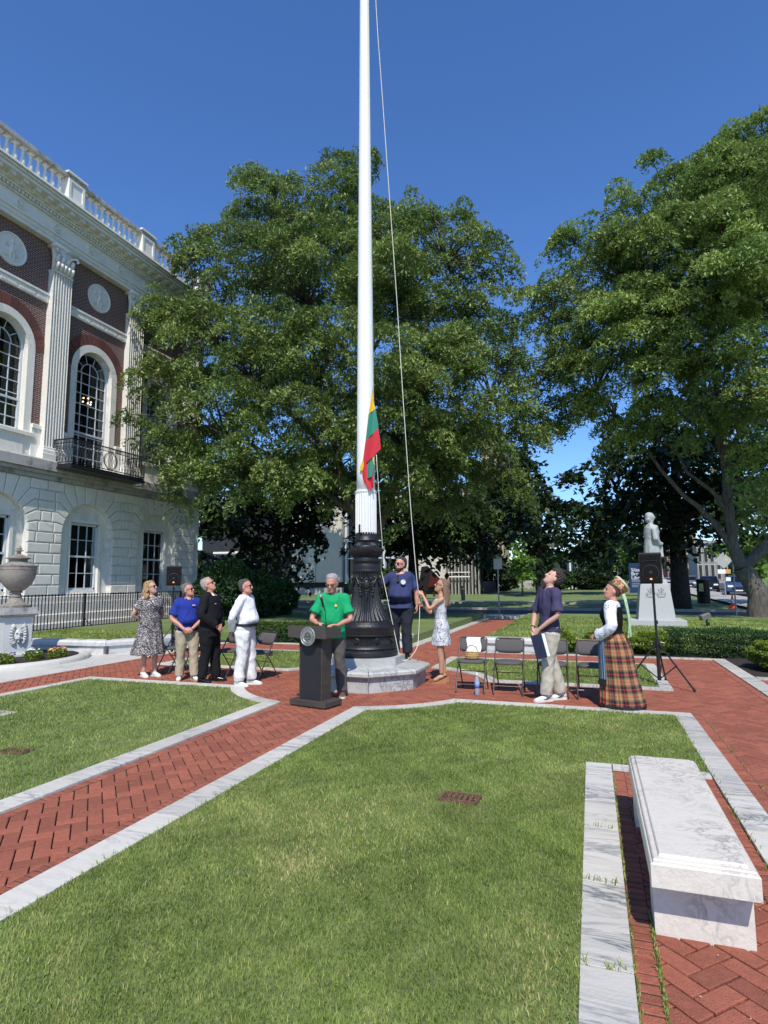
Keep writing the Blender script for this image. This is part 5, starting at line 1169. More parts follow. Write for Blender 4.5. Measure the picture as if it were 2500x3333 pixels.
# ======== parked cars
def car(x,y,z,rz,col,label,suv=True):
    t=thing('parked_car',(x,y,z),label,'car','cars parked along the far street',rz); L,Wd,H=4.6,1.85,1.68 if suv else 1.45
    pt=simple('car_paint_'+label[:4],col,.25,.3,.05,2)
    prof=[(-2.3,.45),(-2.28,.75),(-2.15,1.0),(-1.95,1.15),(2.0,1.15) if False else (-1.9,1.55 if suv else 1.1),(-1.4,H-.04),(.0,H),(.55,H-.1),(1.25,1.08),(2.0,.98),(2.28,.75),(2.3,.42),(2.1,.3),(-2.2,.3)]
    V=[];n=len(prof); ys=[-1,-.9,.9,1]
    for w_ in ys:
        for px_,pz in prof:
            k=abs(w_); wd=Wd/2*(1 if pz<1.1 else 1-.22*(pz-1.1)/.55); s=.985 if k==1 else 1
            V.append((px_*s,(wd*.96 if k<1 else wd)*(1 if w_>0 else -1),pz if k<1 else .3+(pz-.3)*.965))
    Fc=[]
    for k in range(3):
        for i in range(n): j=(i+1)%n; Fc.append((k*n+i,k*n+j,(k+1)*n+j,(k+1)*n+i))
    Fc+= [tuple(range(n)),tuple(3*n+n-1-i for i in range(n))]
    MB().add(V,Fc).build('body',pt,t,angle=30)
    gl=M_glass
    m=MB(); yb=Wd/2*.80
    m.add([(.60,-yb,H-.12),(.60,yb,H-.12),(1.20,yb*1.08,1.12),(1.20,-yb*1.08,1.12)],[(0,1,2,3)]); 
    for v in range(len(m.v)): m.v[v]=(m.v[v][0]+.04,m.v[v][1],m.v[v][2]+.03)
    m.build('windscreen',gl,t)
    for s in (-1,1):
        for a,b_ in ((-1.75,-.85),(-.78,.1),(.17,.95)):
            m=MB(); w0=Wd/2+.006; w1=Wd/2*(1-.22*(H-.14-1.1)/.55)+.004
            m.add([(a,s*w0,1.14),(b_,s*w0,1.14),(min(b_,.60),s*w1,H-.14),(max(a,-1.35),s*w1,H-.14)],[(0,1,2,3)]); m.build('side_window',gl,t)
    for s in (-1,1):
        m=MB(); m.box(2.2,2.31,s*.62-.2,s*.62+.2,.70,.86,ch=.02); m.build('headlight',M_white,t)
        for xw in (-1.4,1.42):
            w_=MB(); w_.tube([(xw,s*(Wd/2-.22),.34),(xw,s*(Wd/2+.01),.34)],.34,20); wh=w_.build('wheel',M_black,t); m=MB(); m.tube([(xw,s*(Wd/2),.34),(xw,s*(Wd/2+.02),.34)],.2,14); m.build('rim',M_galv,wh)
    m=MB(); m.box(2.27,2.325,-.5,.5,.48,.72,ch=.01); m.build('grille',M_black,t); m=MB(); m.box(2.32,2.335,-.26,.26,.38,.48); m.build('licence_plate',M_white,t)
def cpos(px,py,z=.3): p=P(px,py,z); return p.x,p.y
x,y=cpos(2405,1936); car(x,y,.28,R(-100),(.05,.09,.17),'blue hatchback parked in the street beside the big tree',True)
x,y=cpos(2320,1930); car(x+.4,y+4,.32,R(-100),(.012,.013,.016),'black sport utility car parked behind the litter bin',True)
x,y=cpos(2245,1921); car(x+.6,y+4,.42,R(-99),(.18,.19,.2),'grey car just right of the oak trunk',True)
x,y=cpos(2180,1912); car(x,y,.5,R(-98),(.35,.36,.37),'silver car left of the oak trunk',False)
x,y=cpos(2150,1908); car(x,y+2,.6,R(-98),(.03,.03,.035),'dark saloon farthest along the street, beside the pedestal',False)
# ======== trees
M_loc=leafmat('locust_leaf',(.06,.11,.026),(.145,.21,.05),(.26,.32,.085),.5,.22,.35)
M_loc2=leafmat('locust_leaf_light',(.075,.135,.032),(.17,.25,.06),(.30,.37,.095),.5,.24,.35)
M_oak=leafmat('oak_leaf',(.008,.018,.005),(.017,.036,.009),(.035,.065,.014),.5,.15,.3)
M_bright=leafmat('maple_leaf',(.06,.13,.02),(.12,.22,.03),(.2,.32,.05),.5,.35,.4)
def barkmat(name,c0,c1):
    m,t,b=nodes(name); co_=coords(t,(1,1,.22)); n=N(t,'ShaderNodeTexNoise',i_Scale=14.0,i_Detail=8.0,i_Roughness=.7,i_Distortion=.6); lnk(t,co_,n.inputs['Vector'])
    lnk(t,ramp(t,n.outputs['Fac'],[(.35,c0),(.65,c1)]),b.inputs['Base Color']); b.inputs['Roughness'].default_value=.95
    bp=N(t,'ShaderNodeBump',i_Strength=1.0,i_Distance=.06); lnk(t,n.outputs['Fac'],bp.inputs['Height']); lnk(t,bp.outputs[0],b.inputs['Normal']); return m
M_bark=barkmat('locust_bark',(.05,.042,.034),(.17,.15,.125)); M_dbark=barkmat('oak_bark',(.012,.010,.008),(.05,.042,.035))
def limb(mb,pts,r0,r1,n=12,wig=.03):
    p=[Vector(q) for q in pts]; p=[p[0]*2-p[1]]+p+[p[-1]*2-p[-2]]; out=[]
    for i in range(1,len(p)-2):
        for k in range(5):
            t=k/5; a,b_,c,d=p[i-1],p[i],p[i+1],p[i+2]; out.append(.5*((2*b_)+(c-a)*t+(2*a-5*b_+4*c-d)*t*t+(3*b_-a-3*c+d)*t**3))
    out.append(p[-2]); L=len(out); rs=[r0+(r1-r0)*(i/(L-1))**.8 for i in range(L)]
    out=[q+Vector((noise.noise(q*1.7),noise.noise(q*1.7+Vector((9,0,0))),0))*wig*min(1,i/3) for i,q in enumerate(out)]
    mb.tube(out,rs,n)
def tree(name,base,label,lobes,mat,bark,leaf,asp,padr,dens,limbs,trunk,group=None,seed=1,cat='tree',flat=.3,padk=2.0,inner=.25,updir=.9,dome=.75,tiltk=.7):
    "lobes: (centre world, radius). Flat drooping pads of leaves sit on the shell of every lobe"
    global RNG
    RNG=np.random.default_rng(seed); g=RNG
    t=thing(name,base,label,cat,group); B0=Vector(base); C=[];TN=[];OUT=[]
    tm=MB(); SK_=[]
    for pts,r0,r1 in trunk: limb(tm,[Vector(p)-B0 for p in pts],r0,r1,16,.06)
    for pts,r0,r1 in limbs:
        limb(tm,[Vector(p)-B0 for p in pts],r0,r1,8,.12)
        for a_,b_ in zip(pts,pts[1:]): SK_+= [(Vector(a_)*.5+Vector(b_)*.5)-B0,Vector(b_)-B0]
    for (c,r) in lobes:
        c=Vector(c); n=max(4,int(padk*4*r*r/(padr*padr)*.55))
        for i in range(n):
            d=g.normal(0,1,3); d/=np.linalg.norm(d); 
            if d[2]<-.35 and g.uniform()<.6: d[2]=-d[2]
            rr=r*(g.uniform(.72,1.05) if g.uniform()>inner else g.uniform(.2,.7)); pc=np.array(c)+d*rr*np.array([1,1,.85])
            pr=padr*g.uniform(.6,1.3); m=int(dens*pr*pr); 
            rho=np.sqrt(g.uniform(0,1,m))*pr; th=g.uniform(0,2*PI,m)
            wob=1+.28*np.sin(th*3+g.uniform(0,6))+.18*np.sin(th*5+g.uniform(0,6)); x=rho*np.cos(th)*wob; y=rho*np.sin(th)*wob
            z=dome*(.35*pr-(rho/pr)**2*pr)+g.normal(0,flat*.2,m)*pr-g.exponential(.06,m)*pr
            nn=np.array([0,0,1.0])+d*tiltk+g.normal(0,.12,3); nn/=np.linalg.norm(nn); e1=np.cross(nn,[.3,.9,.1]); e1/=np.linalg.norm(e1); e2=np.cross(nn,e1)
            q3=x[:,None]*e1+y[:,None]*e2+z[:,None]*nn; C.append(q3+pc); base_t=g.uniform(.15,.8); TN.append(np.full(m,base_t))
            o=(x[:,None]*e1+y[:,None]*e2)/pr*.8+nn*.4; OUT.append(o)
            if i%3==0:
                e=Vector(pc)-B0; s=min(SK_,key=lambda q:(q-e).length); mid=(s+e)/2+Vector((g.normal(0,.25),g.normal(0,.25),.25)); tm.tube([s,mid,e],[.05,.03,.01],5)
    C=np.concatenate(C); TN=np.concatenate(TN); OUT=np.concatenate(OUT)
    leaves(C-np.array(B0),leaf,asp,'crown',mat,t,updir=updir,droop=.55,tone=TN,outward=OUT)
    tm.build('trunk',bark,t,smooth=True)
    return t
# middle honey locust, right behind the flagpole
L1=[(1120,625,22,1.5),(1060,700,21.5,1.9),(870,700,21.5,2.0),(1290,760,22,1.9),(1440,800,22,1.9),(1570,860,22.5,1.5),(700,850,20.5,1.8),(880,900,20,2.4),(1080,900,19.5,2.5),(1280,960,20,2.4),(1480,1000,21.5,2.2),
(560,1030,19.6,1.5),(690,1080,19,2.0),(880,1150,18.6,2.3),(1080,1180,18.4,2.3),(1270,1230,18.6,2.3),(1450,1230,20,2.2),(1600,1180,22,1.7),(500,1220,18.6,1.3),(620,1290,18.2,1.8),(800,1380,18,2.0),(980,1420,18.2,2.0),
(460,1400,18.0,.9),(560,1480,18.0,1.3),(700,1530,18.2,1.5),(860,1570,18.6,1.5),(1020,1570,19.5,1.5),(1170,1480,19,1.6),(1330,1460,19.5,1.9),(1500,1440,21,2.0),(1640,1400,23,1.7),(560,1620,18.3,.8),(1330,1620,21,1.5),(1500,1620,22.5,1.6),(1620,1590,24,1.5),
(900,1000,25,2.8),(1200,950,25.5,2.8),(1450,1150,25,2.6),(1000,1300,24.5,3),(750,1250,23.5,2.8),(1250,1350,25,3),(1450,1500,26,2.6),(700,1500,22.5,2.2),(1000,800,24.5,2.4),(1250,800,24.5,2.4),
(1098,530,22,.55),(1185,520,22.3,.6),(655,770,20.5,.7),(1380,700,22,.6),(790,600,21.5,.6),(930,590,21.5,.6)]
lob=[(PY(a,b,Y),r) for a,b,Y,r in L1]
def pp(px,py,Y): return PY(px,py,Y)
TB=P(1205,1985,.2); TB=Vector((TB.x*22/TB.y,22,.2)); TBv=TB
j=pp(1203,1790,22)
limbs=[([j,pp(1165,1690,22),pp(1120,1590,21.5),pp(1090,1450,21),pp(1040,1250,20.5),pp(1000,1000,21)],.26,.06),([j,pp(1215,1650,22),pp(1190,1450,22),pp(1180,1200,22),pp(1160,850,22)],.24,.05),([j,pp(1250,1680,22),pp(1285,1590,21.5),pp(1310,1450,21.5),pp(1400,1200,21.5)],.24,.05),
([pp(1150,1670,22),pp(1000,1560,20.5),pp(820,1450,19.5),pp(640,1380,18.8)],.15,.03),([pp(1100,1500,21),pp(900,1300,20),pp(720,1150,19.6),pp(620,1050,19.8)],.13,.03),([pp(1290,1590,21.5),pp(1400,1520,22),pp(1520,1400,22.5),pp(1600,1300,23)],.14,.03),([pp(1170,1200,22),pp(1000,950,21.5),pp(900,800,21.5)],.1,.03),([pp(1180,1200,22),pp(1330,950,22),pp(1450,850,22)],.1,.03),([pp(820,1450,19.5),pp(700,1520,18.8),pp(560,1560,18.2)],.06,.02)]
tree('honey_locust',TB,'broad honey locust tree with layered feathery crown directly behind the flagpole',lob,M_loc,M_bark,.15,.38,.60,760,limbs,[([TB-Vector((0,0,.4)),TB+Vector((.05,0,.8)),j],.48,.33)],seed=3,padk=1.25)
# right honey locust
L2=[(2460,560,24,2.1),(2330,620,24,1.8),(2200,670,24,1.6),(2090,740,24,1.5),(2420,700,22.5,2.4),(2250,800,22.5,2.3),(2080,880,23,2.0),(1960,870,24,1.4),(2450,930,21.5,2.3),(2280,1010,22,2.1),(2110,1070,22.5,2.1),(1950,1060,23.5,1.9),(1820,960,24.5,1.4),(1790,1090,24.5,1.6),(1720,990,25,.8),(1890,1210,24,1.9),(2050,1260,23.5,1.9),(2230,1200,22.5,1.8),(2400,1180,22,1.8),(1760,1280,25,1.5),(2500,1330,22,1.6),(2150,1380,24,1.5),(1900,1370,25,1.6),(1730,1420,25.5,1.3),(2020,1450,25.5,1.4),(2300,1400,25.5,1.3),(1700,1200,25.5,1.1),
(2560,560,25,2.2),(2650,700,25,3),(2650,1000,24,3),(2650,1300,24,2.6),(2350,700,27,3),(2150,900,27,3),(2400,1050,27,3),(1950,1050,27,2.4),(2500,800,28,3),(2480,1500,24.5,1.4),(2520,1620,24.5,1.0),
(2120,530,24,.5),(1840,770,24.5,.4),(1890,740,24,.8),(1835,800,24.5,.7),(2010,650,24,.7),(2280,530,24,.8),(2490,425,24,.8),(2400,470,24,1.0)]
TB=Vector((5.95,26.2,.22)); pr_=lambda px,py: PY(px,py,26.2)
lob=[(PY(a,b,Y),r) for a,b,Y,r in L2]; fork=pr_(2415,1850)
limbs=[([fork,pr_(2385,1760),pr_(2372,1640),pr_(2362,1520),pr_(2340,1400),pr_(2330,1250),pr_(2300,1000),pr_(2300,800)],.25,.06),([pr_(2378,1700),pr_(2350,1640),pr_(2310,1590),pr_(2240,1540),pr_(2200,1470),pr_(2100,1350)],.12,.03),
([pr_(2395,1790),pr_(2340,1720),pr_(2270,1650),pr_(2210,1600),pr_(2130,1500),pr_(2000,1350),pr_(1880,1200)],.15,.03),([fork,pr_(2460,1810),pr_(2510,1750),pr_(2560,1650),pr_(2600,1400),pr_(2600,1000)],.26,.06),([pr_(2362,1520),pr_(2400,1420),pr_(2420,1320),pr_(2450,1200),pr_(2470,900)],.14,.04),([pr_(2340,1400),pr_(2290,1300),pr_(2220,1200),pr_(2100,1000)],.14,.04)]
tree('honey_locust',TB,'large pale green honey locust with forked furrowed trunk at the right edge',lob,M_loc2,M_bark,.15,.38,.60,760,limbs,[([TB-Vector((0,0,.5)),TB+Vector((0,0,.25)),TB+Vector((-.02,0,1.0)),fork],.38,.34)],seed=8,padk=1.25)
# dark oak with broad shaded crown
PADK=1.35
def simpletree(px,py,Y,lobes,label,mat=M_oak,bark=M_dbark,r=.5,name='oak_tree',leaf=.45,dens=60,padr=1.3,seed=1,z0=.2,top=None,group=None,asp=.6,padk=1.25):
    b=P(px,py,z0); b=Vector((b.x/b.y*Y,Y,z0 if Y<40 else hgt(Y))); lb=[(PY(a,c,YY),rr) for a,c,YY,rr in lobes]
    top=top or max(l[0].z for l in lb)*.75
    cx=sum(l[0].x for l in lb)/len(lb)
    tr=[([b-Vector((0,0,.5)),b+Vector((0,0,top*.35)),Vector((b.x+.1*r,b.y,top*.7)),Vector(((b.x*2+cx)/3,b.y,top))],r,r*.35)]
    lm=[([Vector((b.x,b.y,top*.45+.1*i)),(Vector((b.x,b.y,top*.6))+l[0])/2,l[0]],r*.35,.04) for i,l in enumerate(lb[:8])]
    return tree(name,b,label,lb,mat,bark,leaf,asp,padr,dens,lm,tr,group,seed,padk=padk,flat=.5)
GO='dark shade trees beyond the lawn'
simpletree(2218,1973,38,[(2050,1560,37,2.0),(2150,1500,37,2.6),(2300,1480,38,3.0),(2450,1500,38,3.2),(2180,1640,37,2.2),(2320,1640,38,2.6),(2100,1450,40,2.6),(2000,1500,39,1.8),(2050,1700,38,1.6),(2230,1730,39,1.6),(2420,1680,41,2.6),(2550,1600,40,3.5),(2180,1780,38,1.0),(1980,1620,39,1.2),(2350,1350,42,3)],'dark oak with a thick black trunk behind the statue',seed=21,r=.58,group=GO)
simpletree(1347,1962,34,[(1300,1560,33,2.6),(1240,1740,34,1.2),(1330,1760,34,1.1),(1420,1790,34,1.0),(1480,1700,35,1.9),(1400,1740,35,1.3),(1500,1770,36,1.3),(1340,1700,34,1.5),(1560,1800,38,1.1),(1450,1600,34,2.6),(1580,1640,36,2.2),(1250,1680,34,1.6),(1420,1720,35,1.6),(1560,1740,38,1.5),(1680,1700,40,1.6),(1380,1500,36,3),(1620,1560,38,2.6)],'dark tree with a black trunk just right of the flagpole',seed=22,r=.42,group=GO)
simpletree(900,1940,36,[(700,1660,34,2.2),(820,1700,34,2.6),(950,1640,34,2.6),(720,1760,35,1.8),(860,1800,36,2.0),(1000,1740,37,1.5),(780,1600,36,3.2),(760,1830,38,1.3),(850,1860,39,1.0),(660,1840,38,1.0),(930,1850,42,1.2),(660,1700,34,1.3),(650,1600,34,1.8),(1050,1560,36,2.2),(1060,1620,37,2.4),(960,1560,54,2.2),(1040,1600,55,2.2),(1100,1560,55,2.5),(930,1640,54,1.6),(1010,1500,55,3),(940,1560,38,3),(1020,1690,38,1.3)],'dark tree between the marble building and the library wall',seed=23,r=.35,group=GO)  # rearmost lobes, hidden by nearer crowns, are added to shade the library slabs
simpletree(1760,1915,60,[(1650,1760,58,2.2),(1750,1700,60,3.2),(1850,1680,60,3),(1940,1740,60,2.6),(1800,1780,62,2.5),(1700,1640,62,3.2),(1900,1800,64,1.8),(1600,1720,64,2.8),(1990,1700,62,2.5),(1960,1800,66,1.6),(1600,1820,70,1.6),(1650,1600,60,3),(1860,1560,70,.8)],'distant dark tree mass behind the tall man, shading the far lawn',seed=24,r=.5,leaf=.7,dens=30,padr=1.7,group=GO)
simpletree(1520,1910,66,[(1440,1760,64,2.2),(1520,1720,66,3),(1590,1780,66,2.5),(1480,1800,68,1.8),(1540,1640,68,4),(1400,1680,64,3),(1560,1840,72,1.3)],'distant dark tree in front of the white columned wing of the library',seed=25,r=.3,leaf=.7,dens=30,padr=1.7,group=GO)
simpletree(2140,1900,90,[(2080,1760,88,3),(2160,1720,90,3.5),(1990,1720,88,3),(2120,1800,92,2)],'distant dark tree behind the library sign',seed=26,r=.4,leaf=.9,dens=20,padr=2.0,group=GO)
GB='bright green trees on the far lawn'
simpletree(1700,1905,58,[(1700,1830,56,1.3),(1690,1790,56,1.0),(1715,1865,56,.9),(1680,1860,57,.7)],'small bright green sunlit tree on the far lawn right of the road sign',M_bright,M_bark,.12,'maple_tree',.4,60,.8,31,group=GB)
simpletree(1990,1900,95,[(1980,1840,95,3),(2050,1850,95,2.6),(1930,1870,95,1.6),(2100,1830,100,2.5)],'bright green tree behind the blue library sign',M_bright,M_bark,.3,'maple_tree',.8,25,1.6,32,group=GB)
simpletree(2420,1900,75,[(2400,1820,75,2.2),(2350,1800,78,1.4),(2470,1780,74,2.6),(2440,1850,75,1.6)],'bright green tree above the parked cars',M_bright,M_bark,.25,'maple_tree',.7,25,1.4,33,group=GB)
simpletree(2560,1980,34,[(2480,1650,33,1.6),(2500,1780,33,1.2),(2540,1700,34,2)],'dark green tree partly cut by the right edge of the picture',M_loc2,M_bark,.25,'maple_tree',.3,90,.9,34,group=None)
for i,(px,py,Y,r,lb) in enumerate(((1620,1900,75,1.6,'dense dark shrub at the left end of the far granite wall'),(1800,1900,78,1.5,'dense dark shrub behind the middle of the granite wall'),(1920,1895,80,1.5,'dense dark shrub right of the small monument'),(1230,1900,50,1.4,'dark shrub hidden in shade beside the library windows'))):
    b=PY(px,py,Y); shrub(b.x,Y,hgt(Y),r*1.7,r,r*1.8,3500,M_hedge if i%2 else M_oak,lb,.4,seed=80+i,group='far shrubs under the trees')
# wooded hill far behind, closing the horizon
g=np.random.default_rng(5); n=42000; x=g.uniform(-420,420,n); y=g.uniform(250,300,n); z=g.uniform(0,1,n)**.8*(15+4*np.sin(x*.02)+3*np.sin(x*.07+1)+2*np.sin(x*.21))
tag(leaves(np.stack([x,y,z],1),3.2,.8,'distant_wood',M_oak,None,tone=g.uniform(0,1,n)),'far off dark wood closing the horizon beyond the park','wood',kind='stuff')
hl=MB(); hl.add([(-500,262,-3),(500,262,-3),(500,320,9),(-500,320,9)],[(0,1,2,3)]); tag(hl.build('hills',M_far),kind='structure')
# ======== far buildings
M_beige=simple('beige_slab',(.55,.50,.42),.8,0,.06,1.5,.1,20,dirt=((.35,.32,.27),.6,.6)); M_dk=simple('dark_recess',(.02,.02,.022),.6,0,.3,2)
Yl=62; z0=hgt(Yl)
lx=lambda px: PY(px,1850,Yl).x
lz=lambda py: PY(1100,py,Yl).z
LB=thing('library_building',(lx(950),Yl,z0),'modern library with beige stone slabs and tall dark windows behind the flagpole','building'); O=Vector((lx(950),Yl,z0))
def lb_box(a,b,za,zb,y0,y1,name,mat,par=LB): m=MB(); m.box(lx(a)-O.x,lx(b)-O.x,y0,y1,za-z0,zb-z0,ch=.01); return m.build(name,mat,par)
top=lz(1640)
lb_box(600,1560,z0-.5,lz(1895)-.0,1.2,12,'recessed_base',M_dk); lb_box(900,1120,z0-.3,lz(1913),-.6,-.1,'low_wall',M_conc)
lb_box(950,1027,lz(1895),top,0,.9,'stone_slab',M_beige); lb_box(1029,1112,lz(1895),top,0,.9,'stone_slab',M_beige); lb_box(1300,1450,lz(1905),top,0,.9,'stone_slab',M_beige)
w_=lb_box(1112,1300,lz(1895),top,.9,1.2,'window',M_glass)
for px in (1118,1150,1197,1243,1272,1286): lb_box(px,px+7,lz(1900),top,.4,.9,'mullion',M_frame,w_)
for py in (1762,1818): lb_box(1112,1300,lz(py)-.06,lz(py)+.06,.5,.9,'mullion',M_frame,w_)
for o_ in w_.children: o_.location=-w_.location
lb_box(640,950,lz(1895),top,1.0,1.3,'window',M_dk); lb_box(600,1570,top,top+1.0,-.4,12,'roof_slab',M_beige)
w_=lb_box(1452,1565,z0-.3,lz(1780),1.0,1.3,'window',M_glass)
for i in range(10): lb_box(1456+i*11,1459+i*11,z0-.2,lz(1790),.2,.9,'fin',M_conc,LB)
lb_box(1455,1530,lz(1882),lz(1879),-.2,-.1,'hand_rail',M_white); lb_box(1455,1530,lz(1868),lz(1866),-.2,-.1,'hand_rail',M_white)
# bus shelter like canopy on the left
q0=PY(690,1803,44); q1=PY(835,1803,44); t=thing('canopy',(q0.x,44,hgt(44)),'thin pale canopy roof on posts in the shade beside the marble building','canopy'); zc=q0.z-hgt(44)
m=MB(); m.box(0,q1.x-q0.x,0,3,zc,zc+.16,ch=.01); m.build('roof',M_white,t)
for k in (.05,.33,.62,.95): m=MB(); m.box((q1.x-q0.x)*k-.05,(q1.x-q0.x)*k+.05,.1,.2,-.2,zc); m.build('post',M_galv,t)
p=PY(683,1890,40); t=thing('parking_sign',(p.x,40,hgt(40)),'narrow blue sign on a post under the canopy edge','sign'); m=MB(); m.tube([(0,0,-.2),(0,0,p.z+1.3)],.04,6); m.build('post',M_galv,t); m=MB(); m.box(-.2,.2,-.08,-.04,p.z-.35,p.z+.62); m.build('sign_plate',simple('plate_blue',(.05,.16,.42),.5,0,.1,3),t); m=MB(); m.ball((0,-.09,p.z+.35),.11,.02,.11); m.box(-.1,.1,-.1,-.08,p.z-.2,p.z-.1); m.build('symbol',M_white,t)
# red steel sculpture behind the woman at the rope
p=P(1400,1930,.3); Yq=50; p=Vector((p.x/p.y*Yq,Yq,hgt(Yq))); t=thing('steel_sculpture',p,'dark red angular steel sculpture on the lawn behind the woman holding the rope','sculpture')
zz=lambda py: PY(1400,py,Yq).z-p.z; xx=lambda px: PY(px,1880,Yq).x-p.x
M_red=simple('sculpture_red',(.08,.004,.004),.5,0,.1,2)
def plate(poly,y0,y1,name,mat):
    n=len(poly); m=MB(); m.add([(xx(a),y0,zz(b)) for a,b in poly]+[(xx(a),y1,zz(b)) for a,b in poly],[tuple(range(n)),tuple(range(2*n-1,n-1,-1))]+[(i,(i+1)%n,n+(i+1)%n,n+i) for i in range(n)]); m.build(name,mat,t)
plate([(1362,1905),(1372,1845),(1388,1842),(1432,1888),(1424,1902),(1385,1925)],0,.5,'dark_plate',simple('sculpture_dark',(.004,.002,.002),.6,0,.1,2)); plate([(1405,1865),(1433,1886),(1420,1906),(1396,1912)],-.3,-.05,'red_plate',M_red); plate([(1372,1925),(1378,1910),(1384,1925),(1384,1948),(1378,1948)],.1,.3,'strut',M_red); plate([(1405,1908),(1411,1905),(1413,1942),(1408,1942)],.1,.3,'strut',M_red)
# right: town buildings
def block_building(px0,px1,pyt,Y,depth,mat,label,rows,cols,wmat,name='town_building',win=(.5,.6),rooft=None):
    x0=PY(px0,1850,Y).x; x1=PY(px1,1850,Y).x; zt=PY(px0,pyt,Y).z; z0=hgt(Y)-1; t=thing(name,(x0,Y,z0),label,'building'); H=zt-z0; Wd=x1-x0
    m=MB(); m.box(0,Wd,0,depth,0,H); m.box(-.3,Wd+.3,-.35,depth,H,H+.5); m.build('wall',mat,t)
    for r in range(rows):
        for c in range(cols):
            cx_=Wd*(c+.5)/cols; cz=1.5+(H-2)*(r+.5)/rows; hw=Wd/cols*win[0]/2; hh=(H-2)/rows*win[1]/2
            m=MB(); m.box(cx_-hw-.12,cx_+hw+.12,-.10,.02,cz-hh-.15,cz+hh+.12); wn=m.build('window',M_conc,t); m=MB(); m.box(cx_-hw,cx_+hw,-.13,-.09,cz-hh,cz+hh); m.build('pane',wmat,wn)
    if rooft: m=MB(); m.prism([(-.5,-.5),(Wd+.5,-.5),(Wd+.5,depth),(-.5,depth)],H+.5,H+3.5,taper=.6); m.build('roof',rooft,t)
    return t
M_yb=simple('tan_brick',(.45,.33,.17),.9,0,.1,6); M_rb=simple('far_red_brick',(.25,.05,.035),.9,0,.15,6); M_gs=simple('grey_limestone',(.30,.29,.27),.9,0,.15,2)
block_building(2232,2272,1700,135,10,M_yb,'tan brick upper storeys seen right of the oak trunk',4,2,M_dk)
t=block_building(2270,2370,1770,120,10,M_gs,'grey stone building with tall dark windows and pilasters above the parked cars',2,5,M_dk,win=(.5,.8))
block_building(2172,2200,1760,140,8,M_rb,'narrow red brick building left of the oak trunk',4,2,M_dk)
block_building(2120,2182,1868,170,8,M_rb,'small red roofed house seen between the pedestal and the oak',1,4,M_white,rooft=M_rb)
block_building(1575,1640,1400,180,14,M_yb,'brown apartment tower glimpsed through the tree canopy',12,4,M_dk)
# ======== people
def remesh(mb,name,mat,parent,vox=.009,smooth=4,fold=None,wr=0.0,ws=9.0,seed=0,M=None):
    me=mb.mesh('tmp'); ob=bpy.data.objects.new('tmp',me); COL.objects.link(ob)
    r=ob.modifiers.new('r','REMESH'); r.mode='VOXEL'; r.voxel_size=vox; r.use_smooth_shade=True
    s=ob.modifiers.new('s','SMOOTH'); s.factor=.5; s.iterations=smooth
    dg=bpy.context.evaluated_depsgraph_get(); me2=bpy.data.meshes.new_from_object(ob.evaluated_get(dg)); bpy.data.objects.remove(ob); bpy.data.meshes.remove(me)
    me2.name=name
    if wr or fold:
        n=len(me2.vertices); co=np.empty(n*3,np.float32); me2.vertices.foreach_get('co',co); co=co.reshape(-1,3); nr=np.empty(n*3,np.float32); me2.vertices.foreach_get('normal',nr) if False else None
        nr=np.array([v.normal[:] for v in me2.vertices])
        d=np.zeros(n)
        if wr:
            off=Vector((seed*3.1,seed*1.7,0))
            for i in range(n):
                x,y,z=co[i]; q=Vector((x*ws,y*ws,z*ws*.75+x*ws*.4))+off
                a=noise.noise(q); b_=noise.noise(q*2.3); d[i]=wr*((1-abs(a)*2.6)+.45*b_)
        if fold: d+=fold(co[:,0],co[:,1],co[:,2])
        co=co+nr*d[:,None]; me2.vertices.foreach_set('co',co.astype(np.float32).ravel()); me2.update()
    me2.materials.clear(); return mesh_obj(name,me2,mat,parent,True)
remesh(*STAT_ARGS[:4],STAT_ARGS[4],STAT_ARGS[5],STAT_ARGS[6],STAT_ARGS[7],STAT_ARGS[8],STAT_ARGS[9])
def ell(c,a,b,tilt=0): return (c,(a,0,0),(0,b,0))
def vtube(m,pts,rs): m.tube(pts,list(rs),12)
def smoothpts(pts,rs,k=4):
    p=[Vector(q) for q in pts]; out=[];ro=[]
    P_=[p[0]*2-p[1]]+p+[p[-1]*2-p[-2]]
    for i in range(1,len(P_)-2):
        for t in range(k):
            t/=k; a,b_,c,d=P_[i-1],P_[i],P_[i+1],P_[i+2]; out.append(.5*((2*b_)+(c-a)*t+(2*a-5*b_+4*c-d)*t*t+(3*b_-a-3*c+d)*t**3)); ro.append(rs[i-1]*(1-t)+rs[i]*t)
    out.append(p[-1]); ro.append(rs[-1]); return out,ro
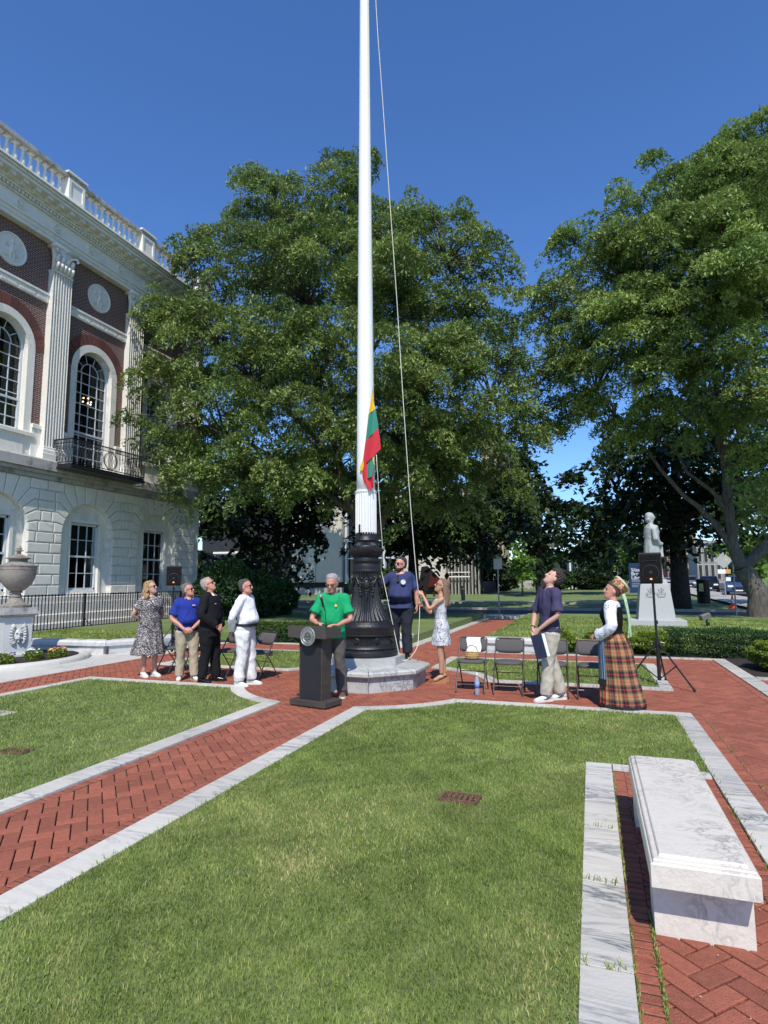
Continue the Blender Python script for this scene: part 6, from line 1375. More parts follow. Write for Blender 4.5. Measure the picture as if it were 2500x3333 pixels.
def hand(m,W,d,nrm,curl,thumb,k=1.0,wrap=False):
    "W wrist, d towards the fingers, nrm palm side, thumb = side vector sign"
    d=Vector(d).normalized(); nrm=Vector(nrm); nrm=(nrm-d*nrm.dot(d)).normalized(); s=d.cross(nrm)*thumb
    W=Vector(W)
    m.loft([(W-d*.01,s*.026*k,nrm*.022*k),(W+d*.03*k,s*.034*k,nrm*.018*k),(W+d*.07*k,s*.041*k,nrm*.016*k),(W+d*.095*k,s*.039*k,nrm*.012*k)])
    for i,(off,L) in enumerate(((.030,.072),(.0105,.082),(-.010,.076),(-.030,.058))):
        p=W+d*.085*k+s*off*k; a=0; pts=[p-d*.02*k]; 
        pts.append(p)
        for seg,f in ((0,.42),(1,.32),(2,.26)):
            a+=curl*(1.15 if seg else .8)+.05*i; p=p+(d*math.cos(a)+nrm*math.sin(a)+s*off*.6)*L*f*k; pts.append(p)
        m.tube(pts,[.0100*k,.0100*k,.0095*k,.0088*k,.0075*k],8)
    t0=W+d*.025*k+s*.03*k; m.tube([W+d*.015*k+s*.012*k,t0+s*.012*k+nrm*.006,t0+d*.032*k+s*.022*k+nrm*(.012+.02*curl),t0+d*.058*k+s*(.022-.012*curl)*k+nrm*(.016+.03*curl)],[.015*k,.0135*k,.0115*k,.009*k],8)
SK=dict(fair=simple('skin_fair',(.55,.31,.23),.5,0,.06,8),ruddy=simple('skin_ruddy',(.52,.24,.17),.5,0,.1,10),tan=simple('skin_tan',(.46,.25,.16),.5,0,.08,8))
for m_ in SK.values():
    b_=m_.node_tree.nodes['Principled BSDF']; b_.inputs['Subsurface Weight'].default_value=.06; b_.inputs['Subsurface Radius'].default_value=(.02,.008,.004)
def fabric(n,c,rough=.85,var=.08,sheen=0): return simple(n,c,rough,0,var,9,.9,11,sheen=sheen,spec=.2,stretch=(1,1,.55))
M_eye=simple('eye_dark',(.02,.015,.012),.3); M_lens=simple('sunglass_lens',(.008,.007,.007),.08,spec=.8); M_lip=simple('lip',(.38,.13,.11),.5)
def human(pos,ang,h,label,S,name='person'):
    k=h/1.75; t=thing(name,pos,label,'person',None,ang)
    g=S.get('g',1.0); be=S.get('belly',0.0); fem=S.get('fem',0)
    K=lambda p: Vector(p)*k
    sh=.185*S.get('sh',1.0); lean=S.get('lean',0.0)   # forward lean at shoulders
    lx_=lambda z: lean*max(0,(z-.9)/.6)
    # torso rings: z, forward centre, depth half, width half
    T0=[(.80,0,.09,.13),(.88,-.01,.115,.165),(.97,-.005,.112,.160),(1.06,.0+be*.6,.10+be*.55,.138+be*.32),(1.15,.0+be*.45,.105+be*.42,.142+be*.28),(1.26,.005+be*.1,.110+be*.12,.156),(1.35,.0,.112,.168),(1.42,-.008,.092,.165*S.get('sh',1)),(1.455,-.01,.072,.125),(1.49,-.008,.058,.068)]
    if fem: T0=[(.80,0,.09,.13),(.88,-.015,.12,.172),(.97,-.01,.112,.162),(1.06,0+be*.5,.088+be*.5,.125+be*.3),(1.15,0,.09+be*.4,.125+be*.3),(1.24,.015,.112+be*.2,.14),(1.31,.015,.115,.148),(1.39,-.005,.085,.148),(1.44,-.01,.062,.105),(1.475,-.008,.05,.055)]
    TI=[]
    for i_ in range(len(T0)-1):
        q0,q1,q2,q3=T0[max(i_-1,0)],T0[i_],T0[i_+1],T0[min(i_+2,len(T0)-1)]
        for u in (0,.25,.5,.75): TI.append(tuple(.5*(2*b1+(c1-a1)*u+(2*a1-5*b1+4*c1-d1)*u*u+(3*b1-a1-3*c1+d1)*u**3) for a1,b1,c1,d1 in zip(q0,q1,q2,q3)))
    TI.append(T0[-1])
    def torso(m,z0,z1,inf,flare=None):
        rr=[]
        for z,cx,a,b_ in TI:
            if z<z0-1e-6 or z>z1+1e-6: continue
            rr.append(((K((cx+lx_(z),0,z))),(Vector((a*g+inf,0,0))*k),(Vector((0,b_*g+inf,0))*k)))
        if flare:
            rr=[((K((cx,cy,z))),(Vector((a,0,0))*k),(Vector((0,b_,0))*k)) for z,cx,cy,a,b_ in flare]+rr
        m.loft(rr)
    shz=1.415 if not fem else 1.385
    arms={}
    for s,key in ((1,'L'),(-1,'R')):
        e,w_=S['arm'+key]; arms[key]=[Vector((lx_(1.4)-.005,s*(sh-.012)*(.92 if fem else 1),shz)),Vector(e),Vector(w_)]
    AR_=.046*g if not fem else .040*g
    def arm(m,key,inf,frac,end=None):
        a=arms[key]; S0=a[0]; tot=(a[1]-a[0]).length+(a[2]-a[1]).length
        inner=Vector((S0.x,S0.y*.45,S0.z+.01))
        pts=[inner,S0,(S0+a[1])/2,a[1],(a[1]+a[2])/2,a[2]]; rs=[.05*g,AR_+.008,AR_,AR_*.82,AR_*.78,AR_*.52]
        if frac<1:
            L1=(a[1]-S0).length; cut=frac*tot
            if cut<=L1: p=S0.lerp(a[1],cut/L1); pts=[inner,S0,S0.lerp(p,.5),p]; rs=[.05*g,AR_+.008,AR_+.004,AR_+.006]
            else: q=(cut-L1)/(tot-L1); p=a[1].lerp(a[2],q); pts=[inner,S0,(S0+a[1])/2,a[1],p]; rs=[.05*g,AR_+.008,AR_,AR_*.85,AR_*.8]
        if end: rs[-1]+=end
        pts,rs=smoothpts([q*k for q in pts],[(r+inf)*k for r in rs]); m.tube(pts,rs,12)
    fl=S.get('feet',((.02,.10),(-.02,-.10))); kb=S.get('knee',(.02,.02))
    heel=S.get('heel',0.0); toe=S.get('toe',(6,-6))
    def leg(m,i,inf,z1,rk=1.0,endr=None,straight=False):
        s=(1,-1)[i]; fx,fy=fl[i]; hip=Vector((0,s*.085*g,.88)); an=Vector((fx-.02,fy,.085+heel)); kn=hip.lerp(an,.5)+Vector((kb[i],0,0))
        LR=[.098*g,.082*g,.058,.053,.038] if not fem else [.098*g,.078*g,.054,.050,.034]
        pts=[hip,hip.lerp(kn,.5),kn,kn.lerp(an,.38)+Vector((-.012,0,0)),an]; rs=LR
        pts2,rs2=smoothpts([q*k for q in pts],[(r+inf)*k for r in rs])
        if z1>0:
            keep=[j for j,q in enumerate(pts2) if q.z>=z1*k-.02]; pts2=[pts2[j] for j in keep]; rs2=[rs2[j] for j in keep]
        if straight:
            n=len(pts2); rs2=[max(r,(.076*k+ (inf-.012)*k)*(1) if j>n*.35 else r) for j,r in enumerate(rs2)]
        if endr: rs2[-1]=endr*k
        m.tube(pts2,rs2,14); return an
    # head frame
    hy,hp=S.get('head',(0,0)); pv=K((lx_(1.5)+.0,0,1.515 if not fem else 1.50)); HM=Matrix.Translation(pv)@Matrix.Rotation(R(hy),4,'Z')@Matrix.Rotation(-R(hp),4,'Y')@Matrix.Rotation(R(S.get('tilt',0)),4,'X')@Matrix.Scale(k*S.get('hs',1.0)*1.08,4)
    body=MB(); torso(body,.8,1.49,-.006)
    for key in 'LR':
        arm(body,key,0,1.0); a=arms[key]; d,nrm,curl,th=S['hand'+key]; hand(body,a[2]*k,d,nrm,curl,th,k*(.92 if fem else 1))
    for i in (0,1):
        an=leg(body,i,0,0)*k; c,s_=math.cos(R(toe[i])),math.sin(R(toe[i])); hz=heel*k
        fs=.72 if heel==0 else 1.0; body.tube([an+Vector((-.03*c,-.03*s_,-.035))*k,an+Vector((.04*c,.04*s_,-.035-heel*.3))*k,an+Vector((.13*c,.13*s_,-.052-heel*.75))*k],[.034*k*fs,.036*k*fs,.026*k*fs],10)
    body.tube([K((lx_(1.45)-.02,0,1.44)),K((lx_(1.5)-.012,0,1.50)),pv+Vector((.0,0,.045*k))],[.062*k*g**.5,.054*k*g**.5,.052*k*g**.5],14)
    hw=S.get('jowl',1.0)
    body.loft([((.052,0,-.012),(.022,0,0),(0,.022,0)),((.045,0,.004),(.048,0,0),(0,.040*hw,0)),((.030,0,.03),(.068,0,0),(0,.055*hw,0)),((.015,0,.065),(.083,0,0),(0,.066,0)),((.004,0,.105),(.092,0,0),(0,.072,0)),((-.002,0,.145),(.097,0,0),(0,.076,0)),((-.006,0,.18),(.090,0,0),(0,.072,0)),((-.008,0,.208),(.066,0,0),(0,.054,0)),((-.008,0,.226),(.03,0,0),(0,.025,0))],M=HM)
    body.tube([(.090,0,.118),(.104,0,.095),(.114,0,.080),(.100,0,.074)],[.010,.013,.016,.012],8,M=HM); body.ball((.088,0,.048),.016,.022,.012,8,M=HM); body.ball((.082,0,.014),.022,.024,.016,8,M=HM)
    body.ball((.080,0,.130),.022,.050,.012,8,M=HM)
    for s in (-1,1): body.ball((.0,s*.076,.095),.020,.010,.032,8,M=HM); body.ball((.074,s*.032,.078),.02,.018,.016,8,M=HM)
    bo=remesh(body,'body',SK[S.get('skin','fair')],t,.0068*k,3)
    m=MB(); 
    for s in (-1,1): m.ball((.088,s*.030,.108),.009,.013,.006,8,M=HM)
    m.build('eyes',M_eye,bo,smooth=True); m=MB(); m.ball((.098,0,.046),.007,.020,.007,8,M=HM); m.build('lips',M_lip,bo,smooth=True)
    if S.get('glasses'):
        m=MB(); 
        for s in (-1,1):
            m.box(.098,.104,s*.032-.024,s*.032+.024,.092,.124,M=HM,ch=.002); m.tube([(.100,s*.055,.117),(.05,s*.078,.115),(-.01,s*.080,.108)],.0035,5,M=HM)
        m.tube([(.103,-.01,.114),(.105,.01,.114)],.004,5,M=HM); m.build('sunglasses',M_lens if S['glasses']=='dark' else simple('glass_frame',(.12,.05,.04),.4),t)
    return dict(t=t,k=k,K=K,torso=torso,arm=arm,leg=leg,HM=HM,arms=arms,T0=T0,fl=fl,toe=toe,heel=heel,g=g,fem=fem,lx=lx_,pv=pv)
def shirt(H,mat,z0=.90,z1=1.455,inf=.018,sl=.42,name='shirt',wr=.007,flare=None,seed=1,end=.008,slinf=None,fold=None,collar=True,colmat=None,vox=.009):
    m=MB(); H['torso'](m,z0,z1,inf,flare)
    if sl>0:
        for key in 'LR': H['arm'](m,key,slinf if slinf is not None else inf*.8,sl,end)
    o=remesh(m,name,mat,H['t'],vox,7,fold,wr,9,seed)
    if collar:
        k=H['k']; c=MB(); z=1.475 if not H['fem'] else 1.45; x=H['lx'](1.47)-.006
        r0=.066*H['g']**.5; V=[];Fc=[];n=22
        for sg in (0,1):
            for i in range(n+1):
                a=R(22+316*i/n); f=abs(a-PI)/PI
                for q,(dr,dz) in enumerate(((.012,-.018-.028*f*f),(.002,.018-.02*f*f),(.022,-.012-.030*f*f))):
                    V.append(Vector((x+(r0+dr+sg*.003)*math.cos(a),(r0+dr+sg*.003)*math.sin(a),z+dz))*k)
        for i in range(n):
            for q in (0,1): Fc.append((i*3+q,(i+1)*3+q,(i+1)*3+q+1,i*3+q+1))
            b0=(n+1)*3
            for q in (0,1): Fc.append((b0+i*3+q+1,b0+(i+1)*3+q+1,b0+(i+1)*3+q,b0+i*3+q))
        c.add(V,Fc); c.build('collar',colmat or mat,o,smooth=True)
    return o
def trousers(H,mat,top=1.0,inf=.014,z1=.10,seed=2,wr=.006,name='trousers',wide=1.0,shorts=False,hem=.075):
    m=MB(); T=H['T0']; k=H['k']; g=H['g']
    rr=[]
    for z,cx,a,b_ in T:
        if z<=top+.04: rr.append((Vector((cx+H['lx'](z),0,z))*k,Vector(((a*g+inf)*k,0,0)),Vector((0,(b_*g+inf)*k,0))))
    m.loft(rr)
    for i in (0,1): H['leg'](m,i,inf,z1,straight=True,endr=hem)
    return remesh(m,name,mat,H['t'],.010,4,None,wr,8,seed)
def shoes(H,mat,sole=None,heel=0,L=.27,name='shoe',tongue=None,swoosh=None,h=.07):
    k=H['k']
    for i in (0,1):
        fx,fy=H['fl'][i]; a=R(H['toe'][i]); M4=Matrix.Translation(Vector((fx-.02,fy,0))*k)@Matrix.Rotation(a,4,'Z')@Matrix.Scale(k,4)
        m=MB(); z0=.018
        m.loft([((-.085,0,z0+.03),(0,.0,.028),(0,.028,0)),((-.06,0,z0+.04),(0,0,.045),(0,.036,0)),((.0,0,z0+.035),(0,0,.045),(0,.038,0)),((.07,0,z0+.022),(0,0,.032),(0,.043,0)),((.13,0,z0+.014),(0,0,.022),(0,.042,0)),((.175,0,z0+.008),(0,0,.012),(0,.026,0))],M=M4)
        m.tube([(-.045,0,.05),(-.035,0,h+.03)],[.042,.040],12,M=M4)
        o=remesh(m,name,mat,H['t'],.008,3)
        s_=MB(); out=[(-.092,-.02),(-.075,-.036),(0,-.037),(.07,-.047),(.13,-.045),(.175,-.027),(.187,0),(.175,.027),(.13,.045),(.07,.047),(0,.037),(-.075,.036),(-.092,.02)]
        s_.prism(out,0,.024,M=M4); s_.build('sole',sole or mat,o)
        if swoosh:
            for sd in (-1,1):
                s_=MB(); pts=[(-.045,.062),(-.01,.048),(.03,.030),(.045,.033),(.06,.045),(.035,.042),(.0,.058)]
                y=sd*.047; s_.add([(x,y*(1 if x<.03 else .99),z) for x,z in pts]+[(x,y-sd*.012,z) for x,z in pts],[tuple(range(7)) if sd<0 else tuple(range(6,-1,-1))],M=M4); s_.build('side_mark',swoosh,o)
def shorthair(H,mat,back=.018,vol=.95,front=0,rough=.004,name='hair',curly=0,side=1.0):
    m=MB(); HM=H['HM']
    m.loft([((-.055,0,.045),(.030,0,0),(0,.050,0)),((-.048,0,.075),(.052*vol,0,0),(0,.070*vol,0)),((-.040,0,.11),(.068*vol,0,0),(0,.081*vol*side,0)),((-.028+front,0,.150),(.084*vol,0,0),(0,.084*vol*side,0)),((-.018+front,0,.185),(.094*vol,0,0),(0,.081*vol,0)),((-.012+front,0,.215),(.084*vol,0,0),(0,.068*vol,0)),((-.010+front,0,.236*vol**.5),(.05,0,0),(0,.042,0))],M=HM)
    return remesh(m,name,mat,H['t'],.007,2,None,rough,28 if not curly else 40,3)
M_grey=simple('grey_hair',(.16,.14,.125),.7,0,.35,60,.8,140,stretch=(1,1,.3)); M_white_h=simple('silver_hair',(.36,.32,.30),.7,0,.25,60,.8,140,stretch=(1,1,.3)); M_dkh=simple('dark_hair',(.035,.025,.02),.6,0,.4,60,.8,140,stretch=(1,1,.3)); M_bl=simple('blonde_hair',(.36,.22,.09),.6,0,.5,70,.8,140,stretch=(1,1,.25)); M_bro=simple('brown_hair',(.21,.13,.075),.55,0,.45,70,.8,140,stretch=(1,1,.2)); M_drk=M_dkh
down=(0,0,-1)
# 1 woman in speckled dress
m,tt,b_=nodes('speckled_dress'); co_=coords(tt,(1,1,1.35)); n1=N(tt,'ShaderNodeTexNoise',i_Scale=50.0,i_Detail=1.0,i_Distortion=1.5); lnk(tt,co_,n1.inputs['Vector']); lnk(tt,ramp(tt,n1.outputs['Fac'],[(.54,(.014,.012,.016)),(.58,(.62,.55,.54))]),b_.inputs['Base Color']); b_.inputs['Roughness'].default_value=.8; M_sp=m
P1=P(483,2203)
H=human((P1.x,P1.y,.003),R(-22),1.735,'woman with wavy blonde hair in a black and white speckled dress, leftmost of the people',dict(fem=1,g=1.17,belly=.03,armL=((-.06,.26,1.12),(-.11,.16,.93)),armR=((-.12,-.27,1.13),(-.15,-.06,.99)),handL=((-.2,-.6,-.4),(-1,0,0),.5,1),handR=((-.1,1,-.1),(-1,0,0),.5,-1),feet=((.05,.10),(-.03,-.07)),head=(28,14),glasses='dark',skin='fair'))
shirt(H,M_sp,.88,1.44,.022,.30,'dress',.004,flare=[(.41,-.05,0,.29,.30),(.55,-.035,0,.25,.27),(.70,-.015,0,.205,.24)],end=.025,slinf=.022,collar=False,vox=.010,fold=lambda x,y,z: .012*np.sin(9*np.arctan2(y,x)+1.3)*np.clip((1.0-z)/.5,0,1))
shoes(H,simple('white_flat_shoe',(.7,.68,.62),.5),h=.02)
m=MB(); HM=H['HM']
m.loft([((-.05,0,.03),(.04,0,0),(0,.06,0)),((-.04,0,.09),(.07,0,0),(0,.088,0)),((-.025,0,.15),(.088,0,0),(0,.092,0)),((-.014,0,.195),(.094,0,0),(0,.085,0)),((-.01,0,.228),(.065,0,0),(0,.055,0))],M=HM)
g_=np.random.default_rng(2)
for i in range(46):
    a=R(g_.uniform(75,285)); r=.082; x=-.015+r*math.cos(a); y=.092*math.sin(a); zz=.12
    pts=[(x*.9,y*.9,.17),(x*1.05,y*1.05,.10)]; L=g_.uniform(.17,.25); ph=g_.uniform(0,6)
    for q in range(1,6): f=q/5; pts.append((x*(1.1+.35*f)+.024*math.sin(ph+q*1.9),y*(1.15+.5*f)+.024*math.cos(ph+q*1.9),.10-L*f))
    m.tube(pts,[.014,.018,.019,.019,.018,.015,.008],6,M=HM)
remesh(m,'hair',M_bl,H['t'],.008,1,None,.003,30,2)
m=MB(); m.ball((.135,-.035,1.33),.012,.025,.03,8); m.build('brooch',simple('pink_pin',(.7,.55,.55),.5),H['t'])
# 2 man in blue polo
P2=P(606,2214); M_khaki=fabric('khaki_cloth',(.40,.33,.24))
H=human((P2.x,P2.y,.003),R(-48),1.67,'man in a royal blue polo shirt and khaki trousers with his hands clasped in front',dict(g=1.14,belly=.055,skin='ruddy',jowl=1.1,armL=((.05,.29,1.13),(.19,.05,.92)),armR=((.05,-.29,1.13),(.19,-.07,.92)),handL=((.25,-1,-.35),(-1,-.2,0),.45,-1),handR=((.3,1,-.35),(-1,.2,0),.3,1),feet=((.10,.13),(-.02,-.12)),toe=(24,-10),head=(52,12),glasses='dark'))
M_poloB=fabric('blue_polo',(.018,.035,.24)); shirt(H,M_poloB,.93,1.455,.014,.40,end=.016,slinf=.014,flare=[(.90,.0,0,.16,.20)],fold=lambda x,y,z:.004*np.sin(z*30+x*9)*np.clip((1.25-z)/.3,0,1)); trousers(H,M_khaki,z1=.09)
M_wshoe=simple('white_leather',(.70,.69,.66),.45,0,.05,10); M_gum=simple('gum_sole',(.50,.33,.20),.6); M_swo=simple('dark_mark',(.04,.045,.05),.5); shoes(H,M_wshoe,M_gum,swoosh=M_swo); shorthair(H,M_grey)
m=MB(); m.tube([Vector((.19,.05,.92))*H['k']-Vector((0,-.012,-.006)),Vector((.19,.05,.92))*H['k']+Vector((.0,.018,.012))],.032,14); m.build('watch',M_black,H['t']); m=MB(); m.box(.148,.156,.05,.10,1.285,1.305); m.build('chest_emblem',simple('emblem_pale',(.65,.4,.45),.6),H['t'])
# 3 man in black suit
P3=P(678,2220); M_suit=fabric('black_suit',(.010,.010,.012)); M_ws=fabric('white_shirt',(.76,.76,.78),var=.03)
H=human((P3.x,P3.y,.003),R(8),1.775,'silver haired man in a black suit and sunglasses gazing upward',dict(g=1.12,belly=.035,skin='ruddy',armL=((.03,.27,1.12),(.17,.06,.93)),armR=((-.01,-.28,1.12),(.17,-.09,.93)),handL=((.5,-.6,-.5),(-1,0,0),.5,-1),handR=((.6,.5,-.6),(-1,0,0),.45,1),feet=((.10,.12),(-.04,-.10)),toe=(14,-14),head=(2,26),glasses='dark'))
shirt(H,M_ws,1.30,1.46,.012,0,'shirt',.0,collar=True); shirt(H,M_suit,.90,1.44,.034,.95,'jacket',.004,flare=[(.76,.0,0,.175,.215),(.83,.0,0,.17,.21)],end=.012,slinf=.026,seed=4,collar=False); trousers(H,M_suit,.98,.02,.06,seed=5); shoes(H,simple('black_leather',(.012,.012,.012),.25,0,.1,10)); shorthair(H,M_white_h,vol=.95)
k=H['k']; m=MB(); m.tube([Vector((.075,0,1.455))*k,Vector((.115,0,1.40))*k,Vector((.152,0,1.28))*k],[.014,.016,.022],6); m.build('tie',simple('red_tie',(.35,.04,.04),.5),H['t']); m=MB(); m.box(.150,.156,-.13,-.08,1.32,1.335); m.build('pocket_square',M_ws,H['t'])
m=MB(); 
for s in (-1,1): m.add([(.07*k,s*.045*k,1.46*k),(.125*k,s*.07*k,1.38*k),(.163*k,s*.018*k,1.20*k),(.145*k,s*.015*k,1.30*k),(.11*k,s*.03*k,1.40*k)],[(0,1,2,3,4) if s>0 else (4,3,2,1,0)])
m.build('lapel',M_suit,H['t'])
# 4 man in white
P4=P(795,2231); M_wt=fabric('white_trousers',(.70,.69,.68),var=.04)
H=human((P4.x,P4.y,.003),R(6),1.73,'stout moustached man all in white with a black belt, hands behind his back',dict(g=1.10,belly=.08,skin='ruddy',jowl=1.2,armL=((-.08,.28,1.13),(-.17,.08,.92)),armR=((-.10,-.29,1.13),(-.20,-.06,.91)),handL=((-.2,-1,-.25),(1,0,0),.5,-1),handR=((-.35,.45,-.7),(1,0,0),.55,1),feet=((.10,.11),(-.02,-.11)),toe=(10,-10),head=(4,8),glasses='dark'))
shirt(H,M_ws,.98,1.46,.014,.97,end=.004,slinf=.017,seed=7,wr=.007); trousers(H,M_wt,1.0,.022,.07,seed=8,wr=.009); shoes(H,M_wshoe); shorthair(H,simple('dark_grey_hair',(.07,.06,.055),.6,0,.4,60,.8,140))
k=H['k']; g=H['g']; m=MB(); m.loft([((.035*k,0,.985*k),(.168*k*g,0,0),(0,.192*k*g,0)),((.038*k,0,1.02*k),(.170*k*g,0,0),(0,.190*k*g,0))]); m.build('belt',M_black,H['t'],angle=60); m=MB(); m.tube([H['HM']@Vector((.102,-.028,.058)),H['HM']@Vector((.110,0,.064)),H['HM']@Vector((.102,.028,.058))],[.005,.009,.005],6); m.build('moustache',M_grey,H['t'])
# 5 man in green at the lectern
P5=Vector((-3.68,8.26,0)); M_gr=fabric('green_polo',(.010,.30,.115)); M_gp=fabric('grey_trousers',(.105,.095,.085))
H=human((P5.x,P5.y,.003),R(-76),1.79,'grey haired man in a bright green polo speaking behind the lectern',dict(g=1.0,belly=.05,skin='ruddy',lean=.03,armL=((.10,.27,1.12),(.30,.12,1.04)),armR=((.10,-.29,1.12),(.30,-.17,1.06)),handL=((.6,-.8,.1),(0,0,-1),.25,-1),handR=((.7,.6,.1),(0,0,-1),.25,1),feet=((-.02,.13),(.04,-.12)),toe=(12,-8),head=(-8,-16),glasses='thin'))
shirt(H,M_gr,.93,1.455,.016,.42,end=.016,slinf=.015,flare=[(.84,.03,0,.150,.195)],seed=9,wr=.006); trousers(H,M_gp,z1=.09,seed=10); shoes(H,simple('brown_shoe',(.13,.06,.035),.5),M_wshoe); shorthair(H,M_white_h,rough=.006)
m=MB(); m.ball((.165,-.07*-1,1.335),.008,.018,.022,8); m.build('chest_badge',Yf,H['t'])
# 6 man in navy tee on the plinth
P6=P(1306,2140,.33); M_nt=fabric('navy_tee',(.035,.045,.12)); M_jean=fabric('dark_jeans',(.022,.026,.036))
H=human((P6.x,P6.y,.33),R(-84),1.79,'stout bearded man in a navy T shirt standing on the plinth beside the flagpole',dict(g=1.15,belly=.11,skin='ruddy',jowl=1.15,armL=((.0,.285,1.13),(.03,.30,.90)),armR=((.0,-.36,1.28),(.10,-.40,1.48)),handL=((.1,0,-1),(0,-1,0),.5,-1),handR=((.0,-.2,1),(-.2,-.6,0),.7,1),feet=((.06,.12),(.0,-.12)),toe=(16,-10),head=(-32,6),glasses='dark'))
shirt(H,M_nt,.93,1.455,.014,.44,end=.022,slinf=.018,flare=[(.86,.05,0,.170,.205)],seed=12,wr=.006,collar=False); trousers(H,M_jean,z1=.07,seed=13,inf=.024,wr=.008); shoes(H,M_black); shorthair(H,M_dkh,vol=.97)
m=MB(); HM=H['HM']; m.loft([((.050,0,-.018),(.028,0,0),(0,.03,0)),((.045,0,.0),(.055,0,0),(0,.046,0)),((.036,0,.028),(.066,0,0),(0,.062,0)),((.02,0,.05),(.06,0,0),(0,.072,0))],M=HM); remesh(m,'beard',M_dkh,H['t'],.007,2,None,.003,30,2)
k=H['k']; bd=MB(); Mx=Matrix.Translation((.205*k,.09*k,1.315*k))@Matrix.Rotation(R(24),4,'Z')@Matrix.Rotation(R(-6),4,'Y')@Matrix.Rotation(PI/2,4,'Y'); bd.lathe([(.045,-.02),(.045,.006),(.036,.008),(.034,.004),(.001,.004)],24,0,Mx); bd.build('chest_print',simple('tee_print',(.55,.58,.62),.8,0,.4,90),H['t'])
m=MB(); m.tube([(.15*k,-.01,1.43*k),(.205*k,-.01,1.36*k)],.01,6); m.box(.17*k,.20*k,-.03,.01,1.33*k,1.39*k); m.build('clipped_sunglasses',M_lens,H['t'])
# 7 woman holding the rope
P7=P(1438,2222); m,tt,b_=nodes('lace_dress'); co_=coords(tt,(1,1,1)); n1=N(tt,'ShaderNodeTexNoise',i_Scale=15.0,i_Detail=1.0,i_Distortion=1.6); lnk(tt,co_,n1.inputs['Vector']); lnk(tt,ramp(tt,n1.outputs['Fac'],[(.36,(.70,.70,.71)),(.385,(.10,.11,.14)),(.43,(.10,.11,.14)),(.45,(.70,.70,.71)),(.54,(.70,.70,.71)),(.56,(.10,.11,.14)),(.60,(.10,.11,.14)),(.62,(.70,.70,.71))]),b_.inputs['Base Color']); b_.inputs['Roughness'].default_value=.8; M_lace=m
hz=.09
def loc7(v,a=R(199)):  # world to this person's frame
    d=Vector(v)-Vector((P7.x,P7.y,0)); return Vector((d.x*math.cos(a)+d.y*math.sin(a),-d.x*math.sin(a)+d.y*math.cos(a),d.z))/(1.66/1.75)
w1=loc7(PY(1363,1925,9.8)); w2=loc7(PY(1364,1962,9.85))
up7=Vector((0,0,hz/(1.66/1.75)))
H=human((P7.x,P7.y,.0),R(199),1.66+hz*.98,'woman in a short white and grey lace dress and wedge sandals pulling the rope',dict(fem=1,g=.93,skin='tan',heel=.075,armL=((.20,.17,1.24),(w1.x-.085,w1.y+.02,w1.z*.95-.055)),armR=((.16,-.15,1.15),(w2.x-.085,w2.y-.015,w2.z*.95-.05)),handL=((1,-.1,.55),(.2,-1,0),.95,-1),handR=((1,.1,.5),(.2,1,0),.95,1),feet=((.03,.09),(-.03,-.07)),toe=(4,-4),head=(0,20),glasses='thin'))
shirt(H,M_lace,.88,1.40,.018,0,'dress',.003,flare=[(.62,.0,0,.165,.185),(.75,.0,0,.155,.185)],seed=15,collar=False,fold=lambda x,y,z:.004*np.sin(7*np.arctan2(y,x))*np.clip((.95-z)/.3,0,1))
k=H['k']; M_tan=simple('tan_leather',(.42,.21,.07),.6,0,.1,20); M_cork=simple('cork_wedge',(.36,.18,.07),.8,0,.2,60)
for i in (0,1):
    fx,fy=H['fl'][i]; M4=Matrix.Translation(Vector((fx-.02,fy,0))*k); m=MB(); 
    m.add([(x,y,z) for y in (-.033,.033) for x,z in ((-.07,0),(.15,0),(.155,.02),(.08,.032),(-.01,.07),(-.078,.085))],[(0,1,2,3,4,5),(11,10,9,8,7,6)]+[(j,(j+1)%6,6+(j+1)%6,6+j) for j in range(6)],M=M4); w_=m.build('wedge_sandal',M_cork,H['t'])
    m=MB(); m.tube([(.10,-.04,.05),(.11,0,.085),(.10,.04,.05)],.012,6,M=M4); m.tube([(.07,-.04,.06),(.02,.0,.135),(-.03,.04,.17)],.007,6,M=M4); m.tube([(.07,.04,.06),(.02,.0,.135),(-.03,-.04,.17)],.007,6,M=M4); m.tube([(-.03+.045*math.cos(q),.045*math.sin(q),.185) for q in [x*PI/8 for x in range(17)]],.008,6,M=M4); m.build('sandal_straps',M_tan,w_)
m=MB(); HM=H['HM']; m.loft([((-.05,0,.02),(.045,0,0),(0,.06,0)),((-.042,0,.09),(.07,0,0),(0,.086,0)),((-.028,0,.15),(.086,0,0),(0,.088,0)),((-.016,0,.195),(.092,0,0),(0,.081,0)),((-.012,0,.226),(.062,0,0),(0,.05,0))],M=HM)
for i in range(44):
    a=R(g_.uniform(78,282)); x=-.02+.08*math.cos(a); y=.084*math.sin(a); L=g_.uniform(.22,.31); 
    hd=HM.to_3x3().inverted()@Vector((0,0,-1)); hd=hd/hd.length
    p0=Vector((x*1.02,y*1.02,.10)); pts=[(x*.9,y*.9,.17),p0]
    for q in range(1,5): f=q/4; pts.append(p0+hd*(L*f)+Vector((-.012*f,y*.25*f,0)))
    m.tube(pts,[.014,.018,.018,.017,.014,.006],6,M=HM)
remesh(m,'hair',M_bro,H['t'],.008,1,None,.002,30,2)
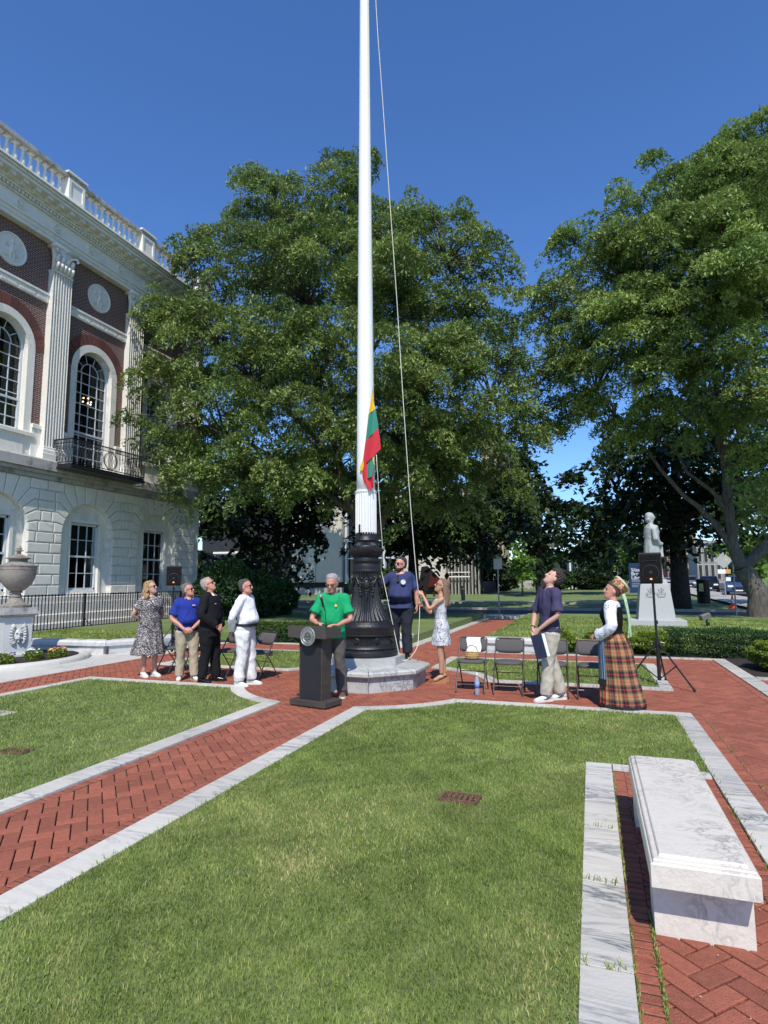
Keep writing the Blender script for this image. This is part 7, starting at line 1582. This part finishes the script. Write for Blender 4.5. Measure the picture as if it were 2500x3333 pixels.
# 8 tall man in navy polo
P8=P(1795,2280); M_np=fabric('navy_purple_polo',(.055,.048,.10)); M_bei=fabric('stone_chinos',(.44,.40,.33))
H=human((P8.x,P8.y,.003),R(212),1.87,'tall young man in a navy polo and chinos holding a folder, head tilted far back',dict(g=.95,belly=.0,skin='fair',lean=-.03,armL=((.0,.25,1.13),(.19,.08,.93)),armR=((.05,-.27,1.14),(.21,-.04,.95)),handL=((.5,-.5,-.6),(-1,-.3,0),.45,-1),handR=((.35,.4,-.9),(-.6,.6,0),.35,1),feet=((.12,.05),(-.12,-.02)) ,toe=(4,-2),head=(-10,38),hs=.98))
shirt(H,M_np,.93,1.455,.018,.42,end=.018,slinf=.018,flare=[(.90,-.01,0,.140,.180)],seed=17,wr=.007); trousers(H,M_bei,.98,.018,.08,seed=18,wr=.008); shoes(H,M_wshoe,simple('off_white_sole',(.66,.64,.58),.6),swoosh=M_swo)
hr=shorthair(H,M_dkh,vol=1.09,rough=.010,curly=1)
m=MB(); HM=H['HM']
for i in range(26): a=g_.uniform(0,6.28); r=g_.uniform(.02,.07); p=Vector((-.01+r*math.cos(a),r*math.sin(a),.235)); m.tube([p,p+Vector((-.01,0,.022)),p+Vector((-.03+g_.uniform(-.01,.02),g_.uniform(-.02,.02),.03))],[.012,.010,.004],5,M=HM)
m.build('hair_tuft',M_dkh,hr,smooth=True)
k=H['k']; m=MB(); m.loft([((0,0,.945*k),(.135*k,0,0),(0,.178*k,0)),((0,0,.98*k),(.134*k,0,0),(0,.176*k,0))]); m.build('belt',simple('dark_belt',(.03,.015,.02),.5),H['t'])
m=MB(); wR=Vector((.21,-.04,.95))*k; m.tube([wR+Vector((-.012,-.004,.022)),wR+Vector((-.006,-.002,.012))],.033,12); m.build('bracelet',simple('bracelet',(.08,.02,.015),.5),H['t'])
F_o=thing('document_folder',Vector(P8)+Vector((0,0,.0)),'navy blue document folder held downward by the tall man in navy polo','folder',None,R(212))
fq=PY(1760,2103,8.62)-Vector(P8); fa=R(-212); Mx=Matrix.Translation((fq.x*math.cos(fa)-fq.y*math.sin(fa),fq.x*math.sin(fa)+fq.y*math.cos(fa),fq.z))@Matrix.Rotation(R(-18),4,'Z')@Matrix.Rotation(R(13),4,'Y'); m=MB()
m.box(-.10,.10,-.006,.0,-.165,.165,M=Mx,ch=.001); m.box(-.10,.10,.003,.009,-.165,.165,M=Mx@Matrix.Rotation(R(7),4,'Z'),ch=.001); m.build('cover',simple('navy_cover',(.008,.012,.035),.45,0,.1,10),F_o); m=MB(); m.box(-.095,.095,.0004,.0026,-.16,.16,M=Mx); m.build('paper',M_ws,F_o)
# 9 woman in folk costume
P9=P(2008,2302); M_vel=fabric('black_velvet',(.008,.007,.008))
m,tt,b_=nodes('embroidered_linen'); co_=coords(tt); sx=N(tt,'ShaderNodeSeparateXYZ'); lnk(tt,co_,sx.inputs[0]); n1=N(tt,'ShaderNodeTexVoronoi',i_Scale=38.0); lnk(tt,co_,n1.inputs['Vector']); r1_=ramp(tt,n1.outputs['Distance'],[(.30,(1,1,1)),(.36,(0,0,0))])
r2_=ramp(tt,sx.outputs['Z'],[(.0,(1,1,1)),(.985/2,(1,1,1)),(.995/2,(0,0,0)),(1.30/2,(0,0,0)),(1.302/2,(1,1,1)),(1.37/2,(1,1,1)),(1.372/2,(0,0,0))]); hf=N(tt,'ShaderNodeMath',operation='MULTIPLY',i_1=.5); lnk(tt,sx.outputs['Z'],hf.inputs[0]); lnk(tt,hf.outputs[0],r2_.node.inputs[0])
mu=N(tt,'ShaderNodeMixRGB',blend_type='MULTIPLY',i_0=1.0); lnk(tt,r1_,mu.inputs[1]); lnk(tt,r2_,mu.inputs[2]); mx=N(tt,'ShaderNodeMixRGB'); lnk(tt,mu.outputs[0],mx.inputs[0]); mx.inputs[1].default_value=(.74,.74,.78,1); mx.inputs[2].default_value=(.05,.05,.08,1); lnk(tt,mx.outputs[0],b_.inputs['Base Color']); b_.inputs['Roughness'].default_value=.8; M_lin=m
H=human((P9.x,P9.y,.003),R(168),1.67,'woman in folk costume with plaid skirt, black bodice and hat, rightmost of the people',dict(fem=1,g=1.10,belly=.02,skin='ruddy',armL=((-.02,.25,1.12),(.20,.12,.97)),armR=((.0,-.26,1.12),(.22,.0,.98)),handL=((.8,-.6,.05),(0,0,-1),.4,-1),handR=((.4,.9,0),(0,0,-1),.4,1),feet=((.04,.09),(-.02,-.09)),head=(26,12)))
shirt(H,M_lin,1.15,1.465,.012,.96,'blouse',.006,end=.012,slinf=.034,seed=20,collar=True,colmat=M_ws); shirt(H,M_vel,1.0,1.40,.026,0,'bodice',.0,seed=21,collar=False); shoes(H,simple('black_shoe',(.01,.01,.01),.4))
def attr_loft(name,rings,ang0,ang1,n,mat,parent,pleat=0,npl=0,out=0):
    V=[];Q=[];U=[];Vv=[]
    for z,cx,a,b_ in rings:
        s=0; last=None
        for j in range(n+1):
            th=ang0+(ang1-ang0)*j/n; f=(rings[-1][0]-z)/(rings[-1][0]-rings[0][0]); tri=abs(((th*npl/(2*PI))%1)-.5)*2 if npl else 0; rr=1+pleat*f*(tri-.5)
            x=cx+(a+out)*rr*math.cos(th); y=(b_+out)*rr*math.sin(th); V.append((x,y,z)); U.append(th/(2*PI)*2.3); Vv.append(z)
    K_=n+1
    for i in range(len(rings)-1):
        for j in range(n): Q.append((i*K_+j,i*K_+j+1,(i+1)*K_+j+1,(i+1)*K_+j))
    me=bpy.data.meshes.new(name); me.from_pydata(V,[],Q)
    for nm,arr in (('pu',U),('pv',Vv)): a_=me.attributes.new(nm,'FLOAT','POINT'); a_.data.foreach_set('value',np.array(arr,dtype=np.float32))
    me.update(); return mesh_obj(name,me,mat,parent,True)
def stripes(tt,attr,period,stops):
    at=N(tt,'ShaderNodeAttribute',attribute_name=attr); a=N(tt,'ShaderNodeMath',operation='DIVIDE',i_1=period); b=N(tt,'ShaderNodeMath',operation='FRACT'); lnk(tt,at.outputs['Fac'],a.inputs[0]); lnk(tt,a.outputs[0],b.inputs[0]); o=ramp(tt,b.outputs[0],stops); o.node.color_ramp.interpolation='CONSTANT'; return o
m,tt,b_=nodes('plaid'); TN_=(.42,.24,.105); BK=(.012,.010,.018); OL=(.15,.12,.07); RD=(.50,.04,.03)
st_=[(0,TN_),(.30,OL),(.36,RD),(.40,BK),(.50,RD),(.53,BK),(.66,OL),(.78,TN_)]
a_=stripes(tt,'pu',.20,[(0,TN_),(.16,OL),(.26,BK),(.42,RD),(.50,BK),(.68,OL),(.78,TN_),(.96,RD)]); c_=stripes(tt,'pv',.185,[(0,TN_),(.16,OL),(.26,BK),(.42,RD),(.50,BK),(.68,OL),(.78,TN_),(.96,RD)])
mx=N(tt,'ShaderNodeMixRGB',i_0=.5); lnk(tt,a_,mx.inputs[1]); lnk(tt,c_,mx.inputs[2]); mu=N(tt,'ShaderNodeMixRGB',blend_type='MULTIPLY',i_0=.45); lnk(tt,mx.outputs[0],mu.inputs[1]); 
ad=N(tt,'ShaderNodeMixRGB',blend_type='MULTIPLY',i_0=1.0); lnk(tt,a_,ad.inputs[1]); lnk(tt,c_,ad.inputs[2]); sc2=N(tt,'ShaderNodeMixRGB',blend_type='MULTIPLY',i_0=1.0); lnk(tt,ad.outputs[0],sc2.inputs[1]); sc2.inputs[2].default_value=(2.2,2.6,5,1); mx2=N(tt,'ShaderNodeMixRGB',i_0=.35); lnk(tt,mx.outputs[0],mx2.inputs[1]); lnk(tt,sc2.outputs[0],mx2.inputs[2]); lnk(tt,mx2.outputs[0],b_.inputs['Base Color']); b_.inputs['Roughness'].default_value=.9; M_plaid=m
k=H['k']; sk=[(.055,-.10,.36,.345),(.20,-.085,.335,.32),(.40,-.065,.30,.29),(.60,-.045,.26,.26),(.78,-.03,.22,.235),(.90,-.015,.185,.21),(.98,-.005,.155,.18),(1.02,0,.135,.155)]; sk=[(z*k,x*k*.8,a*k*(.84 if z<.5 else .90 if z<.7 else 1.0+.06*(z>.85)),b*k*(.84 if z<.5 else .90 if z<.7 else 1.0+.06*(z>.85))) for z,x,a,b in sk]
attr_loft('skirt',sk,0,2*PI,240,M_plaid,H['t'],.10,26)
m,tt,b_=nodes('apron_stripes'); o_=stripes(tt,'pu',.21,[(0,(.10,.14,.06)),(.22,(.04,.10,.22)),(.32,(.45,.5,.55)),(.37,(.03,.07,.2)),(.48,(.16,.30,.50)),(.56,(.02,.04,.13)),(.68,(.42,.48,.55)),(.73,(.05,.12,.28)),(.84,(.10,.16,.07))]); lnk(tt,o_,b_.inputs['Base Color']); b_.inputs['Roughness'].default_value=.85
ap=attr_loft('apron',[r for r in sk if r[0]>.36],-R(62),R(62),60,m,H['t'],.05,20,.016)
fr=attr_loft('apron_fringe',[(sk[2][0]-.085*k,sk[2][1],sk[2][2]+.012,sk[2][3]+.01),sk[2]],-R(62),R(62),120,M_black,ap,.06,60,.017)
hm=attr_loft('skirt_hem',[(.02*k,-.08*k,.300*k,.288*k),(.065*k,-.08*k,.305*k,.293*k)],0,2*PI,120,M_black,H['t'],.05,26,.003)
shorthair(H,simple('brown_hair_dark',(.07,.04,.025),.6,0,.3,60),vol=1.04)
# hat
HMt=H['HM']@Matrix.Translation((-.035,0,.15))@Matrix.Rotation(R(-42),4,'Y')@Matrix.Scale(1.12,4); m,tt,b_=nodes('hat_band'); co_=coords(tt); n1=N(tt,'ShaderNodeTexVoronoi',i_Scale=46.0); lnk(tt,co_,n1.inputs['Vector']); hh_=N(tt,'ShaderNodeSeparateColor'); lnk(tt,n1.outputs['Color'],hh_.inputs[0]); o_=ramp(tt,hh_.outputs[0],[(0,(.10,.16,.06)),(.3,(.45,.08,.03)),(.5,(.5,.42,.28)),(.7,(.12,.08,.03)),(.85,(.55,.25,.05))]); o_.node.color_ramp.interpolation='CONSTANT'; lnk(tt,o_,b_.inputs['Base Color']); b_.inputs['Roughness'].default_value=.8
mb=MB(); mb.lathe([(.092,0),(.098,.03),(.104,.075),(.106,.085)],32,0,HMt); ht=mb.build('hat',m,H['t'],angle=40); mb=MB(); mb.lathe([(.104,.078),(.112,.088),(.108,.102),(.085,.106),(.070,.094),(.02,.09),(.001,.09)],32,0,HMt); mb.build('hat_rim',simple('hat_cream',(.60,.52,.40),.8,0,.1,30),ht,angle=60)
m,tt,b_=nodes('green_ribbon'); co_=coords(tt,(1,1,1)); n1=N(tt,'ShaderNodeTexVoronoi',i_Scale=24.0); lnk(tt,co_,n1.inputs['Vector']); lnk(tt,ramp(tt,n1.outputs['Distance'],[(.16,(.10,.26,.10)),(.22,(.42,.60,.30)),(.45,(.45,.63,.33)),(.5,(.55,.72,.45))]),b_.inputs['Base Color']); b_.inputs['Roughness'].default_value=.7
hb=HMt@Vector((-.10,0,.03)); mb=MB(); V=[];Fc=[]
for j,yo in enumerate((-.05,.05)):
    base=len(V)
    for i in range(13):
        f=i/12; z=hb.z*(1-f)+.97*k*f; x=hb.x*(1-f)-.185*f-.015-.02*math.sin(f*3.1); w_=.034+.03*f
        for q in range(5):
            yy=yo+(q/4-.5)*2*w_; V.append((x+.010*math.sin(q*1.8+i*.4+j),yy,z))
        for q in range(5):
            yy=yo+(q/4-.5)*2*w_; V.append((x-.004+.010*math.sin(q*1.8+i*.4+j),yy,z))
    for i in range(12):
        for q in range(4): a=base+i*10+q; Fc+=[(a,a+1,a+11,a+10),(a+5,a+15,a+16,a+6)]
mb.add(V,Fc); mb.build('ribbon',m,ht,smooth=True)
bpy.context.view_layer.update()
